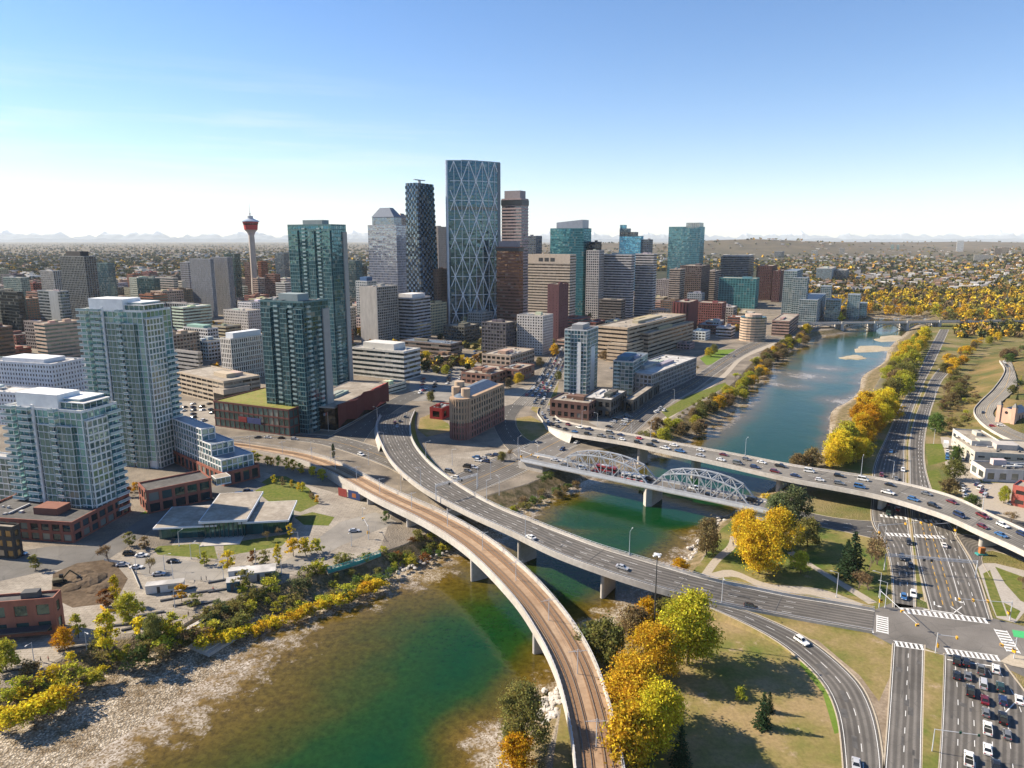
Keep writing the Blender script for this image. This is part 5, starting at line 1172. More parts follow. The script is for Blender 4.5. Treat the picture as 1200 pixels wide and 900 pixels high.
# river condominium
r, A, B, H, (nA, nB, bA, bB, nz, fh) = bld('river_condo', 'slim white and teal condominium alone above the queue of cars', 662, 688, 701, 388, 462, 66, **st(CONDO, bay=2.6, glass=(.06, .13, .15), wall=(.54, .55, .55), win=100, roof='roof_dark', pent=(.2, .3, .8, .8, 4, (.3, .3, .3))))
MB().box(-.5, B * .25, -.2, .02, B * .42, H - 9).build('white_fin', M['tint'], r, color=white); MB().box(A * .35, -.55, -.2, A * .7, .02, H - 14).build('white_fin', M['tint'], r, color=white)
balconies(r, 'x', B * .85, -.1, 0, nz, fh, 4, 1.4, limit=60); balconies(r, 'y', A * .15, -.1, 0, nz, fh, 3, 1.4, limit=60)
r, A, B, H, (nA, nB, bA, bB, nz, fh) = bld('mid_condo', 'mid-height grey-teal apartment block beside the slim condominium', 719, 742, 759, 425, 464, 66, **st(CONDO, glass=(.05, .11, .12), wall=(.42, .43, .42), win=100, roof='roof_blue', pent=(.1, .3, .6, .9, 3.5, (.08, .16, .22))))
balconies(r, 'x', B * .8, -.1, 0, nz, fh, 4, 1.4, limit=60); balconies(r, 'y', A * .6, -.1, 0, nz, fh, 4, 1.4, limit=60)
bld('long_apartment_row', 'long low apartment row with white roof panels along the riverside avenue', 758, 764, 816, 440, 465, 56, None, 30, **st(OFFICE, fh=3.2, bay=3.4, pier=(.9, .3), span=(1, .3), glass=(.03, .04, .05), wall=(.32, .31, .31), win=70, roof='roof_white', units=3))
for lb_, a in (('low brick hall with a pale flat roof beside the flyover ramp', (645, 690, 704, 474, 493)), ('low dark hall with white roof units between brick hall and wedge hall', (684, 716, 734, 470, 490)), ('low wedge-shaped hall with a brown roof by the avenue', (732, 742, 778, 470, 484))):
    bld('low_hall', lb_, *a, 64, **st(OFFICE, fh=6, bay=5, pier=(2, .2), span=(2.5, .25), glass=(.02, .02, .02), wall=(.17, .09, .07) if 'brick hall with' in lb_ else (.09, .085, .08), win=20, roof='roof' if 'white' not in lb_ else 'roof_white', units=3))
r, A, B, H, _ = bld('rounded_tan_block', 'rounded tan apartment block above the far riverside trees', 873, 890, 906, 372, 400, 62, block=False)
mb = MB(); mb.lathe([(15, -.3), (15, H)], 20, c=(8, 8)); o = mb.build('glazing', M['glass'], r, color=(.05, .08, .09)); o['bay'] = 3.; o['floor'] = 3.4
for k in range(9): MB().lathe([(15.5, k * H / 9 - .3), (15.5, k * H / 9 + 1.7)], 20, c=(8, 8)).build('storey_band', M['wall'], r, color=(.45, .33, .24))
MB().lathe([(10, H), (10, H + 3)], 20, c=(8, 8)).build('roof_drum', M['wall'], r, color=(.45, .34, .26))
# stepped riverside condominiums
for lb_, a, cut in (('tallest pale stepped condominium on the far riverside', (919, 934, 941, 318, 376), 1), ('second pale condominium, leaning steps toward the park', (930, 946, 960, 326, 378), 2), ('rounded glassy condominium behind the far riverside steps', (962, 974, 985, 336, 366), 0),
    ('squat stepped condominium on the water side of the far group', (937, 958, 968, 352, 380), 0), ('low terraced condominium between squat one and park', (968, 985, 1000, 352, 377), 2), ('terraced condominium falling toward the park trees', (994, 1008, 1028, 346, 374), 2), ('lowest terraced condominium at the park edge', (1004, 1016, 1032, 356, 372), 1)):
    r, A, B, H, _ = bld('stepped_condo', lb_, *a, 62, **st(CONDO, glass=(.07, .12, .13), wall=(.42, .45, .46), roof='roof_blue', units=0))
    for i in range(cut + 1): volume(r, A + (7 * i if i else 0) + (.01 if i else 0), B * .08 * (i + 1), A + 7 * (i + 1), B * (1 - .08 * i), 0, H * (.8 - .2 * i), fh=3.05, bay=3.2, glass=(.07, .12, .13), wall=(.42, .45, .46), pier=(.28, .16), span=(.5, .18), units=0, roof='roof_blue')
bld('terrace_hall', 'pinkish low terraces at the town end of the arch bridge', 905, 925, 936, 377, 394, 62, **st(BAND, fh=4, glass=(.03, .03, .03), wall=(.34, .22, .18)))
# ---- flatiron brick and stone office with a rounded nose
nose = P(546, 517); a1 = P(585, 496); a0 = P(527, 505)
ang = math.atan2((a1 - nose).y, (a1 - nose).x); Lf = 54.0; Hf = height_of(546, 517, 471)
r = empty('flatiron_office', nose, ang); tag(r, 'wedge-shaped brick and sandstone office with a rounded nose and grey roof', 'building')
Wn, Ww = 13.0, 20.0
def flat_plan(o=0.0):
    pts = []
    for i in range(13):
        t = -math.pi / 2 - math.pi * i / 12; pts.append((Wn / 2 + math.cos(t) * (Wn / 2 + o), Wn / 2 + math.sin(t) * (Wn / 2 + o)))
    return [(Lf + o, -o)] + pts + [(Lf + o, Ww + o)]
fp_ = flat_plan()[::-1]
o = MB().prism(fp_, -.3, Hf).build('glazing', M['glass'], r, color=(.05, .075, .075)); o['bay'] = 2.4; o['floor'] = 3.7
nfl = 6; fh = Hf / nfl
for k in range(nfl + 1):
    lo_, hi_ = k * fh - (.55 if k else .5), k * fh + (.7 if k < nfl else 1.2)
    MB().prism(flat_plan(.4 if k in (2, nfl) else .22)[::-1], lo_, hi_).build('storey_band', M['wall'], r, color=(.38, .265, .175) if k >= 3 else (.27, .125, .10))
mb1 = MB(); mb2 = MB(); pl = flat_plan(.05)
segs = []
for a, b in zip(pl, pl[1:]):
    d = math.dist(a, b); n_ = max(1, int(d / 3.2))
    for i in range(n_): segs.append((a[0] + (b[0] - a[0]) * i / n_, a[1] + (b[1] - a[1]) * i / n_))
for x, y in segs:
    mb1.box(x - .75, y - .4, -.3, x + .75, y + .4, fh * 2.6); mb2.box(x - .6, y - .4, fh * 2.6, x + .6, y + .4, Hf + .6)
mb1.build('brick_pier_rib', M['wall'], r, color=(.27, .125, .10)); mb2.build('stone_pier_rib', M['wall'], r, color=(.40, .28, .19))
MB().prism(flat_plan(-.3)[::-1], Hf - .1, Hf + .4).build('roof', M['roof_blue'], r)
mb = MB(); q0 = flat_plan(-1.0)[::-1]; q1 = [(12 if x < 12 else x - 3, Ww * .42 if y < Ww * .42 else min(y, Ww * .6)) for x, y in flat_plan(-3)[::-1]]
mb.prism(q0, Hf + .4, Hf + 4.5, top=q1); mb.build('pitched_roof', M['roof_blue'], r)
for x, y, rad in ((8, 4, 2.8), (10, 12, 2.6), (26, 18, 3.2)): MB().lathe([(rad, Hf), (rad, Hf + 6.5)], 16, c=(x, y)).build('stair_turret', M['wall'], r, color=(.44, .33, .23))
def fwin(): return MB().face([(-.9, 0, -1.1), (.9, 0, -1.1), (.9, 0, 1.1), (-.9, 0, 1.1)]).mesh('window', M['window'])
me_ = fwin()
for k in range(nfl):
    for i in range(16): link('window', me_, r, (Wn * .55 + (i + .5) * (Lf - Wn * .55) / 16, -.08, (k + .5) * fh + .1), 0, (.04, .06, .06))
# ---- other low blocks near the ramps
bld('red_workshop', 'small bright red building beside the wedge-shaped office', 504, 518, 531, 480, 492, 66, **st(OFFICE, fh=7, bay=9, pier=(4, .2), span=(3, .25), glass=(.02, .01, .01), wall=(.27, .022, .022), roof='roof_dark', win=6))
bld('school_block', 'beige and brown hall with a small pinkish dome in the cluster of low roofs', 565, 598, 626, 418, 434, 62, **st(OFFICE, fh=4.5, bay=5, pier=(1.5, .2), span=(1.8, .25), glass=(.03, .03, .03), wall=(.40, .31, .24), win=30, units=2))
bld('flat_roof_hall', 'low brick hall with wide tan flat roof behind the wedge-shaped office', 541, 575, 602, 440, 452, 62, **st(OFFICE, fh=5, bay=5, pier=(1.5, .2), span=(2, .25), glass=(.03, .02, .02), wall=(.26, .14, .10), win=20, units=3))
bld('flat_roof_hall', 'low brick hall with a plain grey roof close to the traffic queue', 586, 608, 626, 434, 447, 62, **st(OFFICE, fh=5, bay=6, pier=(2, .2), span=(2, .25), glass=(.03, .02, .02), wall=(.24, .12, .09), win=16, units=1))
# ---- pavilion with overlapping grey roofs
pr_ang = R(8); pc = P(186, 633); r = empty('pavilion', pc, pr_ang); tag(r, 'community pavilion with three overlapping flat grey roofs and teal glass walls', 'pavilion')
u_ = Vector((math.cos(pr_ang), math.sin(pr_ang), 0)); L1 = (P(238, 630) - pc).dot(u_); L2 = (P(291, 625) - pc).dot(u_); L3 = (P(341, 615) - pc).dot(u_)
for nm, x0, x1, y0, y1, h, hw in (('main', L1 - .5, L2 + 1, -2.5, 31, 8.0, 7.0), ('low', -1.5, L1 + 6, -1.0, 23, 5.6, 4.9), ('low', L2 - 3, L3 + 1, -1.0, 22, 6.2, 5.4)):
    o = MB().box(x0 + 1.5, y0 + 2, -.3, x1 - 1.5, y1 - 1.5, hw).build('glazing', M['glass'], r, color=(.02, .075, .08)); o['bay'] = 2.0; o['floor'] = 5.0
    MB().box(x0, y0, hw + .01, x1, y1, h).build('roof_edge', M['tint'], r, color=(.62, .64, .66)); MB().box(x0 + .4, y0 + .4, h - .1, x1 - .4, y1 - .4, h + .08).build('roof', M['roof'], r)
mb = MB()
for i in range(9):
    x = L1 + 1.5 + i * (L2 - L1 - 3) / 8; mb.box(x - .12, -1.6, -.2, x + .12, -1.3, 7.0)
mb.build('entrance_mullion', M['steel_dark'], r)
MB().box(L1 + 1, -9, -.2, L2 - 1, -.6, .25).build('entrance_step', M['concrete'], r)
# ---- brick building at the lower corner of the plaza, dark house above it
r, A, B, H, _ = bld('brick_warehouse', 'old brick building with flat dark roof and black awning beside the plaza', -70, 62, 70, 703, 742, 100, None, None, **st(OFFICE, fh=5.0, bay=6, pier=(2.6, .25), span=(2.2, .28), glass=(.05, .09, .085), wall=(.30, .12, .08), win=30, roof='roof_dark', units=3))
MB().box(-4.0, 1, 3.0, -.5, B - 1, 3.4).build('awning', M['steel_dark'], r)
MB().box(A * .2, B * .15, H + .2, A * .8, B * .3, H + 2.5).build('roof_plant_box', M['tint'], r, color=(.09, .09, .09))
bld('dark_house', 'black clad house with a pale flat roof at the edge of the plaza street', -40, 14, 22, 620, 655, 80, **st(OFFICE, fh=4, bay=4, pier=(1.6, .2), span=(1.6, .22), glass=(.2, .13, .05), wall=(.05, .045, .04), win=20, roof='roof'))
# ---- observation tower
tp = P(300, 352); scale_h = height_of(300, 352, 237); r = empty('observation_tower', tp); tag(r, 'tall slim concrete tower with a red observation pod and antenna', 'tower')
S_ = scale_h
MB().lathe([(9.5, -.3), (7.2, S_ * .08), (6.0, S_ * .3), (5.4, S_ * .78)], 20).build('shaft', M['wall'], r, color=(.42, .36, .31))
def zz_of(y): return height_of(300, 352, y)
MB().lathe([(5.4, zz_of(276)), (8.0, zz_of(272)), (12.5, zz_of(269.2))], 28).build('pod_base', M['wall'], r, color=(.40, .34, .33))
MB().lathe([(12.6, zz_of(269.2)), (13.6, zz_of(263.6)), (14.0, zz_of(263.5))], 28).build('red_pod_band', M['tint'], r, color=(.42, .035, .04))
o = MB().lathe([(13.5, zz_of(263.6)), (14.6, zz_of(262))], 28).build('pod_window', M['glass'], r, color=(.015, .012, .02)); o['bay'] = 2.; o['floor'] = 2.
MB().lathe([(14.5, zz_of(262)), (15.2, zz_of(260)), (15.4, zz_of(259.8))], 28).build('red_pod_band', M['tint'], r, color=(.34, .04, .05))
MB().lathe([(17.2, zz_of(259.8)), (17.0, zz_of(259)), (9, zz_of(257)), (4, zz_of(255.5))], 28).build('pod_roof', M['metal_tint'], r, color=(.42, .48, .55))
MB().lathe([(5.5, zz_of(256)), (5.5, zz_of(253))], 18).build('roof_drum', M['tint'], r, color=(.5, .5, .5))
MB().lathe([(.8, zz_of(253)), (1.6, zz_of(250)), (.5, zz_of(249)), (.28, zz_of(240)), (.1, zz_of(236.5))], 8).build('antenna', M['tint'], r, color=(.55, .5, .5))
# ---- towers at the far edge of downtown and beyond, each its own
W_ = dict(win=0)
for nm, lb_, a, k in (
 ('dark_glass_tower', 'black glass office at the western edge of the picture'.replace('western edge of the picture', 'end of the row past the white hotel blocks'), (-2, 20, 27, 343, 398), st(CURT, glass=(.008, .014, .02), wall=(.02, .03, .035), span=(.7, .1))),
 ('apartment_tower', 'tall dark apartment tower with white balcony columns and a box on top', (70, 98, 112, 301, 386), st(CONDO, bay=3.4, glass=(.02, .03, .035), wall=(.22, .23, .23), pier=(.7, .3), pent=(.15, .2, .85, .8, 7, (.04, .04, .045)))),
 ('apartment_tower', 'pale ribbed apartment tower beside the tall dark one', (47, 62, 72, 318, 368), st(CONDO, bay=3.4, glass=(.05, .06, .065), wall=(.45, .44, .42), pier=(.9, .3), units=2)),
 ('apartment_tower', 'blue-grey apartment tower half behind the tall dark one', (109, 126, 134, 309, 366), st(CURT, fh=3.1, glass=(.035, .075, .09), wall=(.10, .16, .18))),
 ('apartment_tower', 'short greenish apartment block beyond the black glass office', (3, 24, 34, 326, 368), st(CONDO, glass=(.06, .10, .10), wall=(.30, .35, .34))),
 ('glass_office', 'glass office with light grey panel side below the tall dark tower', (44, 70, 80, 342, 392), st(CURT, glass=(.04, .06, .065), wall=(.3, .32, .33), span=(1.2, .2), blank=(('x', .1, .5),))),
 ('brick_apartment', 'dark brown brick apartment slab below the tall dark tower', (48, 80, 88, 380, 412), st(OFFICE, fh=3, pier=(1.8, .2), span=(1.6, .2), glass=(.04, .035, .03), wall=(.15, .085, .065))),
 ('brick_apartment', 'low grey-brown block with dark bays beside the brick slab', (28, 46, 50, 378, 410), st(OFFICE, glass=(.02, .02, .02), wall=(.24, .2, .18))),
 ('glass_office', 'dark teal glass office with a red stair strip', (160, 180, 187, 327, 372), st(CURT, glass=(.02, .055, .065), wall=(.05, .09, .10))),
 ('glass_office', 'white and glass office with a brown lower corner', (182, 203, 208, 326, 370), st(BAND, glass=(.05, .08, .08), wall=(.40, .36, .33))),
 ('cream_office', 'cream edged office with bright end wall', (203, 213, 217, 330, 366), st(BAND, glass=(.04, .05, .05), wall=(.56, .5, .4), blank=(('y', 0, 1),))),
 ('lattice_tower', 'slim grey tower with a white lattice face', (211, 220, 226, 308, 360), st(OFFICE, bay=2, pier=(.5, .4), glass=(.05, .04, .04), wall=(.36, .35, .35))),
 ('wavy_twin_tower', 'grey twin tower with wavy vertical stripes, broader half', (222, 246, 250, 304, 372), st(CONDO, bay=1.7, pier=(.75, .25), span=(.12, .1), glass=(.02, .025, .03), wall=(.33, .34, .36))),
 ('wavy_twin_tower', 'grey twin tower with wavy vertical stripes, slimmer half near the observation tower', (247, 266, 272, 302, 370), st(CONDO, bay=1.7, pier=(.75, .25), span=(.12, .1), glass=(.02, .025, .03), wall=(.33, .33, .34))),
 ('dark_tower', 'dark teal tower just behind the wavy twins', (262, 274, 281, 298, 355), st(CURT, glass=(.02, .045, .05), wall=(.06, .1, .1))),
 ('brick_tower', 'reddish tower hugging the observation tower shaft', (302, 308, 313, 307, 352), st(OFFICE, glass=(.03, .02, .02), wall=(.28, .11, .07))),
 ('brick_tower', 'dark brown tower beyond the observation tower shaft', (286, 292, 296, 308, 350), st(OFFICE, glass=(.03, .02, .02), wall=(.14, .08, .07))),
 ('apartment_tower', 'blue-grey apartment tower between observation tower and tall teal condominium', (322, 332, 338, 297, 345), st(CURT, fh=3.1, glass=(.04, .06, .08), wall=(.16, .2, .23))),
 ('low_office', 'teal glazed low office near the foot of the observation tower', (270, 285, 290, 336, 352), st(BAND, glass=(.04, .10, .09), wall=(.40, .42, .4))),
 ('low_office', 'brown brick low office near the foot of the observation tower', (310, 322, 328, 322, 356), st(OFFICE, glass=(.03, .02, .02), wall=(.20, .10, .075))),
 ('low_office', 'white low office between observation tower and tall teal condominium', (323, 334, 342, 332, 366), st(BAND, glass=(.05, .06, .06), wall=(.5, .48, .45))),
 ('glass_tower', 'teal tower between the tall condominium and the silver tower', (407, 416, 424, 306, 360), st(CURT, glass=(.03, .06, .07), wall=(.12, .16, .17))),
 ('glass_tower', 'dark rounded glass tower near the silver tower', (414, 424, 430, 312, 358), st(CURT, glass=(.015, .03, .035), wall=(.05, .08, .09))),
 ('white_tower', 'lone white tower far up the valley side', (1122, 1130, 1134, 282, 299), st(OFFICE, glass=(.1, .12, .14), wall=(.6, .6, .6))),
 ('far_slab', 'pale green slab far up the valley, first of two', (1044, 1048, 1050, 287, 297), st(CURT, glass=(.1, .16, .16), wall=(.36, .42, .42))),
 ('far_slab', 'pale green slab far up the valley, second of two', (1051, 1054, 1057, 287, 297), st(CURT, glass=(.1, .16, .16), wall=(.36, .42, .42))),
 ('far_slab', 'dark brown pair block far up the valley', (1166, 1174, 1178, 291, 304), st(OFFICE, glass=(.06, .05, .04), wall=(.22, .17, .14))),
 ('far_slab', 'tan block far up the valley beside the dark brown one', (1174, 1183, 1188, 290, 303), st(OFFICE, glass=(.06, .05, .04), wall=(.30, .25, .2))),
 ('far_slab', 'long low grey hall far up the valley', (1142, 1165, 1174, 299, 308), st(BAND, glass=(.06, .06, .06), wall=(.4, .38, .35))),
 ('white_slab', 'wide pale blue apartment slab behind the park trees', (957, 975, 980, 315, 330), st(CONDO, glass=(.1, .15, .17), wall=(.46, .5, .52))),
 ('white_slab', 'dark blue-grey apartment slab behind the park trees', (979, 992, 995, 317, 329), st(CONDO, glass=(.04, .06, .08), wall=(.2, .23, .26))),
 ('white_slab', 'small dark slab on the hillside past the maroon towers', (908, 916, 919, 295, 302), st(CONDO, glass=(.06, .07, .08), wall=(.25, .26, .28))),
 ('white_slab', 'beige slab on the hillside past the maroon towers', (984, 990, 993, 291, 299), st(CONDO, glass=(.1, .1, .1), wall=(.48, .44, .4))),
 ('white_slab', 'white slab on the hillside past the maroon towers', (951, 958, 962, 294, 300), st(CONDO, glass=(.1, .1, .1), wall=(.6, .6, .58))),
): bld(nm, lb_, *a, 62, **k)
# ---- far bank: commercial buildings, church
r, A, B, H, _ = bld('white_commercial_block', 'rambling cream commercial building with stepped flat roofs by the parking lot', 1136, 1143, 1235, 531, 546, -12, None, 30, **st(OFFICE, fh=4.5, bay=6, pier=(3, .2), span=(2.6, .22), glass=(.05, .06, .065), wall=(.44, .41, .35), roof='roof', units=3, win=24))
volume(r, A * .1, B * .5, A * .5, B * 1.4, 0, H + 2, fh=4.5, bay=6, glass=(.05, .06, .065), wall=(.48, .46, .42), pier=(3, .2), span=(2.6, .22), roof='roof')
bld('brown_roof_shop', 'single-storey white shop with a brown roof beside the parking lot', 1139, 1155, 1240, 551, 564, -8, None, None, **st(OFFICE, fh=6, bay=6, pier=(2.5, .2), span=(2.6, .22), glass=(.06, .07, .07), wall=(.50, .48, .45), roof='roof_dark', units=1, win=12))
bld('red_kiosk_block', 'small red brick block at the edge of the parking lot', 1200, 1206, 1225, 574, 596, 40, 10, 6, **st(OFFICE, fh=5, bay=5, pier=(2.5, .2), span=(2.6, .22), glass=(.06, .05, .05), wall=(.34, .09, .07), win=6))
ch = G(1187, 496); ca = R(28); r = empty('church', ch, ca); r.scale = (.72, .72, .72); tag(r, 'small pinkish church with twin dark-topped turrets on the bluff road', 'church')
MB().box(0, 0, -3, 22, 12, 8).build('nave_wall', M['wall'], r, color=(.50, .31, .23))
mb = MB(); mb.prism([(0, 0), (22, 0), (22, 12), (0, 12)], 8.01, 13, top=[(0, 6), (22, 6), (22, 6.1), (0, 6.1)]); mb.build('nave_roof', M['roof_blue'], r)
mb = MB(); mb.prism([(-.6, 1), (0, 1), (0, 11), (-.6, 11)], -3, 12); mb.build('gable_front', M['wall'], r, color=(.54, .34, .25))
for y in (0, 12):
    MB().box(-1.6, y - 1.6, -3, 1.6, y + 1.6, 14).build('turret', M['wall'], r, color=(.54, .34, .25)); mb = MB(); mb.prism([(-1.8, y - 1.8), (1.8, y - 1.8), (1.8, y + 1.8), (-1.8, y + 1.8)], 14.01, 17.5, top=[(-.3, y - .3), (.3, y - .3), (.3, y + .3), (-.3, y + .3)]); mb.build('turret_cap', M['steel_dark'], r)
for x in (4, 9, 14, 19): MB().box(x - .6, -.12, 2, x + .6, -.02, 6).build('window', M['window'], r, color=(.05, .05, .06))
mb = MB(); mb.tube((-.75, 6, 8.3), (-.62, 6, 8.3), 1.3, 1.3, 14); mb.build('rose_window', M['window'], r, color=(.05, .04, .05))
# ---- unnamed low blocks that fill the streets of downtown
def free(x, y, rad):
    if inside(x, y, RIVER_POLY): return False
    for a, b, c in TOWN:
        if math.hypot(a - x, b - y) < rad * .62 + c * .62: return False
    return True
fill = []; ROADS_KEEP = [river_ave, fourth, low_road, side_road, side_street, east_street, hwy, fly, lrt]
def near_road(x, y, rad):
    for w in ROADS_KEEP:
        for i in range(0, w.k, 3):
            c = (w.L[i] + w.R[i]) / 2
            if math.hypot(c.x - x, c.y - y) < rad + 12: return True
    return False
rf = random.Random(11)
ga = R(60); ux, uy = math.cos(ga), math.sin(ga)
for i in range(-16, 40):
    for j in range(-8, 40):
        x = -420 + i * 45 * ux - j * 41 * uy + rf.uniform(-5, 5); y = 520 + i * 45 * uy + j * 41 * ux + rf.uniform(-5, 5)
        if not (430 < y < 1750): continue
        px, py = proj((x, y, 0))
        if not (-60 < px < 940): continue
        if y < 640 and px > 300: continue
        if px > 470 and y < 740: continue
        if px < 330 and y < 480: continue
        if px > 860 and y < 1000: continue
        if rf.random() < .1: continue
        w, d = rf.uniform(20, 40), rf.uniform(18, 34)
        if not free(x, y, max(w, d)) or near_road(x, y, max(w, d) * .6): continue
        far_ = min(1, max(0, (y - 600) / 900))
        h = rf.choice([6, 8, 10, 12, 14, 18]) * (1 + .3 * far_)
        if 640 < y and rf.random() < .22: h = rf.uniform(24, 48)
        if px < 220 and y > 800 and rf.random() < .2: h = rf.uniform(30, 55)
        fill.append((x, y, w, d, h)); TOWN.append((x, y, max(w, d)))
to = tp
for px_, py_, w_, d_, h_ in ((772, 408, 24, 16, 8), (800, 403, 26, 18, 7), (826, 399, 22, 16, 10), (808, 410, 18, 14, 6), (856, 396, 22, 18, 12), (842, 390, 24, 18, 14), (868, 388, 20, 18, 18), (764, 398, 30, 18, 12), (690, 398, 26, 18, 9), (724, 390, 26, 18, 14), (668, 408, 22, 16, 8), (858, 378, 26, 20, 22), (880, 380, 24, 18, 16), (780, 388, 26, 18, 15), (520, 428, 24, 16, 7), (455, 462, 22, 14, 6), (630, 404, 18, 14, 8), (556, 396, 24, 16, 10), (580, 392, 22, 16, 12)): q_ = P(px_, py_); fill.append((q_.x, q_.y, w_, d_, h_))
fill = [q for q in fill if q[1] < 1000 or q[4] > 12 or rf.random() < .3]
fill.sort(key=lambda q: math.hypot(q[0] - to.x, q[1] - to.y))
cols = [('brown brick', brickc), ('tan', tan), ('beige', beige), ('pale grey', pale), ('grey', grey), ('white', white), ('dark brown', brown), ('dark', (.10, .10, .105)), ('pinkish', (.40, .28, .23))]
cnt = {}
for x, y, w, d, h in fill:
    cn, c = rf.choice(cols); hn = 'low' if h < 13 else ('mid-height' if h < 26 else 'tall'); kind = rf.choice([OFFICE, BAND, OFFICE])
    k = (cn, hn); cnt[k] = cnt.get(k, 0) + 1
    r = empty('city_block', Vector((x, y, 0)), ga); tag(r, f'{hn} flat-roofed {cn} block, {ordinal(cnt[k])} such out from the observation tower', 'building', 'lesser downtown blocks')
    gl_ = rf.choice([(.03, .035, .04), (.05, .07, .08), (.02, .02, .02), (.04, .08, .09)])
    volume(r, 0, 0, w, d, 0, h, **st(kind, glass=gl_, wall=tuple(v * rf.uniform(.85, 1.1) for v in c), roof=rf.choice(['roof', 'roof_white', 'roof_dark', 'roof']), units=rf.choice([1, 2, 3])))
# ================================================================== trees and shrubs
import numpy as np
def leaf_quad(mb, c, s, rr, up=.35):
    d = Vector((rr.gauss(0, 1), rr.gauss(0, 1), rr.gauss(0, 1) + up)); d.normalize(); u = d.orthogonal().normalized(); w = d.cross(u); a = rr.uniform(0, 6.28)
    u2 = u * math.cos(a) + w * math.sin(a); w2 = d.cross(u2); e = s * rr.uniform(.6, 1.2)
    mb.face([c + u2 * e, c + w2 * e * .55, c - u2 * e, c - w2 * e * .55])
def crown_mesh(seed, h, r, z0, clumps, per, leaf, shape='round', sparse=1.0):
    rr = random.Random(seed); mb = MB(); cl = []
    for i in range(clumps):
        t = rr.random(); z = z0 + (h - z0) * (t ** .85)
        f = (z - z0) / (h - z0)
        if shape == 'round': prof = math.sqrt(max(.03, 1 - (2 * f - .85) ** 2 / 1.4))
        elif shape == 'tall': prof = (.35 + .65 * min(1, f * 3)) * math.sqrt(max(.02, 1 - f ** 3))
        else: prof = 1 - f * .9
        a = rr.uniform(0, 6.283); q = prof * r * (rr.random() ** .45)
        lop = 1 + .28 * math.sin(a * 2 + seed) + .18 * math.sin(a * 3 + seed * 2 + f * 4)
        cl.append((Vector((math.cos(a) * q * lop, math.sin(a) * q * lop, z)), r * rr.uniform(.16, .34)))
    for c, cr in cl:
        for _ in range(int(per * rr.uniform(.6, 1.3))):
            d = Vector((rr.gauss(0, .55), rr.gauss(0, .55), rr.gauss(0, .45))) * cr; leaf_quad(mb, c + d, leaf, rr)
    return mb.mesh('crown', M['leaf']), cl
def trunk_mesh(seed, h, r, z0, cl, tr, limbs=9, mat='bark'):
    rr = random.Random(seed + 5); mb = MB(); p = Vector((0, 0, -.4)); segs = 4; q = [p]
    for i in range(1, segs + 1): q.append(Vector((rr.uniform(-.05, .05) * h * .4, rr.uniform(-.05, .05) * h * .4, h * .72 * i / segs)))
    for i in range(segs): mb.tube(q[i], q[i + 1], tr * (1 - .2 * i), tr * (1 - .2 * (i + 1)), 6, caps=False)
    for c, _ in rr.sample(cl, min(limbs, len(cl))):
        s = q[1 if c.z < h * .5 else 2]; s = s.lerp(q[3], rr.random() * .5); mb.tube(s, c, tr * .38, tr * .1, 4, caps=False)
    return mb.mesh('trunk', M[mat])
def spruce_meshes(seed, h=16.0, r=3.4, per=28, tiers=26, leaf=.42):
    rr = random.Random(seed); mb = MB(); tk = MB().tube((0, 0, -.4), (0, 0, h * .97), .28, .04, 6)
    for i in range(tiers):
        f = i / tiers; z = h * (.06 + .93 * f); R_ = r * (1 - f) ** .85 * rr.uniform(.85, 1.1)
        nb = max(4, int(11 * (1 - f) + 4))
        for j in range(nb):
            a = 6.283 * (j + rr.random() * .6) / nb; L_ = R_ * rr.uniform(.7, 1.1)
            for k in range(max(3, int(per * (1 - f) / 3))):
                t = rr.uniform(.15, 1); c = Vector((math.cos(a) * L_ * t, math.sin(a) * L_ * t, z - L_ * t * .32 + rr.uniform(-.15, .15))); leaf_quad(mb, c + Vector((rr.gauss(0, .16), rr.gauss(0, .16), 0)), leaf, rr, .8)
    return mb.mesh('crown', M['leaf']), tk.mesh('trunk', M['bark'])
def bare_meshes(seed, h=9.0, r=3.6):
    rr = random.Random(seed); tk = MB(); cr = MB(); tips = []
    def grow(p, d, L_, rad, n):
        e = p + d * L_; tk.tube(p, e, rad, rad * .65, 4, caps=False)
        if n == 0: tips.append(e); return
        for _ in range(3):
            v = (d + Vector((rr.uniform(-1, 1), rr.uniform(-1, 1), rr.uniform(-.2, .8))) * .8).normalized(); grow(e, v, L_ * rr.uniform(.6, .85), rad * .6, n - 1)
    for _ in range(3): grow(Vector((0, 0, -.3)), Vector((rr.uniform(-.4, .4), rr.uniform(-.4, .4), 1)).normalized(), h * .28, .13, 4)
    for t in tips:
        for _ in range(3): leaf_quad(cr, t + Vector((rr.gauss(0, .4), rr.gauss(0, .4), rr.gauss(0, .35))), .3, rr)
    return cr.mesh('crown', M['leaf']), tk.mesh('trunk', M['twig'])
PROTO = {}
def make_kind(kind, n, H_, R_, z0, clumps, per, leaf, shape, tr):
    PROTO[kind] = []
    for i in range(n):
        cm, cl = crown_mesh(hash(kind) % 97 + i * 13 if False else sum(map(ord, kind)) + i * 13, H_, R_, z0, clumps, per, leaf, shape); PROTO[kind].append((cm, trunk_mesh(i * 7 + 1, H_, R_, z0, cl, tr), H_))
make_kind('big', 5, 16, 6.4, 3.0, 150, 105, .33, 'round', .42)
make_kind('broad', 5, 12, 5.4, 1.8, 95, 60, .40, 'round', .32)
make_kind('tall', 3, 14, 3.6, 1.6, 56, 34, .48, 'tall', .28)
make_kind('small', 3, 6, 2.3, 1.3, 26, 26, .36, 'tall', .12)
make_kind('far', 5, 12, 5.0, 1.0, 34, 13, .95, 'round', .3)
make_kind('shrub', 4, 3.2, 2.5, .1, 30, 24, .30, 'round', .08)
PROTO['spruce'] = [(*spruce_meshes(i), 16.0) for i in range(2)]
PROTO['bare'] = [(*bare_meshes(i), 9.0) for i in range(3)]
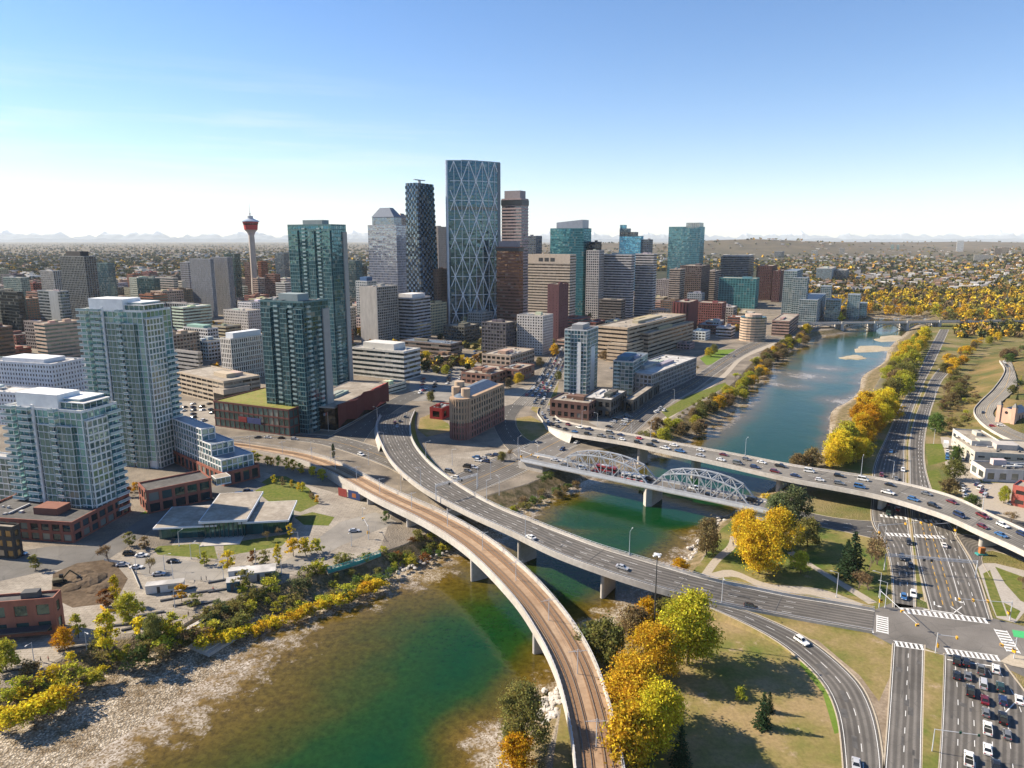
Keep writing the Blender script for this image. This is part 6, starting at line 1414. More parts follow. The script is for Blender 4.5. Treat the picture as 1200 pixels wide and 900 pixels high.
TC = {'lime': (.56, .46, .045), 'bright yellow': (.68, .50, .04), 'golden': (.66, .41, .035), 'orange': (.62, .32, .022), 'yellow-green': (.45, .41, .05), 'olive': (.23, .205, .06), 'brown': (.26, .18, .085), 'dark green': (.04, .065, .03), 'green': (.13, .175, .045), 'grey-green': (.16, .18, .075), 'rusty': (.24, .10, .035)}
KINDNAME = {'big': 'cottonwood_tree', 'broad': 'cottonwood_tree', 'tall': 'poplar_tree', 'small': 'young_tree', 'far': 'park_tree', 'shrub': 'shrub', 'spruce': 'spruce_tree', 'bare': 'bare_tree'}
rt6 = random.Random(21)
def tree(kind, p, h, col, label, group=None, wide=1.0, cat=None):
    cm, tm, H0 = rt6.choice(PROTO[kind]); s = h / H0
    r = empty(KINDNAME[kind], p, rt6.uniform(0, 6.28)); r.scale = (s * wide, s * wide * rt6.uniform(.9, 1.1), s)
    v = rt6.uniform(.85, 1.15); b = TC[col]; col_ = (b[0] * v, b[1] * v * rt6.uniform(.92, 1.08), b[2] * v)
    link('crown', cm, r, color=col_); link('trunk', tm, r)
    tag(r, label, cat or ('shrub' if kind == 'shrub' else 'tree'), group); return r
# ---- trees of the two parks by the bridges, each by its own place: kind, foot in the view, height, colour, width, label
for kd, x, y, h, c, w, lb_ in (
 ('big', 806, 779, 21, 'lime', 1.0, 'tall yellow-green cottonwood standing alone by the ramp lawn'),
 ('big', 768, 797, 16, 'golden', .9, 'golden cottonwood just below the tall yellow-green one'),
 ('big', 742, 852, 18, 'golden', 1.0, 'broad gold cottonwood filling the space beside the rail bridge'),
 ('big', 766, 884, 17, 'bright yellow', .95, 'yellower cottonwood at the lower edge of the park lawn'),
 ('broad', 735, 900, 15, 'golden', 1.0, 'lowest golden cottonwood beside the rail bridge'),
 ('broad', 708, 778, 13, 'olive', 1.05, 'olive cottonwood on the bank between the two curving bridges'),
 ('broad', 690, 772, 9, 'grey-green', 1.0, 'small grey-green tree on the stony bank between the curving bridges'),
 ('broad', 742, 748, 10, 'brown', 1.1, 'tawny thinning tree under the road bridge end'),
 ('broad', 757, 738, 10, 'orange', .8, 'rusty orange tree tucked against the road bridge end'),
 ('broad', 780, 735, 9, 'olive', .9, 'olive tree behind the tall yellow-green cottonwood'),
 ('big', 612, 880, 17, 'olive', .75, 'tall olive-yellow cottonwood between river and rail bridge'),
 ('broad', 606, 905, 9, 'orange', 1.0, 'small orange tree at the river edge under the olive one'),
 ('spruce', 893, 852, 10, 'dark green', 1.4, 'small dark spruce on the park lawn casting a long shadow'),
 ('spruce', 797, 898, 11, 'dark green', 1.4, 'dark spruce at the lower edge of the park lawn'),
 ('spruce', 901, 834, 6, 'dark green', 1.3, 'tiny spruce beside the lone lawn spruce'),
 ('shrub', 868, 820, 3, 'yellow-green', .8, 'low yellow bush in the park lawn'),
 ('big', 889, 672, 19, 'golden', 1.1, 'large golden cottonwood near the park path with a bare trunk below'),
 ('big', 912, 648, 17, 'golden', 1.05, 'golden cottonwood behind the large one near the park path'),
 ('big', 873, 638, 14, 'golden', .95, 'golden cottonwood by the picnic corner of the park'),
 ('broad', 828, 650, 14, 'brown', .75, 'thin brownish tree on the stony bank of the park'),
 ('broad', 797, 672, 5.5, 'orange', 1.3, 'low orange bush beside the road bridge railing'),
 ('broad', 928, 612, 15, 'grey-green', 1.0, 'big grey-green willow between truss bridge and flyover'),
 ('broad', 910, 610, 12, 'grey-green', .9, 'lesser grey-green willow nearer the truss bridge'),
 ('broad', 946, 640, 11, 'olive', 1.0, 'olive tree beside the golden cottonwoods'),
 ('broad', 938, 672, 8, 'yellow-green', .8, 'small yellow-green tree on the park lawn near the spruces'),
 ('spruce', 998, 676, 18, 'dark green', 1.7, 'tallest blue-grey spruce beside the riverside drive'),
 ('spruce', 991, 670, 13, 'dark green', 1.5, 'second spruce leaning against the tallest one'),
 ('bare', 1028, 662, 13, 'brown', .8, 'thin leafless tree between spruces and drive'),
 ('bare', 1018, 668, 11, 'brown', .9, 'leafless tree close behind the tallest spruce'),
 ('bare', 1006, 690, 7, 'brown', 1.2, 'round leafless bush below the spruces'),
 ('bare', 1018, 692, 7, 'brown', 1.1, 'second leafless bush below the spruces'),
 ('shrub', 896, 588, 3.5, 'bright yellow', 1.2, 'bright yellow bush at the end of the truss bridge'),
 ('broad', 1118, 562, 10, 'olive', 1.0, 'olive tree on the verge beside the parking lot'),
 ('broad', 1112, 580, 8, 'brown', 1.0, 'tawny tree on the verge close to the flyover'),
 ('broad', 1137, 598, 7, 'green', 1.1, 'dark round tree beside the flyover parapet'),
 ('broad', 1176, 590, 8, 'yellow-green', .6, 'slender yellow-green tree in the parking lot'),
 ('broad', 1120, 540, 8, 'green', .9, 'green tree between verge and white shop'),
 ('bare', 1134, 530, 11, 'brown', .9, 'leafless tree at the corner of the cream commercial building'),
 ('broad', 1096, 508, 12, 'green', 1.0, 'dark green tree alone at the foot of the bluff by the drive'),
 ('bare', 1185, 612, 6, 'brown', 1.2, 'leafless bush along the road under the flyover'),
 ('bare', 1198, 690, 5, 'brown', 1.2, 'leafless bush on the corner lawn by the junction'),
): tree(kd, P(x, y), h, c, lb_, None, w)
# ---- rows and bands: a line in the view, how many, kinds, colours
def band(line, n, kinds, hr, colours, what, grp, jit=2.0, zf=None, wide=(.85, 1.2), cross=0.0, line2=None):
    def pts_of(l): return [zf(a, b) if zf else P(a, b) for a, b in l]
    w = Way(pts_of(line), pts_of(line2 if line2 else [(a + .5, b) for a, b in line]))
    for i in range(n):
        d = w.len * (i + .5) / n + rt6.uniform(-.4, .4) * w.len / n; p = w.at(d, rt6.random() if line2 else .5)
        p = p + Vector((rt6.uniform(-jit, jit), rt6.uniform(-jit, jit), 0))
        if zf is None: p.z = ground_z(p.x, p.y)
        k = rt6.choice(kinds); c = rt6.choice(colours); h = rt6.uniform(*hr)
        nm = {'shrub': 'shrub', 'spruce': 'spruce', 'bare': 'thin tree', 'small': 'sapling', 'tall': 'upright tree'}.get(k, 'tree')
        tree(k, p, h, c, f'{c} {nm}, {ordinal(i + 1)} {what}', grp, rt6.uniform(*wide))
def bank_frac(p, top, wat):
    a, b = seg_d(p[0], p[1], top), seg_d(p[0], p[1], wat); return a / (a + b + 1e-6)
def ground_z(x, y):
    if inside(x, y, RIVER_POLY):
        nearl = seg_d(x, y, lt) < seg_d(x, y, rt); f = bank_frac((x, y), lt if nearl else rt, lw if nearl else rw); return WZ * min(1, f) 
    return hz(x, y)
Y_, G_, O_, YG, OL, BR, DG, GR, GG, RU = 'bright yellow', 'golden', 'orange', 'yellow-green', 'olive', 'brown', 'dark green', 'green', 'grey-green', 'rusty'
band([(-20, 812), (60, 783), (130, 752), (205, 738), (240, 718)], 46, ['shrub', 'shrub', 'small'], (1.8, 3.8), [OL, YG, GR, YG, BR, Y_], 'along the plaza edge, counted upstream from the brick warehouse', 'shrubs on the plaza bank', 1.5, None, (1.1, 1.6), 0, [(-20, 852), (70, 818), (140, 782), (215, 756), (245, 740)])
band([(5, 846), (40, 828), (75, 812)], 9, ['shrub'], (3, 4.5), [Y_, Y_, G_], 'in the bright clump at the foot of the plaza bank', 'yellow shrubs at the foot of the bank', 1.5, None, (1.0, 1.4))
band([(240, 716), (300, 690), (375, 665), (440, 648)], 54, ['shrub', 'shrub', 'small'], (1.8, 3.6), [OL, YG, OL, GG, YG, GR], 'along the bank below the shed and lookout', 'shrubs on the lookout bank', 1.2, None, (1.1, 1.6), 0, [(250, 738), (308, 722), (382, 700), (450, 674)])
band([(225, 752), (250, 742), (300, 726), (330, 716), (365, 705), (400, 694), (452, 674)], 26, ['shrub'], (2, 3.2), [Y_, G_, Y_], 'in the golden fringe just above the water stones', 'golden fringe shrubs', 1.0, None, (1.1, 1.6))
band([(450, 645), (490, 628), (520, 618)], 24, ['shrub'], (1.8, 3), [OL, RU, GR, YG], 'on the bank below the rail bridge approach', 'shrubs below the rail bridge', 2.0, None, (1.0, 1.4), 0, [(458, 668), (503, 650), (530, 636)])
band([(572, 594), (600, 585), (630, 572), (668, 560)], 22, ['shrub'], (1.8, 3.2), [OL, GR, YG, BR, OL], 'on the bank between road bridge and truss bridge', 'shrubs by the truss bridge', 1.5, None, (1.0, 1.5), 0, [(585, 600), (612, 590), (645, 576), (680, 562)])
band([(755, 516), (800, 490), (832, 470), (860, 448), (882, 428), (915, 404), (940, 394)], 84, ['broad', 'broad', 'bare', 'broad'], (6, 10), [OL, YG, YG, BR, G_, BR, OL], 'along the town bank from flyover to arch bridge', 'trees of the town bank', 2.5, None, (.9, 1.25), 0, [(775, 526), (812, 505), (845, 482), (868, 462), (890, 440), (925, 408), (948, 397)])
band([(762, 512), (800, 486), (826, 464)], 9, ['shrub'], (1.2, 2), [G_, Y_, OL], 'in the planted bed along the riverside avenue', 'shrubs of the avenue bed', 1.0)
band([(952, 548), (975, 538), (992, 520), (1010, 498), (1022, 478)], 26, ['big', 'broad', 'big'], (12, 19), [G_, G_, Y_, O_, YG], 'in the golden grove between flyover and gravel bar', 'trees of the golden grove', 3, None, (.85, 1.05), 0, [(985, 552), (1005, 545), (1022, 525), (1036, 500), (1046, 482)])
band([(930, 546), (945, 545), (955, 546)], 4, ['broad', 'bare'], (8, 11), [G_, BR], 'at the water side of the flyover', 'trees at the flyover pier', 2)
band([(1026, 472), (1036, 455), (1046, 436), (1062, 412), (1075, 398)], 30, ['big', 'broad', 'tall'], (11, 18), [YG, Y_, G_, OL, BR, Y_], 'between river and drive going toward the arch bridge', 'trees between river and drive', 3, None, (.85, 1.1), 0, [(1052, 474), (1060, 454), (1068, 438), (1080, 414), (1090, 400)])
band([(1098, 452), (1104, 436), (1116, 418), (1130, 408), (1150, 402)], 26, ['broad', 'broad', 'bare'], (7, 11), [G_, O_, OL, BR, YG, G_], 'in the thicket between the drive and the bluff', 'trees of the bluff thicket', 3, None, (.9, 1.2), 0, [(1116, 446), (1124, 430), (1140, 416), (1158, 404), (1182, 398)])
band([(1100, 485), (1108, 465), (1120, 446)], 26, ['bare', 'broad', 'bare'], (6, 9), [BR, BR, OL], 'on the slope of the bluff', 'thin trees on the bluff', 3, G, (1.0, 1.3), 0, [(1122, 478), (1128, 462), (1140, 448)])
band([(1092, 500), (1100, 480), (1112, 455)], 46, ['shrub', 'shrub', 'bare'], (1.6, 3.4), [BR, OL, BR, YG, OL], 'scattered over the grassy bluff', 'shrubs of the bluff', 3, G, (1.1, 1.7), 0, [(1140, 502), (1138, 484), (1156, 455)])
band([(1176, 428), (1186, 420), (1200, 412)], 8, ['broad', 'spruce', 'bare'], (7, 11), [OL, GR, BR], 'at the top of the curving bluff road', 'trees at the bluff road', 3, G)
band([(1186, 470), (1196, 458), (1204, 446)], 6, ['broad', 'spruce', 'bare'], (6, 9), [OL, DG, YG], 'beside the church on the bluff', 'trees by the church', 3, G)
band([(285, 541), (310, 545), (345, 552), (385, 566)], 14, ['small'], (4.5, 6.5), [Y_, Y_, G_, YG], 'in the yellow row beside the rail tracks', 'saplings beside the tracks', 1.0, None, (.8, 1.05))
band([(318, 566), (350, 575), (372, 592)], 8, ['small'], (3.5, 5), [Y_, BR, G_], 'along the footpath below the tracks', 'saplings by the footpath', 1.0, None, (.7, .95))
for kd, x, y, h, c, w, lb_ in (
 ('broad', 8, 787, 9, YG, .9, 'yellow-green tree at the corner of the brick warehouse'),
 ('broad', 76, 762, 7, O_, .8, 'orange tree in front of the brick warehouse'),
 ('tall', 127, 766, 13, Y_, .95, 'tall yellow poplar on the plaza edge'),
 ('broad', 152, 728, 9, YG, .9, 'yellow-green tree beside the fenced planter'),
 ('tall', 136, 708, 10, Y_, .7, 'slim yellow tree inside the fenced planter'),
 ('small', 124, 712, 6, RU, 1.2, 'rusty tree inside the fenced planter'),
 ('broad', 180, 750, 8, OL, .8, 'olive tree on the plaza edge near the steps'),
 ('small', 203, 742, 6.5, YG, 1.2, 'yellow tree above the river steps'),
 ('small', 213, 705, 6, O_, 1.0, 'orange sapling between the plaza benches'),
 ('small', 268, 668, 7, Y_, 1.1, 'yellow tree on the curb facing the pavilion'),
 ('bare', 128, 658, 8, BR, .9, 'leafless tree beside the dug-up ground'),
 ('small', 42, 668, 6, OL, 1.0, 'olive tree near the black clad house'),
 ('bare', 175, 672, 7, BR, .8, 'leafless tree by the parked cars on the curved street'),
 ('small', 286, 690, 6.5, OL, 1.3, 'olive bushy tree beside the blue kiosk'),
 ('small', 296, 660, 5, RU, 1.0, 'rusty sapling near the shed'),
 ('small', 310, 662, 5.5, OL, 1.2, 'olive sapling near the shed'),
 ('tall', 326, 662, 8, Y_, .8, 'yellow upright tree behind the shed'),
 ('small', 344, 652, 7, G_, 1.2, 'golden tree along the path beside the yellow upright one'),
 ('small', 358, 650, 7, Y_, 1.2, 'yellow tree along the riverside path, close to the lookout'),
 ('small', 372, 648, 6, YG, 1.2, 'yellow-green tree on the path next to the lookout'),
 ('small', 341, 628, 5, Y_, .9, 'yellow sapling at the corner of the pavilion'),
 ('bare', 314, 634, 5, BR, .8, 'leafless sapling in front of the pavilion wing'),
 ('bare', 327, 630, 5, BR, .7, 'leafless sapling at the end of the pavilion'),
 ('small', 452, 612, 5, GR, 1.0, 'green bush in the bed under the rail bridge'),
 ('tall', 391, 539, 9, DG, .5, 'dark columnar tree beside the rail tracks'),
 ('small', 150, 582, 5, RU, 1.2, 'rusty shrub tree at the end of the brick townhouses'), ('small', 158, 577, 5, O_, 1.1, 'orange shrub tree beside the brick townhouses'), ('small', 120, 612, 5, RU, 1.1, 'rusty sapling at the corner of the broad white tower'), ('small', 136, 604, 5, O_, 1.1, 'orange sapling at the corner of the broad white tower'), ('small', 152, 640, 5.5, OL, 1.2, 'olive tree beside the pavilion driveway'), ('small', 170, 644, 5, BR, 1.2, 'brown tree beside the pavilion driveway'), ('small', 240, 662, 5, YG, 1.2, 'yellow-green sapling at the bend of the curved street'), ('tall', 92, 748, 8, YG, .9, 'slim yellow-green tree above the plaza bank'), ('small', 165, 745, 6, Y_, 1.2, 'yellow sapling above the plaza bank'), ('small', 228, 712, 4.5, OL, 1.4, 'olive bush in the planter between benches'),
 ('broad', 500, 425, 11, Y_, 1.0, 'yellow tree in the car park behind the wedge-shaped office'),
 ('broad', 523, 440, 9, YG, .9, 'yellow-green tree behind the wedge-shaped office'),
 ('broad', 505, 470, 7, OL, 1.0, 'olive tree by the red workshop'),
 ('broad', 650, 417, 12, G_, .9, 'golden tree beside the whitish apartment slab'),
 ('broad', 607, 450, 9, Y_, .9, 'yellow tree between the low halls and the queue'),
 ('broad', 596, 455, 8, BR, .9, 'brown tree between the low halls and the queue'),
 ('broad', 632, 430, 9, BR, .9, 'tawny tree by the domed hall'),
 ('broad', 655, 446, 8, OL, .8, 'olive tree beside the queue of cars'),
 ('broad', 708, 422, 9, BR, 1.0, 'brown tree in front of the long tan complex'),
 ('broad', 830, 418, 9, Y_, 1.0, 'yellow tree on the small green by the riverside avenue'),
 ('broad', 836, 415, 10, OL, 1.0, 'olive tree on the small green by the riverside avenue'),
 ('broad', 944, 392, 13, Y_, 1.1, 'bright yellow tree at the town end of the arch bridge'),
 ('broad', 588, 540, 5, OL, 1.0, 'olive bush at the junction by the wedge-shaped office'),
 ('bare', 598, 538, 6, BR, .9, 'leafless tree at the junction by the wedge-shaped office'),
 ('shrub', 640, 563, 4, GR, 1.2, 'dark green bush at the end of the truss bridge walkway'),
): tree(kd, P(x, y), h, c, lb_, None, w)
band([(780, 455), (800, 444), (818, 434)], 8, ['bare', 'broad'], (6, 8), [BR, BR, OL], 'along the apartment row on the riverside avenue', 'trees of the apartment row', 1.5)
band([(470, 415), (500, 412), (560, 405), (600, 402)], 10, ['broad', 'bare'], (6, 9), [OL, BR, G_, BR], 'around the low brown hall downtown', 'trees by the low brown hall', 4)
# ---- the dense park across the river
def scatter(poly_px, n, zmin=0, seed=3):
    rr = random.Random(seed); W_p = [P(a, b) for a, b in poly_px]; xs = [q.x for q in W_p]; ys = [q.y for q in W_p]; pl = [(q.x, q.y) for q in W_p]; out = []
    while len(out) < n:
        x, y = rr.uniform(min(xs), max(xs)), rr.uniform(min(ys), max(ys))
        if inside(x, y, pl) and not inside(x, y, RIVER_POLY): out.append((x, y))
    return out
park = [(948, 368), (985, 378), (1040, 379), (1100, 378), (1200, 374), (1260, 372), (1260, 348), (1180, 343), (1080, 342), (1010, 346), (958, 355)]
pts = sorted(scatter(park, 560), key=lambda q: q[1])
for i, (x, y) in enumerate(pts[:80]):
    c = rt6.choice([G_, G_, Y_, OL, YG, O_, BR]); tree('far', Vector((x, y, hz(x, y))), rt6.uniform(11, 17), c, f'{c} park tree at the water side of the dense autumn wood', 'trees at the front of the autumn wood')
def merged(name, items, quads, seed, rgb):
    """one far-off mass of foliage: items are (x, y, z, height, radius, colour index)"""
    rs = np.random.RandomState(seed); M_ = len(items); it = np.array([q[:5] for q in items]); ci = np.array([q[5] for q in items])
    d = rs.normal(size=(M_, quads, 3)); d /= np.linalg.norm(d, axis=2, keepdims=True); d *= (rs.rand(M_, quads, 1) ** .4)
    c = np.empty((M_, quads, 3)); c[..., 0] = it[:, None, 0] + d[..., 0] * it[:, None, 4]; c[..., 1] = it[:, None, 1] + d[..., 1] * it[:, None, 4]; c[..., 2] = it[:, None, 2] + it[:, None, 3] * (.55 + .45 * d[..., 2])
    u = rs.normal(size=(M_, quads, 3)); u /= np.linalg.norm(u, axis=2, keepdims=True); t = rs.normal(size=(M_, quads, 3)); w = np.cross(u, t); w /= np.linalg.norm(w, axis=2, keepdims=True)
    e = (it[:, None, 4] * (2.0 / math.sqrt(quads)))[..., None] * (.7 + .6 * rs.rand(M_, quads, 1)); u, w = u * e, w * e * .7
    v = np.stack([c - u - w, c + u - w, c + u + w, c - u + w], 2).reshape(-1, 3)
    me = bpy.data.meshes.new(name); nq = M_ * quads; me.vertices.add(nq * 4); me.loops.add(nq * 4); me.polygons.add(nq)
    me.vertices.foreach_set('co', v.ravel().astype(np.float32)); me.loops.foreach_set('vertex_index', np.arange(nq * 4, dtype=np.int32)); me.polygons.foreach_set('loop_start', np.arange(0, nq * 4, 4, dtype=np.int32))
    me.update(calc_edges=True); col = np.array(rgb)[ci][:, None, None, :] * (.6 + .7 * rs.rand(M_, quads, 1, 1)); col = np.broadcast_to(col, (M_, quads, 4, 3)).reshape(-1, 3)
    a = me.attributes.new('tint', 'FLOAT_COLOR', 'POINT'); a.data.foreach_set('color', np.concatenate([col, np.ones((len(col), 1))], 1).ravel().astype(np.float32)); me.materials.append(M['leaf_attr'])
    o = link(name, me); stuff(o); return o
RGB = [(.46, .27, .03), (.50, .34, .03), (.13, .125, .035), (.19, .135, .07), (.035, .05, .026), (.05, .06, .03), (.26, .145, .04), (.17, .155, .045)]
NEARGB = [(.48, .31, .03), (.52, .38, .035)] + RGB[2:]
rr = random.Random(5)
merged('autumn_wood_foliage', [(x, y, hz(x, y), rr.uniform(10, 16), rr.uniform(4, 6.5), rr.choice([0, 0, 1, 1, 2, 3, 6, 7])) for x, y in pts[80:]], 60, 1, NEARGB)
mid, far_ = [], []
for i in range(21000):
    px, py = rr.uniform(-60, 1260), 285.5 + 59 * rr.random() ** 1.25
    if 420 < px < 930 and py > 318: continue
    if px > 930 and py > 350: continue
    if px < 420 and py > 344: continue
    q = P(px, py); x, y = q.x, q.y
    if px > 780 and y > 4200 and rr.random() < .72: continue
    if math.sin(x * .011 + 1.3) * math.sin(y * .0047 + .7) + .55 * math.sin(x * .031 + y * .013) < -.75: continue
    c = rr.choice([4, 4, 5, 5, 5, 4, 3, 2, 2, 7, 0, 6, 3]) if px < 900 else rr.choice([4, 5, 3, 2, 2, 7, 5, 0, 6, 3, 3, 2])
    (mid if y < 2600 else far_).append((x, y, hz(x, y) - 1, rr.uniform(8, 14), rr.uniform(4, 7) * (1 if y < 2600 else 1.5), c))
merged('suburb_tree_foliage', mid, 24, 2, RGB); merged('distant_tree_foliage', far_, 7, 3, RGB)
near_ = []
for i in range(1500):
    px, py = rr.choice([(rr.uniform(300, 900), rr.uniform(352, 400)), (rr.uniform(440, 700), rr.uniform(398, 440)), (rr.uniform(200, 470), rr.uniform(370, 440)), (rr.uniform(1010, 1230), rr.uniform(322, 350)), (rr.uniform(1120, 1230), rr.uniform(362, 396)), (rr.uniform(-20, 430), rr.uniform(335, 372))])
    q = P(px, py)
    if free(q.x, q.y, 8) and not near_road(q.x, q.y, 1): near_.append((q.x, q.y, hz(q.x, q.y) - .5, rr.uniform(7, 12), rr.uniform(3.4, 5.5), rr.choice([2, 3, 4, 5, 7, 0, 6, 1])))
for i in range(260):
    x, y = rr.uniform(250, 620), rr.uniform(110, 620)
    if x > y * .78 + 45 and free(x, y, 8) and hz(x, y) < 12.0 and seg_d(x, y, fly.L) > 16: near_.append((x, y, hz(x, y) - .5, rr.uniform(6, 11), rr.uniform(3, 5), rr.choice([2, 3, 4, 5, 7, 0, 6, 1])))
merged('street_tree_foliage', near_, 44, 4, RGB)
# ---- far houses
def house_mesh(s, w, d, h, ph):
    mb = MB(); mb.box(-w / 2, -d / 2, -3, w / 2, d / 2, h, 0); k = len(mb.v); o = .4
    mb.v += [(-w / 2 - o, -d / 2 - o, h), (w / 2 + o, -d / 2 - o, h), (w / 2 + o, d / 2 + o, h), (-w / 2 - o, d / 2 + o, h), (-w / 2 - o, 0, h + ph), (w / 2 + o, 0, h + ph)]
    for f in ((0, 1, 5, 4), (2, 3, 4, 5), (1, 2, 5), (3, 0, 4), (3, 2, 1, 0)): mb.f.append(tuple(k + i for i in f)); mb.m.append(1)
    return mb
hm = [house_mesh(i, *q).mesh('house', [M['tint'], M[m_]]) for i, (q, m_) in enumerate((((12, 9, 5.5, 3), 'roof_dark'), ((14, 10, 6.5, 3.2), 'roof'), ((11, 9, 6, 3.4), 'roof_blue'), ((18, 12, 8, 2.5), 'roof_dark')))]
k = 0
for i in range(900):
    px, py = (rr.uniform(935, 1230), rr.uniform(306, 342)) if rr.random() < .62 else (rr.uniform(-20, 430), rr.uniform(303, 346))
    q = P(px, py)
    if not free(q.x, q.y, 10): continue
    k += 1
    if k > 240: break
    o = link('suburban_house', rr.choice(hm), None, (q.x, q.y, hz(q.x, q.y)), R(60 + rr.choice([0, 90]) + rr.uniform(-4, 4)), rr.choice([(.55, .52, .48), (.45, .4, .34), (.6, .6, .58), (.3, .2, .16), (.38, .38, .38)]))
    tag(o, 'small gable-roofed house among the trees of the far valley side' if px > 900 else 'small gable-roofed house among the trees beyond the downtown towers', 'house', 'houses of the far valley side' if px > 900 else 'houses beyond downtown')
# ---- the rooftops of the far city, a mass nobody could count
def far_roofs(n_, seed):
    rr = random.Random(seed); mb = MB(); cols_ = []
    for i in range(n_):
        q = rr.random()
        px, py = (rr.uniform(-60, 440), 289 + 58 * rr.random() ** 1.2) if q < .55 else ((rr.uniform(935, 1260), 290 + 52 * rr.random()) if q < .85 else (rr.uniform(430, 940), 289 + 26 * rr.random()))
        p = P(px, py); x, y = p.x, p.y
        if not free(x, y, 14) or y > 7000: continue
        w, d, h = rr.uniform(9, 26) * (1 + y / 9000), rr.uniform(8, 16) * (1 + y / 9000), rr.choice([4, 5, 6, 7, 9, 12]); z = hz(x, y); a = R(60); u = Vector((math.cos(a), math.sin(a), 0)) * w / 2; v = Vector((-math.sin(a), math.cos(a), 0)) * d / 2; o_ = Vector((x, y, 0))
        mb.prism([(o_ - u - v)[:2], (o_ + u - v)[:2], (o_ + u + v)[:2], (o_ - u + v)[:2]], z - 2, z + h); c = rr.choice([(.5, .47, .42), (.36, .33, .3), (.58, .56, .53), (.2, .16, .13), (.28, .27, .27), (.34, .22, .17)]); cols_ += [(*c, 1)] * 8
    me = mb.mesh('distant_rooftop_pattern', M['leaf_attr']); a = me.attributes.new('tint', 'FLOAT_COLOR', 'POINT'); a.data.foreach_set('color', [v for c in cols_ for v in c]); stuff(link('distant_rooftop_pattern', me))
far_roofs(4200, 8)
# ---- mountains on the horizon
def ridge(name, y0, hbase, amp, snow, seed, x0=-24000, x1=26000, st_=170):
    rr = random.Random(seed); mb = MB(); xs = np.arange(x0, x1, st_); ph = [rr.uniform(0, 6.28) for _ in range(9)]
    def hh(x):
        v = 0; 
        for i, (wl, a) in enumerate(((9000, .45), (4100, .4), (2100, .35), (1150, .26), (620, .17), (330, .1), (170, .05))): v += a * (1 - 2 * abs(math.sin(x / wl * math.pi + ph[i])))
        return max(20, hbase + amp * v)
    rows = [(-2600, 0.0), (-1700, .32), (-900, .66), (-350, .88), (0, 1.0), (900, .55), (2000, 0)]; k = len(xs)
    for dy, f in rows:
        for x in xs:
            jit = rr.uniform(-.13, .13) * (f if f < 1 else 0); mb.v.append((x, y0 + dy + rr.uniform(-60, 60), -5 + hh(x + dy * .25 * (1 - f)) * (f + jit)))
    for j in range(len(rows) - 1):
        for i in range(k - 1): mb.f.append((j * k + i, j * k + i + 1, (j + 1) * k + i + 1, (j + 1) * k + i)); mb.m.append(0)
    n = N(name + '_rock'); p = n.pos(); sp_ = n.n('SeparateXYZ'); n.l(p, sp_.inputs[0]); f_ = n.noise(p, .0014, 6, .7)
    z = n.math('ADD', sp_.outputs[2], n.math('MULTIPLY', n.math('SUBTRACT', f_, .5), 700.0)); mr = n.n('MapRange'); n.l(z, mr.inputs[0]); mr.inputs[1].default_value = snow; mr.inputs[2].default_value = snow + 260
    n.pbr(n.mix(mr.outputs[0], n.ramp(f_, [(.3, (.06, .08, .11)), (.7, (.16, .18, .21))]), (.8, .82, .85)), .95, 0, .1)
    return struct(mb.build(name, n.m))
ridge('mountains', 60000, 700, 330, 480, 4, -50000, 52000, 260); ridge('foothill_terrain', 42000, 200, 60, 9999, 9, -40000, 42000, 260)
# ---- the air
hb = MB().box(-56000, -2600, -12, 58000, 64000, 1900); n = N('haze_air'); pv = n.n('VolumePrincipled'); pv.inputs['Color'].default_value = (.86, .95, 1.0, 1); pv.inputs['Density'].default_value = HAZE; pv.inputs['Anisotropy'].default_value = 0.0
n.l(pv.outputs[0], n.out.inputs['Volume']); stuff(hb.build('haze', n.m))
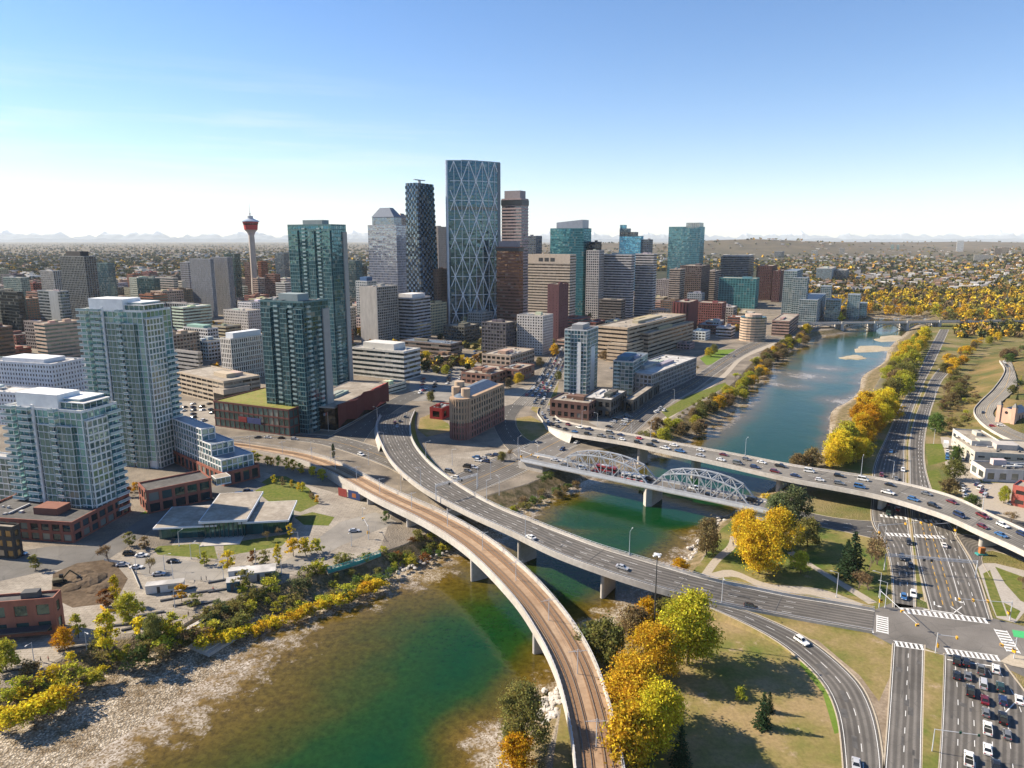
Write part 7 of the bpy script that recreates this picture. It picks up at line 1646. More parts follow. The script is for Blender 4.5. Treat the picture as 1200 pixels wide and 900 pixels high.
# ================================================================== vehicles
def car_meshes(kind):
    mb = MB(); gl = MB()
    K = {'sedan': (4.6, 1.84, .30, .72, .92, 1.42, (-2.3, -1.75, -1.0, .42, 1.15, 2.3)), 'hatchback': (4.1, 1.78, .30, .76, .95, 1.5, (-2.05, -1.95, -1.55, .35, 1.0, 2.05)),
         'suv': (4.75, 1.92, .36, .86, 1.06, 1.72, (-2.35, -2.28, -1.9, .3, 1.0, 2.35)), 'pickup': (5.7, 2.0, .42, .95, 1.15, 1.85, (-2.85, -.75, -.55, .75, 1.35, 2.85)), 'van': (5.1, 1.98, .34, .95, 1.12, 2.05, (-2.5, -2.45, -2.2, 1.1, 1.9, 2.5))}[kind]
    L_, w, zb, hood, belt, top, (xr_, cb, rb_, rf_, cf, xf) = K
    prof = [(xr_ + .05, zb), (xf - .1, zb), (xf, zb + .25), (xf - .08, hood - .06), (cf + .1, hood + .1), (cf, belt), (cb, belt), (xr_ + .06, belt - .06), (xr_, zb + .3)]
    ys = [(-w / 2, .94), (-w / 2 + .1, 1.0), (w / 2 - .1, 1.0), (w / 2, .94)]; k = len(prof); zc = (zb + belt) / 2
    for y, s in ys: mb.v += [(x * (.985 if s < 1 else 1), y, zc + (z - zc) * s) for x, z in prof]
    for j in range(3):
        for i in range(k): i2 = (i + 1) % k; mb.f.append((j * k + i, j * k + i2, (j + 1) * k + i2, (j + 1) * k + i)[::-1]); mb.m.append(0)
    mb.f.append(tuple(range(k))); mb.m.append(0); mb.f.append(tuple(range(4 * k - 1, 3 * k - 1, -1))); mb.m.append(0)
    # wheel arches as dark recess discs, dark underside
    wx = (xf - .92, xr_ + .92)
    # roof panel and pillars
    wi, wt = w / 2 - .1, w / 2 - .27
    mb.prism([(rb_, -wt), (rf_, -wt), (rf_, wt), (rb_, wt)], top - .05, top, top=[(rb_ + .1, -wt + .06), (rf_ - .08, -wt + .06), (rf_ - .08, wt - .06), (rb_ + .1, wt - .06)])
    for sy in (-1, 1):
        for (xb1, xt1) in ((cb + .03, rb_), (cf - .03, rf_), ((cb + cf) / 2, (rb_ + rf_) / 2)): mb.beam((xb1, sy * wi, belt - .02), (xt1, sy * wt, top - .03), .09, .07)
    gl.prism([(cb + .04, -wi + .02), (cf - .04, -wi + .02), (cf - .04, wi - .02), (cb + .04, wi - .02)], belt - .02, top - .045, top=[(rb_ + .04, -wt + .02), (rf_ - .04, -wt + .02), (rf_ - .04, wt - .02), (rb_ + .04, wt - .02)])
    parts = {}
    if kind == 'pickup':
        bed = MB().box(xr_ + .12, -w / 2 + .14, belt + .004, cb - .12, w / 2 - .14, belt + .012); parts['cargo_bed'] = bed.mesh('cargo_bed', M['tyre'])
        for sy in (-1, 1): mb.box(xr_ + .08, sy * (w / 2 - .1) - .05, belt - .02, cb, sy * (w / 2 - .1) + .05, belt + .1)
    whl = MB().tube((0, -.12, 0), (0, .12, 0), .33 if kind != 'pickup' else .4, None, 12)
    rim = MB().tube((0, -.13, 0), (0, .13, 0), .2, None, 8)
    hl = MB().box(-.05, -.2, -.08, .05, .2, .08); tl = MB().box(-.05, -.16, -.1, .05, .16, .1)
    return dict(body=mb.mesh('body', M['paint']), glass=gl.mesh('cabin_glass', M['car_glass']), wheel=whl.mesh('wheel', M['tyre']), rim=rim.mesh('rim', M['steel_grey']), hl=hl.mesh('headlight', M['lens']), tl=tl.mesh('taillight', M['tail']), wx=wx, w=w, xf=xf, xr=xr_, zh=hood - .12, zt=belt - .2, r=.33 if kind != 'pickup' else .4, extra=parts)
CAR = {k: car_meshes(k) for k in ('sedan', 'hatchback', 'suv', 'pickup', 'van')}
PAINT = {'white': (.72, .72, .70), 'silver': (.42, .43, .45), 'grey': (.14, .145, .15), 'black': (.012, .012, .014), 'dark blue': (.015, .03, .09), 'red': (.35, .018, .02), 'dark green': (.02, .045, .035), 'blue': (.04, .13, .30), 'maroon': (.12, .012, .02), 'beige': (.4, .34, .26)}
cr7 = random.Random(33)
def rc(): return cr7.choice(['white', 'white', 'silver', 'grey', 'black', 'black', 'black', 'dark blue', 'red', 'white', 'grey', 'blue', 'maroon'])
def rk(): return cr7.choice(['sedan', 'sedan', 'hatchback', 'suv', 'suv', 'pickup', 'van'])
ALLCARS = []
def car(kind, p, heading, col, label, group=None, slope=0.0):
    C = CAR[kind]; p = Vector(p); near_ = p.length < 420
    o = link(kind if kind in ('van', 'suv') else {'sedan': 'sedan_car', 'hatchback': 'hatchback_car', 'pickup': 'pickup_truck'}[kind], C['body'], None, p, heading, PAINT[col]); o.rotation_euler.y = -slope
    tag(o, label, {'pickup': 'truck', 'van': 'van'}.get(kind, 'car'), group)
    link('cabin_glass', C['glass'], o)
    for nm, me in C['extra'].items(): link(nm, me, o)
    for x in C['wx']:
        for sy in (-1, 1):
            wl = link('wheel', C['wheel'], o, (x, sy * (C['w'] / 2 - .08), C['r']))
            if p.length < 240: link('rim', C['rim'], wl)
    if near_:
        for sy in (-1, 1):
            link('headlight', C['hl'], o, (C['xf'] - .06, sy * (C['w'] / 2 - .32), C['zh'])); link('taillight', C['tl'], o, (C['xr'] + .02, sy * (C['w'] / 2 - .28), C['zt']))
    ALLCARS.append(o); return o
KN = {'sedan': 'sedan', 'hatchback': 'hatchback', 'suv': 'SUV', 'pickup': 'pickup', 'van': 'van'}
def on_way(w, d, t, rev=False, zo=.03):
    c = w.at(d, t); v = w.dir(d, t); h = math.atan2(v.y, v.x); sl_ = math.atan2(v.z, math.hypot(v.x, v.y))
    return c + Vector((0, 0, zo)), h + (math.pi if rev else 0), -sl_ if rev else sl_
def queue(w, t, d0, d1, gap, what, grp, rev=False, zo=.03, kinds=None, cols=None, jit=.35):
    d = d0; i = 0
    while d < d1:
        i += 1; p, h, s = on_way(w, d, t, rev, zo); k = cr7.choice(kinds) if kinds else rk(); c = cr7.choice(cols) if cols else rc()
        car(k, p, h + cr7.uniform(-.03, .03), c, f'{c} {KN[k]}, {ordinal(i)} car {what}', grp, s); d += gap[0] + cr7.random() * (gap[1] - gap[0])
d_land = way_d(fly, 935, 553, 8)
queue(fly, .27, 26, fly.len - 6, (7.2, 12.5), 'from town in the flyover lane beside the truss bridge', 'cars queueing on the flyover')
queue(fly, .74, 22, fly.len - 6, (8, 17), 'from town in the upstream flyover lane', 'cars queueing on the flyover')
for t, nm in ((.16, 'outer'), (.38, 'second'), (.60, 'third'), (.82, 'inner')):
    queue(fourth, t, 3, fourth.len - (4 if t > .4 else 26), (7.0, 9.5), f'from downtown in the {nm} lane of the packed street', 'cars packed in the downtown street')
# truss bridge traffic
def truss_pt(s, y): q = tA + tv * s + tn * y; q.z = 4.81; return q
s = 2; i = 0
while s < TL:
    for y, rv in ((2.6, 0), (6.6, 1)):
        if cr7.random() < (.75 if s < TL * .5 else .4):
            i += 1; k, c = rk(), rc(); car(k, truss_pt(s + cr7.uniform(-1, 1), y), trot + math.pi * rv, c, f'{c} {KN[k]}, {ordinal(i)} from the town end inside the truss bridge', 'cars on the truss bridge')
    s += 8.5
# listed cars at the crossing and on the drives: kind, place, colour, heading
HN = math.atan2((P(1107, 767) - P(1100, 895)).y, (P(1107, 767) - P(1100, 895)).x)
lst = [('pickup', 1121, 776, 'black'), ('suv', 1132, 778, 'black'), ('pickup', 1149, 787, 'grey'), ('suv', 1167, 786, 'white'), ('sedan', 1121, 793, 'black'), ('sedan', 1134, 794, 'grey'), ('van', 1152, 804, 'silver'), ('suv', 1172, 807, 'dark green'), ('pickup', 1137, 812, 'black'), ('sedan', 1154, 822, 'maroon'), ('suv', 1175, 823, 'dark blue'), ('sedan', 1194, 822, 'white'), ('hatchback', 1155, 837, 'grey'), ('pickup', 1175, 844, 'black'), ('pickup', 1157, 856, 'white'), ('hatchback', 1180, 863, 'grey'), ('sedan', 1157, 880, 'white'), ('pickup', 1135, 892, 'white'), ('sedan', 1167, 899, 'black')]
rows = ['front row, outer lane', 'front row, second lane', 'front row, third lane', 'front row, fourth lane', 'second row, outer lane', 'second row, second lane', 'third lane behind the grey pickup', 'fourth lane behind the white SUV', 'second lane, third from the crossing', 'third lane behind the silver van', 'fourth lane behind the green SUV', 'last lane beside the blue SUV', 'third lane behind the maroon sedan', 'fourth lane behind the blue SUV', 'third lane, long-bodied behind the hatchback', 'fourth lane behind the black pickup', 'third lane behind the long white pickup', 'second lane at the tail of the queue', 'third lane at the very tail']
for (k, x, y, c), w_ in zip(lst, rows): car(k, P(x, y, .03), HN, c, f'{c} {KN[k]} waiting at the crossing in the {w_}', 'cars waiting at the crossing')
def drive_dir(w, px, py): d = way_d(w, px, py); return w.dir(d)
for k, w, x, y, c, rv, lb_ in (
    ('hatchback', drive_w, 1059, 701, 'blue', 1, 'blue hatchback stopped at the crosswalk beside a white SUV'), ('suv', drive_w, 1070, 698, 'white', 1, 'white SUV stopped beside a blue hatchback at the crosswalk'),
    ('suv', drive_w, 1057, 655, 'black', 1, 'black SUV under the sign gantry'), ('sedan', drive_w, 1067, 664, 'black', 1, 'black sedan just past the sign gantry'), ('suv', drive_w, 1065, 637, 'black', 1, 'black SUV between crosswalk and sign gantry'),
    ('sedan', drive_e, 1106, 640, 'white', 0, 'white sedan driving away past the sign gantry'), ('suv', drive_w, 1058, 552, 'white', 1, 'white SUV near the median on the riverside drive'), ('sedan', drive_w, 1044, 530, 'blue', 1, 'blue sedan passing the golden grove'),
    ('suv', drive_w, 1033, 558, 'maroon', 1, 'maroon SUV in the drive queue by the grove'), ('suv', drive_w, 1035, 565, 'silver', 1, 'silver SUV in the drive queue by the grove'), ('sedan', drive_w, 1046, 569, 'black', 1, 'black sedan in the middle lane of the drive queue'), ('sedan', drive_w, 1050, 562, 'grey', 1, 'grey sedan in the middle lane of the drive queue'),
    ('suv', drive_w, 1040, 592, 'maroon', 1, 'maroon SUV in the shade of the flyover'), ('sedan', drive_w, 1052, 598, 'red', 1, 'red sedan in the shade of the flyover'), ('suv', drive_w, 1041, 603, 'dark green', 1, 'dark green SUV in the shade of the flyover'), ('sedan', drive_w, 1060, 478, 'black', 1, 'black sedan alone on the far stretch of the drive')):
    v = drive_dir(w, x, y); car(k, P(x, y, .03), math.atan2(v.y, v.x) + (0 if rv == 0 else math.pi), c, lb_)
for k, w, x, y, z, c, rv, lb_ in (('sedan', hwy, 616, 629, 8, 'white', 1, 'white sedan alone on the crest of the road bridge'), ('sedan', hwy, 730, 668, 6, 'silver', 0, 'silver-white sedan on the river span of the road bridge'), ('suv', hwy, 883, 722, 1, 'black', 0, 'black SUV leaving the road bridge for the junction'),
    ('suv', hwy, 463, 496, 2, 'maroon', 1, 'maroon SUV at the top of the town ramp'), ('sedan', hwy, 471, 495, 2, 'black', 1, 'black sedan at the top of the town ramp'), ('suv', hwy, 477, 490, 1.5, 'grey', 1, 'grey SUV at the top of the town ramp'), ('sedan', hwy, 467, 501, 2.5, 'silver', 1, 'silver sedan at the top of the town ramp'),
    ('suv', ramp, 942, 755, .2, 'white', 0, 'white and black SUV on the bending ramp'), ('sedan', ramp, 999, 893, 0, 'silver', 0, 'pale silver sedan at the bottom of the bending ramp'),
    ('sedan', river_ave, 751, 494, 0, 'black', 1, 'black sedan on the riverside avenue'), ('sedan', river_ave, 860, 418, 0, 'grey', 1, 'grey sedan far along the riverside avenue'), ('suv', low_road, 665, 527, 0, 'dark blue', 1, 'dark blue SUV at the junction before the truss bridge'), ('sedan', low_road, 687, 520, 0, 'silver', 1, 'silver sedan under the flyover start'),
    ('sedan', east_street, 317, 515, 0, 'white', 0, 'white sedan passing the shopping podium'), ('sedan', east_street, 332, 517, 0, 'black', 0, 'black sedan passing the shopping podium'), ('suv', east_street, 343, 518, 0, 'silver', 0, 'silver SUV passing the shopping podium'), ('sedan', east_street, 300, 523, 0, 'black', 1, 'black sedan turning beside the rail tracks'), ('suv', east_street, 408, 537, 0, 'white', 0, 'white SUV on the street above the rail approach'),
    ('sedan', bluff_road, 1150, 493, 0, 'black', 0, 'black sedan on the bend of the bluff road')):
    q = P(x, y, z); d = way_d(w, x, y, z); v = w.dir(d)
    t = max(.1, min(.9, (q - w.at(d, 0)).dot((w.at(d, 1) - w.at(d, 0)).normalized()) / w.width(d))); q = w.at(d, t) + Vector((0, 0, .05 if w is not bluff_road else .15)); car(k, q, math.atan2(v.y, v.x) + math.pi * rv, c, lb_, None, math.asin(v.z) * (1 - 2 * rv))
for i, (d_, t, c) in enumerate(((8, .3, 'white'), (14, .3, 'white'), (20, .3, 'white'), (40, .3, 'black'), (52, .32, 'grey'))):
    p, h, s = on_way(bluff_road, d_ + 6, t, False, .15); car('sedan', p, h, c, f'{c} sedan parked along the bluff parapet, {ordinal(i + 1)} from the top', 'cars along the bluff road', s)
c_ = G(1163, 501); car('hatchback', c_ + Vector((0, 0, .5)), R(-35), 'red', 'orange-red hatchback on the lower bend of the bluff road'); c_ = G(1173, 500)
car('sedan', c_ + Vector((0, 0, .5)), R(-35), 'white', 'white sedan on the lower bend of the bluff road')
# parked cars
def lot(name, quad, rows_, cols_, fill_, h, where):
    a, b, c, d = (P(*q, .03) for q in quad); n_ = 0
    for i in range(rows_):
        for j in range(cols_):
            if cr7.random() > fill_: continue
            u, v = (j + .5) / cols_, (i + .5) / rows_; p = a.lerp(b, u).lerp(d.lerp(c, u), v); n_ += 1; k, cl = rk(), rc()
            car(k, p, h + cr7.choice([0, math.pi]) + cr7.uniform(-.05, .05), cl, f'{cl} {KN[k]}, {ordinal(n_)} parked in {where}', name)
lot('cars in the ramp-side lot', [(506, 562), (562, 532), (590, 533), (524, 568)], 3, 9, .62, R(-30), 'the sandy lot by the road bridge ramp')
lot('cars behind the wedge-shaped office', [(484, 466), (490, 436), (550, 428), (545, 448)], 4, 9, .6, R(60), 'the lot behind the wedge-shaped office')
lot('cars by the low halls', [(704, 503), (716, 492), (742, 486), (738, 498)], 2, 6, .6, R(-30), 'the lot below the low halls')
lot('cars by the cream commercial building', [(1106, 540), (1106, 528), (1130, 524), (1132, 542)], 3, 3, .7, R(60), 'the lot beside the cream commercial building')
lot('cars by the brown-roofed shop', [(1120, 582), (1116, 568), (1172, 566), (1200, 596)], 3, 5, .5, R(40), 'the lot below the brown-roofed shop')
lot('cars by the long garage', [(208, 498), (212, 472), (250, 472), (258, 494)], 4, 6, .6, R(60), 'the open lot below the long garage')
lot('cars by the domed hall', [(540, 422), (546, 410), (590, 404), (600, 414)], 2, 7, .5, R(60), 'the open lot near the domed hall')
lot('cars by the low brown hall', [(470, 432), (476, 424), (545, 420), (540, 430)], 2, 12, .6, R(60), 'the lot in front of the low brown hall')
lot('cars by the white grid office', [(486, 462), (500, 452), (520, 452), (505, 464)], 2, 4, .6, R(60), 'the lot below the white and grey office')
lot('cars by the whitish slab', [(560, 412), (566, 404), (604, 402), (602, 412)], 2, 7, .6, R(60), 'the lot beside the whitish apartment slab')
lot('cars by the long tan complex', [(705, 432), (712, 424), (750, 424), (746, 434)], 2, 7, .6, R(60), 'the lot in front of the long tan complex')
lot('cars by the slim condominium', [(700, 468), (706, 458), (722, 456), (718, 468)], 2, 4, .7, R(60), 'the yard between the slim condominium and grey-teal block')
lot('cars by the wedge hall', [(764, 484), (772, 478), (786, 478), (778, 486)], 2, 3, .7, R(60), 'the yard beside the wedge hall')
for k, x, y, c, h, lb_ in (('suv', 272, 584, 'white', 20, 'white SUV by the corner of the stepped block'), ('van', 281, 581, 'white', 20, 'white van by the corner of the stepped block'), ('suv', 291, 577, 'dark blue', 20, 'dark blue SUV by the corner of the stepped block'), ('sedan', 245, 586, 'black', 20, 'black sedan in front of the townhouses, beyond the white SUV'), ('suv', 222, 590, 'black', 20, 'black SUV in front of the townhouses, by the lawn wedge'),
    ('sedan', 144, 663, 'silver', 10, 'silver sedan on the curved street by the leafless tree'), ('sedan', 160, 666, 'white', 10, 'white sedan on the curved street by the leafless tree'), ('suv', 152, 650, 'black', 10, 'black SUV parked by the dug-up ground'), ('sedan', 166, 652, 'white', 10, 'white sedan parked by the dug-up ground'), ('sedan', 203, 659, 'black', 5, 'black sedan in front of the pavilion lawn'), ('sedan', 186, 674, 'silver', 10, 'silver sedan at the curb near the white trailer'), ('sedan', 415, 623, 'silver', 10, 'silver sedan under the rail bridge approach'),
    ('sedan', 25, 650, 'blue', 0, 'blue sedan near the black clad house')): car(k, P(x, y, .05), R(h), c, lb_)
# bus and box truck
def bus(p, h, label, col, L_=12.0):
    r = empty('bus', p, h); tag(r, label, 'bus')
    MB().prism([(-L_ / 2, -1.27), (L_ / 2 - .15, -1.27), (L_ / 2, -1.1), (L_ / 2, 1.1), (L_ / 2 - .15, 1.27), (-L_ / 2, 1.27)], .35, 3.1).build('body', M['paint'], r, color=col)
    MB().box(-L_ / 2 + .5, -1.3, 1.35, L_ / 2 + .03, 1.3, 2.3).build('window_glass', M['car_glass'], r); MB().box(-L_ / 2 - .02, -1.29, .5, L_ / 2 - .4, 1.29, 1.0).build('red_stripe', M['paint'], r, color=(.4, .02, .03))
    MB().box(-2.5, -.8, 3.11, 2.5, .8, 3.4).build('roof_unit', M['paint'], r, color=(.6, .6, .6))
    w = MB().tube((0, -.15, 0), (0, .15, 0), .5, None, 12).mesh('wheel', M['tyre'])
    for x in (-L_ / 2 + 2.6, L_ / 2 - 2.6):
        for sy in (-1.15, 1.15): link('wheel', w, r, (x, sy, .5))
bus(truss_pt(spans[0][1] - 9, 2.6), trot, 'red and white bus inside the first span of the truss bridge', (.62, .6, .58))
bus(truss_pt(spans[0][1] - 26, 6.6), trot, 'dark red bus half way along the first truss span', (.25, .03, .035))
r = empty('box_truck', P(1108, 524, .03), R(60)); tag(r, 'white box truck parked beside the cream commercial building', 'truck')
MB().box(-5, -1.25, 1.0, 2.4, 1.25, 3.7).build('cargo_box', M['paint'], r, color=(.72, .72, .7)); MB().prism([(2.5, -1.15), (4.2, -1.15), (4.2, 1.15), (2.5, 1.15)], .5, 2.6, top=[(2.5, -1.1), (3.8, -1.1), (3.8, 1.1), (2.5, 1.1)]).build('cab', M['paint'], r, color=(.72, .72, .7))
MB().box(3.55, -1.0, 1.6, 4.12, 1.0, 2.3).build('windshield', M['car_glass'], r)
w = MB().tube((0, -.15, 0), (0, .15, 0), .48, None, 12).mesh('wheel', M['tyre'])
for x in (-3.4, 3.2):
    for sy in (-1.1, 1.1): link('wheel', w, r, (x, sy, .48))
# ================================================================== poles, signals, gantries
def lamp_meshes(h, arm):
    p = MB(); p.tube((0, 0, -.2), (0, 0, h), .13, .07, 8); p.tube((0, 0, -.2), (0, 0, .5), .2, .2, 8)
    a = MB(); a.tube((0, 0, h - .1), (arm, 0, h + .35), .06, .045, 6); hd = MB(); hd.prism([(arm - .1, -.18), (arm + .75, -.12), (arm + .75, .12), (arm - .1, .18)], h + .27, h + .42)
    return p.mesh('pole', M['steel_grey']), a.mesh('arm', M['steel_grey']), hd.mesh('lamp_head', M['tint'])
LM = {h: lamp_meshes(h, 2.0) for h in (6, 9, 12)}
def lamp(p, h, rz, label, group='street lamps'):
    r = empty('street_lamp', p, rz); tag(r, label, 'street lamp', group); a, b, c = LM[h]; link('pole', a, r); link('arm', b, r); link('lamp_head', c, r, color=(.5, .5, .5)); return r
for i, d in enumerate(range(20, int(hwy.len) - 40, 38)):
    c = hwy.at(d, 1.0 if i % 2 else 0.0); v = hwy.dir(d); lamp(c + Vector((0, 0, .9)), 9, math.atan2(v.y, v.x) + (math.pi / 2 if i % 2 else -math.pi / 2), f'grey lamp post on the road bridge parapet, {ordinal(i + 1)} from downtown', 'lamp posts of the road bridge')
for i, d in enumerate(range(30, int(fly.len), 55)):
    c = fly.at(d, 1.0); v = fly.dir(d); lamp(c + Vector((0, 0, .8)), 9, math.atan2(v.y, v.x) + math.pi / 2, f'grey lamp post on the flyover parapet, {ordinal(i + 1)} from downtown', 'lamp posts of the flyover')
for i, (x, y) in enumerate(((530, 545), (575, 560), (607, 530), (608, 545), (630, 537), (700, 500), (740, 508), (790, 470), (432, 545), (470, 575), (365, 535), (388, 548), (476, 505), (560, 570), (585, 580))): lamp(P(x, y), 9, R(-30 + 37 * i), f'grey lamp post in the ramp streets, {ordinal(i + 1)} such', 'lamp posts of the ramp streets')
for i, (x, y) in enumerate(((160, 672), (210, 640), (203, 680), (235, 655), (262, 678), (40, 775), (102, 762), (193, 668), (224, 655), (300, 665), (330, 672), (350, 640), (412, 640), (425, 610), (205, 712))): lamp(P(x, y), 6, R(20 + 50 * i), f'slim lamp post on the plaza, {ordinal(i + 1)} going downstream', 'lamp posts of the plaza')
for i, (x, y) in enumerate(((1037, 712), (1046, 560), (1094, 520), (1036, 640), (1095, 470), (1030, 700), (980, 700), (967, 545))): lamp(P(x, y), 9, R(160), f'grey lamp post along the riverside drive, {ordinal(i + 1)} such', 'lamp posts of the drive')
# tall mast lamp by the park trees
r = empty('mast_lamp', P(766, 748)); hm_ = height_of(766, 748, 650); tag(r, 'very tall dark mast lamp with a ring of floodlights beside the park trees', 'lamp')
MB().tube((0, 0, -.3), (0, 0, hm_), .3, .13, 10).build('pole', M['steel_dark'], r); MB().lathe([(.25, hm_ - .2), (.9, hm_), (.9, hm_ + .15), (.2, hm_ + .3)], 14).build('ring', M['steel_grey'], r)
for i in range(4):
    a = i * math.pi / 2 + .4; MB().box(-.35, -.3, -.25, .35, .3, .15).build('floodlight', M['tint'], r, (math.cos(a) * 1.05, math.sin(a) * 1.05, hm_ - .1), a, (.7, .7, .68))
# catenary poles and wires over the tracks
i = 0; heads = []
for d in range(14, int(lrt.len) - 4, 27):
    i += 1; c = lrt.at(d, .5); v = lrt.dir(d); r = empty('catenary_pole', c, math.atan2(v.y, v.x)); tag(r, f'grey overhead-wire pole between the rail tracks, {ordinal(i)} from the town end', 'pole', 'overhead-wire poles of the rail line')
    MB().tube((0, 0, 0), (0, 0, 7.2), .14, .1, 8).build('pole', M['steel_grey'], r); MB().beam((0, -2.6, 6.6), (0, 2.6, 6.6), .09, .09).tube((0, -2.4, 6.6), (0, 0, 7.1), .03, None, 4).tube((0, 2.4, 6.6), (0, 0, 7.1), .03, None, 4).build('cross_arm', M['steel_grey'], r)
    u = Vector((-v.y, v.x, 0)).normalized(); heads.append([c + u * s_ + Vector((0, 0, 6.5)) for s_ in (-2.3, 2.3)])
for s_ in (0, 1):
    mb = MB()
    for a, b in zip(heads, heads[1:]):
        mb.tube(a[s_], b[s_], .025, None, 4, caps=False); pr = a[s_]
        for k in range(1, 5): t = k / 4; q = a[s_].lerp(b[s_], t) + Vector((0, 0, 1.0 - 2.4 * t * (1 - t))); mb.tube(pr + Vector((0, 0, 1.0 if k == 1 else 0)), q, .02, None, 4, caps=False); pr = q
    tag(mb.build('overhead_wire', M['steel_dark']), ('thin overhead wire above the rail track on the outside of the bend', 'thin overhead wire above the rail track on the inside of the bend')[s_], 'wire')
# signal mast arms with yellow heads
def signal(x, y, h, ends, label, head_t=(.45, .72, .98)):
    b = P(x, y); e = P(*ends, h); v = e - b; v.z = 0; L_ = v.length; r = empty('traffic_signal', b, math.atan2(v.y, v.x)); tag(r, label, 'traffic light')
    MB().tube((0, 0, -.2), (0, 0, h + .6), .16, .12, 8).build('pole', M['steel_grey'], r); MB().tube((0, 0, h), (L_, 0, h + .15), .1, .06, 6).build('mast_arm', M['steel_grey'], r)
    for t in list(head_t) + [.02]:
        z = h - .1 if t > .1 else 3.2
        hd = MB().box(-.22, -.5, -1.0 if t < .1 else -.35, .22, .5, .15 if t < .1 else .35).build('signal_head', M['signal'], r, (L_ * t + (.3 if t < .1 else 0), 0, z))
        MB().box(-.1, -.42, -.26, .1, .42, .26).build('lens', M['steel_dark'], hd, (.14, 0, 0))
signal(1183, 727, 6.2, (1123, 702), 'traffic signal on the corner with three yellow heads over the crosswalk')
signal(1096, 766, 6.2, (1122, 747), 'traffic signal on the grass median reaching into the junction', (.98,))
signal(1030, 712, 6.0, (1076, 733), 'traffic signal at the ramp corner with two yellow heads', (.6, .98))
signal(1188, 772, 6.2, (1172, 756), 'traffic signal on the traffic island', (.9,))
signal(1028, 632, 6.0, (1082, 612), 'traffic signal below the flyover beside the willow park', (.6, .95))
signal(1120, 628, 6.0, (1088, 615), 'traffic signal below the flyover on the drive side', (.9,))
signal(432, 632, 5.5, (425, 606), 'traffic signal beside the rail bridge approach', (.9,))
signal(610, 540, 6.0, (632, 536), 'traffic signal at the ramp streets junction', (.6, .95))
def gantry(a, b, h, label, panels, zb=0.0):
    A, B = P(*a, zb), P(*b, zb); v = B - A; L_ = v.length; r = empty('sign_gantry', A, math.atan2(v.y, v.x)); tag(r, label, 'gantry')
    for x in (0, L_): MB().tube((x, 0, -.3), (x, 0, h), .22, .18, 8).build('post', M['steel_grey'], r)
    mb = MB()
    for y in (-.35, .35):
        for z in (h - .9, h - .15): mb.beam((0, y, z), (L_, y, z), .1, .1)
    n_ = int(L_ / 1.4)
    for k in range(n_): x0, x1 = L_ * k / n_, L_ * (k + 1) / n_; mb.beam((x0, -.35, h - .9 if k % 2 else h - .15), (x1, -.35, h - .15 if k % 2 else h - .9), .06, .06); mb.beam((x0, .35, h - .15 if k % 2 else h - .9), (x1, .35, h - .9 if k % 2 else h - .15), .06, .06)
    mb.build('truss_lattice', M['steel_grey'], r)
    for t in panels: MB().box(L_ * t - .45, -.75, h - 1.6, L_ * t + .45, -.5, h - .6).build('signal_head', M['steel_dark'], r)
gantry((1036, 668), (1143, 677), 6.6, 'grey lattice gantry spanning the riverside drive', (.42, .5))
q1, q2 = P(513, 601, 6.6), P(561, 585, 6.6)
gantry((511, 586), (559, 572), 7.2, 'grey lattice gantry spanning the road bridge', (.3, .6), 7.4)
# small arm sign over the lanes at the lower edge
r = empty('arm_sign', P(1092, 881), R(-14)); tag(r, 'thin lane-sign pole with a long arm on the grass median', 'sign pole')
MB().tube((0, 0, -.2), (0, 0, 6.2), .13, .1, 8).build('pole', M['steel_grey'], r); MB().tube((0, 0, 6.1), (9.5, 0, 6.3), .08, .06, 6).build('mast_arm', M['steel_grey'], r)
for x in (5.4, 9.3): MB().box(x - .25, -.1, 5.9, x + .25, .1, 6.5).build('sign_panel', M['tint'], r, color=(.02, .09, .05))
# flag beside the cinema
r = empty('flagpole', P(385, 506)); tag(r, 'slender flagpole with a faded red and blue flag by the cinema corner', 'flagpole')
MB().tube((0, 0, -.2), (0, 0, 13), .1, .05, 8).build('pole', M['steel_grey'], r)
mb = MB()
for k in range(6):
    x0, x1 = -.06 - k * .45, -.06 - (k + 1) * .45; y0, y1 = .25 * math.sin(k * 1.1), .25 * math.sin((k + 1) * 1.1)
    mb.face([(x0, y0, 11 - .12 * k), (x1, y1, 11 - .12 * (k + 1)), (x1, y1, 12.8 - .15 * (k + 1)), (x0, y0, 12.8 - .15 * k)], 0 if k < 3 else 1)
mb.build('flag', [M['brick'], M['roof_blue']], r)
# ================================================================== plaza furniture and works
bm_ = MB().box(-4, -.45, .12, 4, .45, .5).mesh('seat', M['steel_dark']); bb_ = MB().box(-3.7, -.3, -.05, 3.7, .3, .119).mesh('base', M['concrete'])
for i, (x, y, rz) in enumerate(((141, 733, 12), (159, 736, 25), (177, 720, 22), (203, 702, 25), (215, 691, 22), (218, 708, 22), (237, 708, 25), (238, 694, 20), (258, 692, 22), (258, 681, 25), (86, 760, 22), (20, 785, 18), (190, 728, 22))):
    r = empty('plaza_bench', P(x, y, Z0), R(rz)); tag(r, f'long dark block bench on the plaza, {ordinal(i + 1)} of the scattered ones', 'bench', 'dark plaza benches'); link('seat', bm_, r); link('base', bb_, r)
def cabin(name, x, y, rz, L_, w, h, col, label, cat, extra=None):
    r = empty(name, P(x, y, Z0), R(rz)); tag(r, label, cat)
    MB().box(0, 0, .15, L_, w, h).build('body', M['tint'], r, color=col); MB().box(-.2, -.2, h + .002, L_ + .2, w + .2, h + .18).build('roof', M['roof_white'], r)
    MB().box(L_ * .3, -.04, .2, L_ * .3 + 1.0, -.005, h - .5).build('door', M['steel_dark'], r); MB().box(L_ * .6, -.04, 1.2, L_ * .85, -.005, h - .5).build('window', M['window'], r, color=(.04, .06, .07)); return r
cabin('site_trailer', 171, 697, 14, 12, 3.2, 3.0, (.62, .62, .6), 'long white trailer beside the plaza works', 'trailer')
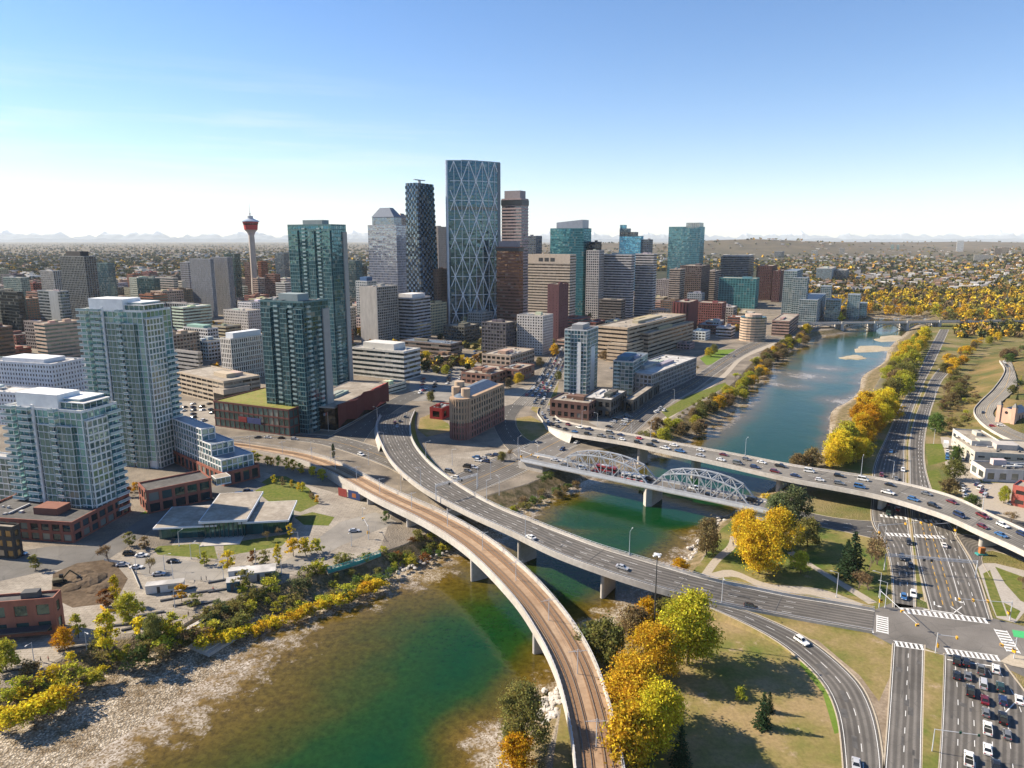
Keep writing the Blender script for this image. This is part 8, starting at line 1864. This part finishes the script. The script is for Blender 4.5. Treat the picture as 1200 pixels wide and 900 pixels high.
cabin('shed', 292, 683, 16, 9, 6, 3.4, (.30, .31, .33), 'grey shed with a pale flat roof on the riverside path', 'shed')
r = cabin('kiosk', 266, 694, 18, 4.2, 4, 3.4, (.03, .10, .15), 'small blue kiosk with a white roof on the plaza', 'kiosk')
cabin('site_cabin', 268, 678, 16, 7, 3, 2.6, (.6, .6, .58), 'small white cabin on the plaza behind the blue kiosk', 'cabin')
for i, (x, y, s_) in enumerate(((92, 676, 5.5), (104, 680, 6.5), (116, 690, 4.5), (84, 688, 4))):
    rr_ = random.Random(i); mb = MB(); prof = [(s_, -.1), (s_ * .8, s_ * .08), (s_ * .5, s_ * .19), (s_ * .15, s_ * .24)]; mb.lathe(prof, 14); mb.v = [(x_ * (1 + rr_.uniform(-.15, .15)), y_ * (1 + rr_.uniform(-.15, .15)), z_ * (1 + rr_.uniform(-.1, .1))) for x_, y_, z_ in mb.v]
    tag(mb.build('soil_heap', M['soil'], None, P(x, y)), f'heap of dug-up brown soil in the plaza works, {ordinal(i + 1)} from the black clad house', 'soil heap', 'soil heaps')
r = empty('excavator', P(70, 684), R(25)); tag(r, 'dark excavator with a bent arm over the dug-up ground', 'excavator')
for sy in (-1.1, 1.1): MB().prism([(-1.9, sy - .3), (1.9, sy - .3), (1.9, sy + .3), (-1.9, sy + .3)], 0, .9).build('crawler_track', M['tyre'], r)
MB().box(-2.0, -1.2, 1.0, 1.2, 1.2, 2.1).build('engine_deck', M['tint'], r, color=(.10, .085, .05)); MB().box(.0, .1, 2.1, 1.3, 1.15, 3.1).build('cab', M['car_glass'], r)
MB().beam((1.0, -.3, 1.8), (3.6, -.3, 4.6), .4, .5).build('boom', M['tint'], r, color=(.10, .085, .05)); MB().beam((3.6, -.3, 4.6), (6.0, -.3, 2.0), .3, .4).build('dipper_arm', M['tint'], r, color=(.10, .085, .05)); MB().prism([(5.4, -.9), (6.6, -.9), (6.6, .3), (5.4, .3)], .8, 2.0).build('bucket', M['steel_dark'], r)
tag(line_way([(122, 657), (150, 664), (164, 690)]).wall(MB(), .5, .05, 0, 1.0).build('site_fence', M['roof_white']), 'pale mesh fence round the dug-up ground', 'fence')
tag(line_way([(118, 712), (126, 718), (140, 716)]).wall(MB(), .5, .3, 0, .9).build('orange_barrier', M['signal']), 'bright orange barrier round the tree planter', 'barrier')
# lookout with teal railing, steps down to the river
a, b = P(358, 655, .3), P(445, 649, .3)
lk = Way([P(384, 668, .6), P(415, 659, .6), P(446, 648, .6)], [P(372, 660, .6), P(404, 650, .6), P(437, 641, .6)]); r = empty('lookout_deck', lk.at(0, .5)); tag(r, 'paved lookout with a teal steel railing above the river bank', 'deck')
lk.slab(MB(), 0, 1, -3.0, 0).build('deck', M['plaza'], r, -r.location); mb = MB(); lk.wall(mb, 0, .14, 1.0, 1.2, 0, None, -.2); lk.wall(mb, 0, .1, .45, .55, 0, None, -.2)
d = 0
while d < lk.len: c = lk.at(d, 0); mb.box(c.x - .1, c.y - .1, c.z - .4, c.x + .1, c.y + .1, c.z + 1.1); d += 1.5
lk.wall(mb, 0, .3, -1.2, .1, 0, None, -.25); mb.build('railing_slat', M['teal_paint'], r, -r.location)
mb = MB(); sa, sb = P(208, 741), P(242, 722); v = (sb - sa).normalized(); u = Vector((v.y, -v.x, 0)); L_ = (sb - sa).length
for k in range(9): mb.prism([((sa + u * (k * 1.5))[0], (sa + u * (k * 1.5))[1]), ((sb + u * (k * 1.5))[0], (sb + u * (k * 1.5))[1]), ((sb + u * (k * 1.5 + 1.45))[0], (sb + u * (k * 1.5 + 1.45))[1]), ((sa + u * (k * 1.5 + 1.45))[0], (sa + u * (k * 1.5 + 1.45))[1])], -6, .02 - k * .45)
tag(mb.build('river_steps', M['concrete']), 'broad concrete steps going down from the plaza to the stony bank', 'steps')
mb = MB()
for x0, x1, y0, c_ in ((395, 405, 578, 0),): pass
r = empty('mural_board', P(397, 581), R(-32)); tag(r, 'red and blue painted boards along the rail approach wall', 'mural')
MB().box(0, -.2, .3, 5.5, 0, 4.2).build('red_panel', M['tint'], r, color=(.28, .05, .04)); MB().box(6.5, -.2, .3, 14, 0, 4.4).build('blue_panel', M['tint'], r, color=(.03, .05, .14)); MB().box(9, -.24, 1.2, 11.5, -.205, 3.2).build('orange_panel', M['tint'], r, color=(.35, .12, .04))
tb = empty('painted_pier_block', P(1150, 650)); tb.scale = (.55, .55, .5); tag(tb, 'orange and green painted block at the foot of a flyover pier', 'mural block')
MB().prism([(-3.5, -2), (3.5, -2), (3.5, 2), (-3.5, 2)], 0, 1.2).build('green_plinth', M['teal_paint'], tb); MB().box(-1.8, -1.2, 1.201, 1.8, 1.2, 6).build('orange_panel', M['tint'], tb, color=(.34, .13, .04))
# rocks along the water
rk_m = []
for i in range(5):
    rr_ = random.Random(i + 40); bm = bmesh.new(); bmesh.ops.create_icosphere(bm, subdivisions=2, radius=1)
    for q in bm.verts: q.co = Vector((q.co.x * (1.2 + .3 * (i % 2)), q.co.y, q.co.z * .65)) * (1 + rr_.uniform(-.2, .2))
    me = bpy.data.meshes.new('boulder'); bm.to_mesh(me); bm.free(); me.materials.append(M['concrete']); rk_m.append(me)
def rocks(line, n, where, s0, s1, z):
    w = line_way(line, .3, z)
    for i in range(n):
        p = w.at(w.len * (i + .5) / n, .5) + Vector((cr7.uniform(-2.2, 2.2), cr7.uniform(-2.2, 2.2), 0)); p.z = ground_z(p.x, p.y) + .1; s_ = cr7.uniform(s0, s1)
        o = link('boulder', cr7.choice(rk_m), None, p, cr7.uniform(0, 6)); o.scale = (s_, s_, s_); tag(o, f'pale grey boulder at the water edge {where}', 'boulder', f'boulders {where}')
rocks([(632, 834), (648, 806), (660, 812), (644, 850)], 70, 'under the rail bridge', .5, 1.1, -3)
rocks([(800, 662), (812, 640), (832, 618), (850, 602)], 50, 'of the willow park', .4, .9, -3)
rocks([(360, 715), (400, 700), (440, 682), (480, 666), (520, 646)], 60, 'below the lookout', .35, .8, -4)
rocks([(676, 765), (690, 745), (705, 735)], 30, 'between the two curving bridges', .5, 1.0, -3)
rocks([(752, 573), (765, 576), (772, 572)], 22, 'round the truss bridge pier', .5, 1.0, -5)
# ================================================================== people on the plaza
def person_mesh(stride, arm):
    me = bpy.data.meshes.new('person'); bm = bmesh.new(); V = {}
    pts = {'pel': (0, 0, .95, .15), 'bel': (0, 0, 1.1, .15), 'che': (.02, 0, 1.35, .17), 'nec': (.03, 0, 1.52, .06), 'hea': (.05, 0, 1.66, .105), 'top': (.05, 0, 1.76, .07), 'lh': (0, .1, .9, .1), 'lk': (stride * .5 + .04, .11, .5, .065), 'la': (stride - .02, .11, .08, .045), 'lt': (stride + .16, .12, .035, .04), 'rh': (0, -.1, .9, .1), 'rk': (-stride * .25 + .06, -.11, .5, .065), 'ra': (-stride, -.11, .1, .045), 'rt': (-stride + .15, -.12, .035, .04), 'ls': (0, .2, 1.42, .06), 'le': (-arm * .5, .25, 1.15, .048), 'lw': (-arm + .1, .24, .9, .036), 'lf': (-arm + .14, .24, .8, .03), 'rs': (0, -.2, 1.42, .06), 're': (arm * .5 - .05, -.25, 1.15, .048), 'rw': (arm + .05, -.24, .92, .036), 'rf': (arm + .1, -.24, .82, .03)}
    for k, q in pts.items(): V[k] = bm.verts.new(q[:3])
    for a, b in (('pel', 'bel'), ('bel', 'che'), ('che', 'nec'), ('nec', 'hea'), ('hea', 'top'), ('pel', 'lh'), ('lh', 'lk'), ('lk', 'la'), ('la', 'lt'), ('pel', 'rh'), ('rh', 'rk'), ('rk', 'ra'), ('ra', 'rt'), ('che', 'ls'), ('ls', 'le'), ('le', 'lw'), ('lw', 'lf'), ('che', 'rs'), ('rs', 're'), ('re', 'rw'), ('rw', 'rf')): bm.edges.new((V[a], V[b]))
    bm.verts.index_update(); idx = {k: V[k].index for k in pts}; bm.to_mesh(me); bm.free(); o = bpy.data.objects.new('person_source', me); COL.objects.link(o)
    m_ = o.modifiers.new('skin', 'SKIN'); me.skin_vertices[0].data[idx['pel']].use_root = True
    for k, q in pts.items(): me.skin_vertices[0].data[idx[k]].radius = (q[3], q[3])
    s_ = o.modifiers.new('sub', 'SUBSURF'); s_.levels = s_.render_levels = 1
    dg = bpy.context.evaluated_depsgraph_get(); new = bpy.data.meshes.new_from_object(o.evaluated_get(dg)); bpy.data.objects.remove(o)
    return new
pm = [person_mesh(.26, .22), person_mesh(.12, .1), person_mesh(.02, .02)]
sk = N('skin'); sk.pbr((.42, .25, .18), .6); hrm = N('hair'); hrm.pbr((.05, .035, .025), .7)
CLO = {}
def cloth(c):
    if c not in CLO: n = N('cloth'); n.pbr(c, .9); CLO[c] = n.m
    return CLO[c]
CW = {'red': (.35, .03, .03), 'dark': (.03, .03, .035), 'blue': (.04, .09, .22), 'white': (.6, .6, .58), 'tan': (.35, .26, .16), 'grey': (.2, .2, .2)}
hair_m = MB().lathe([(.09, 1.66), (.122, 1.70), (.115, 1.76), (.07, 1.80), (.01, 1.815)], 10, c=(.04, 0)).mesh('hair', hrm.m)
for i, (x, y, jk, tr, rz, lb_) in enumerate(((48, 776, 'dark', 'dark', 20, 'walker in dark clothes on the plaza path by the warehouse'), (57, 775, 'red', 'dark', 40, 'walker in a red top beside the dark walker on the plaza path'), (221, 722, 'tan', 'dark', 90, 'walker in a tan top above the river steps'), (190, 725, 'blue', 'dark', 10, 'walker in a blue top between the plaza benches'), (250, 693, 'red', 'grey', 60, 'standing figure in a red top in the middle of the plaza'), (254, 694, 'white', 'dark', 200, 'standing figure in a white top beside the red one'), (280, 702, 'dark', 'blue', 30, 'walker in dark top below the blue kiosk'), (283, 700, 'grey', 'dark', 30, 'walker in grey top below the blue kiosk'), (242, 680, 'dark', 'dark', 190, 'dark dressed figure at the curb of the curved street'), (236, 681, 'grey', 'dark', 0, 'grey dressed figure at the curb of the curved street'), (859, 640, 'dark', 'dark', 40, 'dark dressed walker on the park path under golden trees'))):
    me = pm[i % 3].copy(); me.materials.clear()
    for q in (cloth(CW[jk]), cloth(CW[tr]), sk.m): me.materials.append(q)
    for f in me.polygons: z = f.center.z; me.polygons[f.index].material_index = 2 if z > 1.53 or (z < .9 and abs(f.center.y) > .215) else (0 if z > .93 else 1)
    o = link('person', me, None, P(x, y, .01), R(rz)); tag(o, lb_, 'person', None); link('hair', hair_m, o)
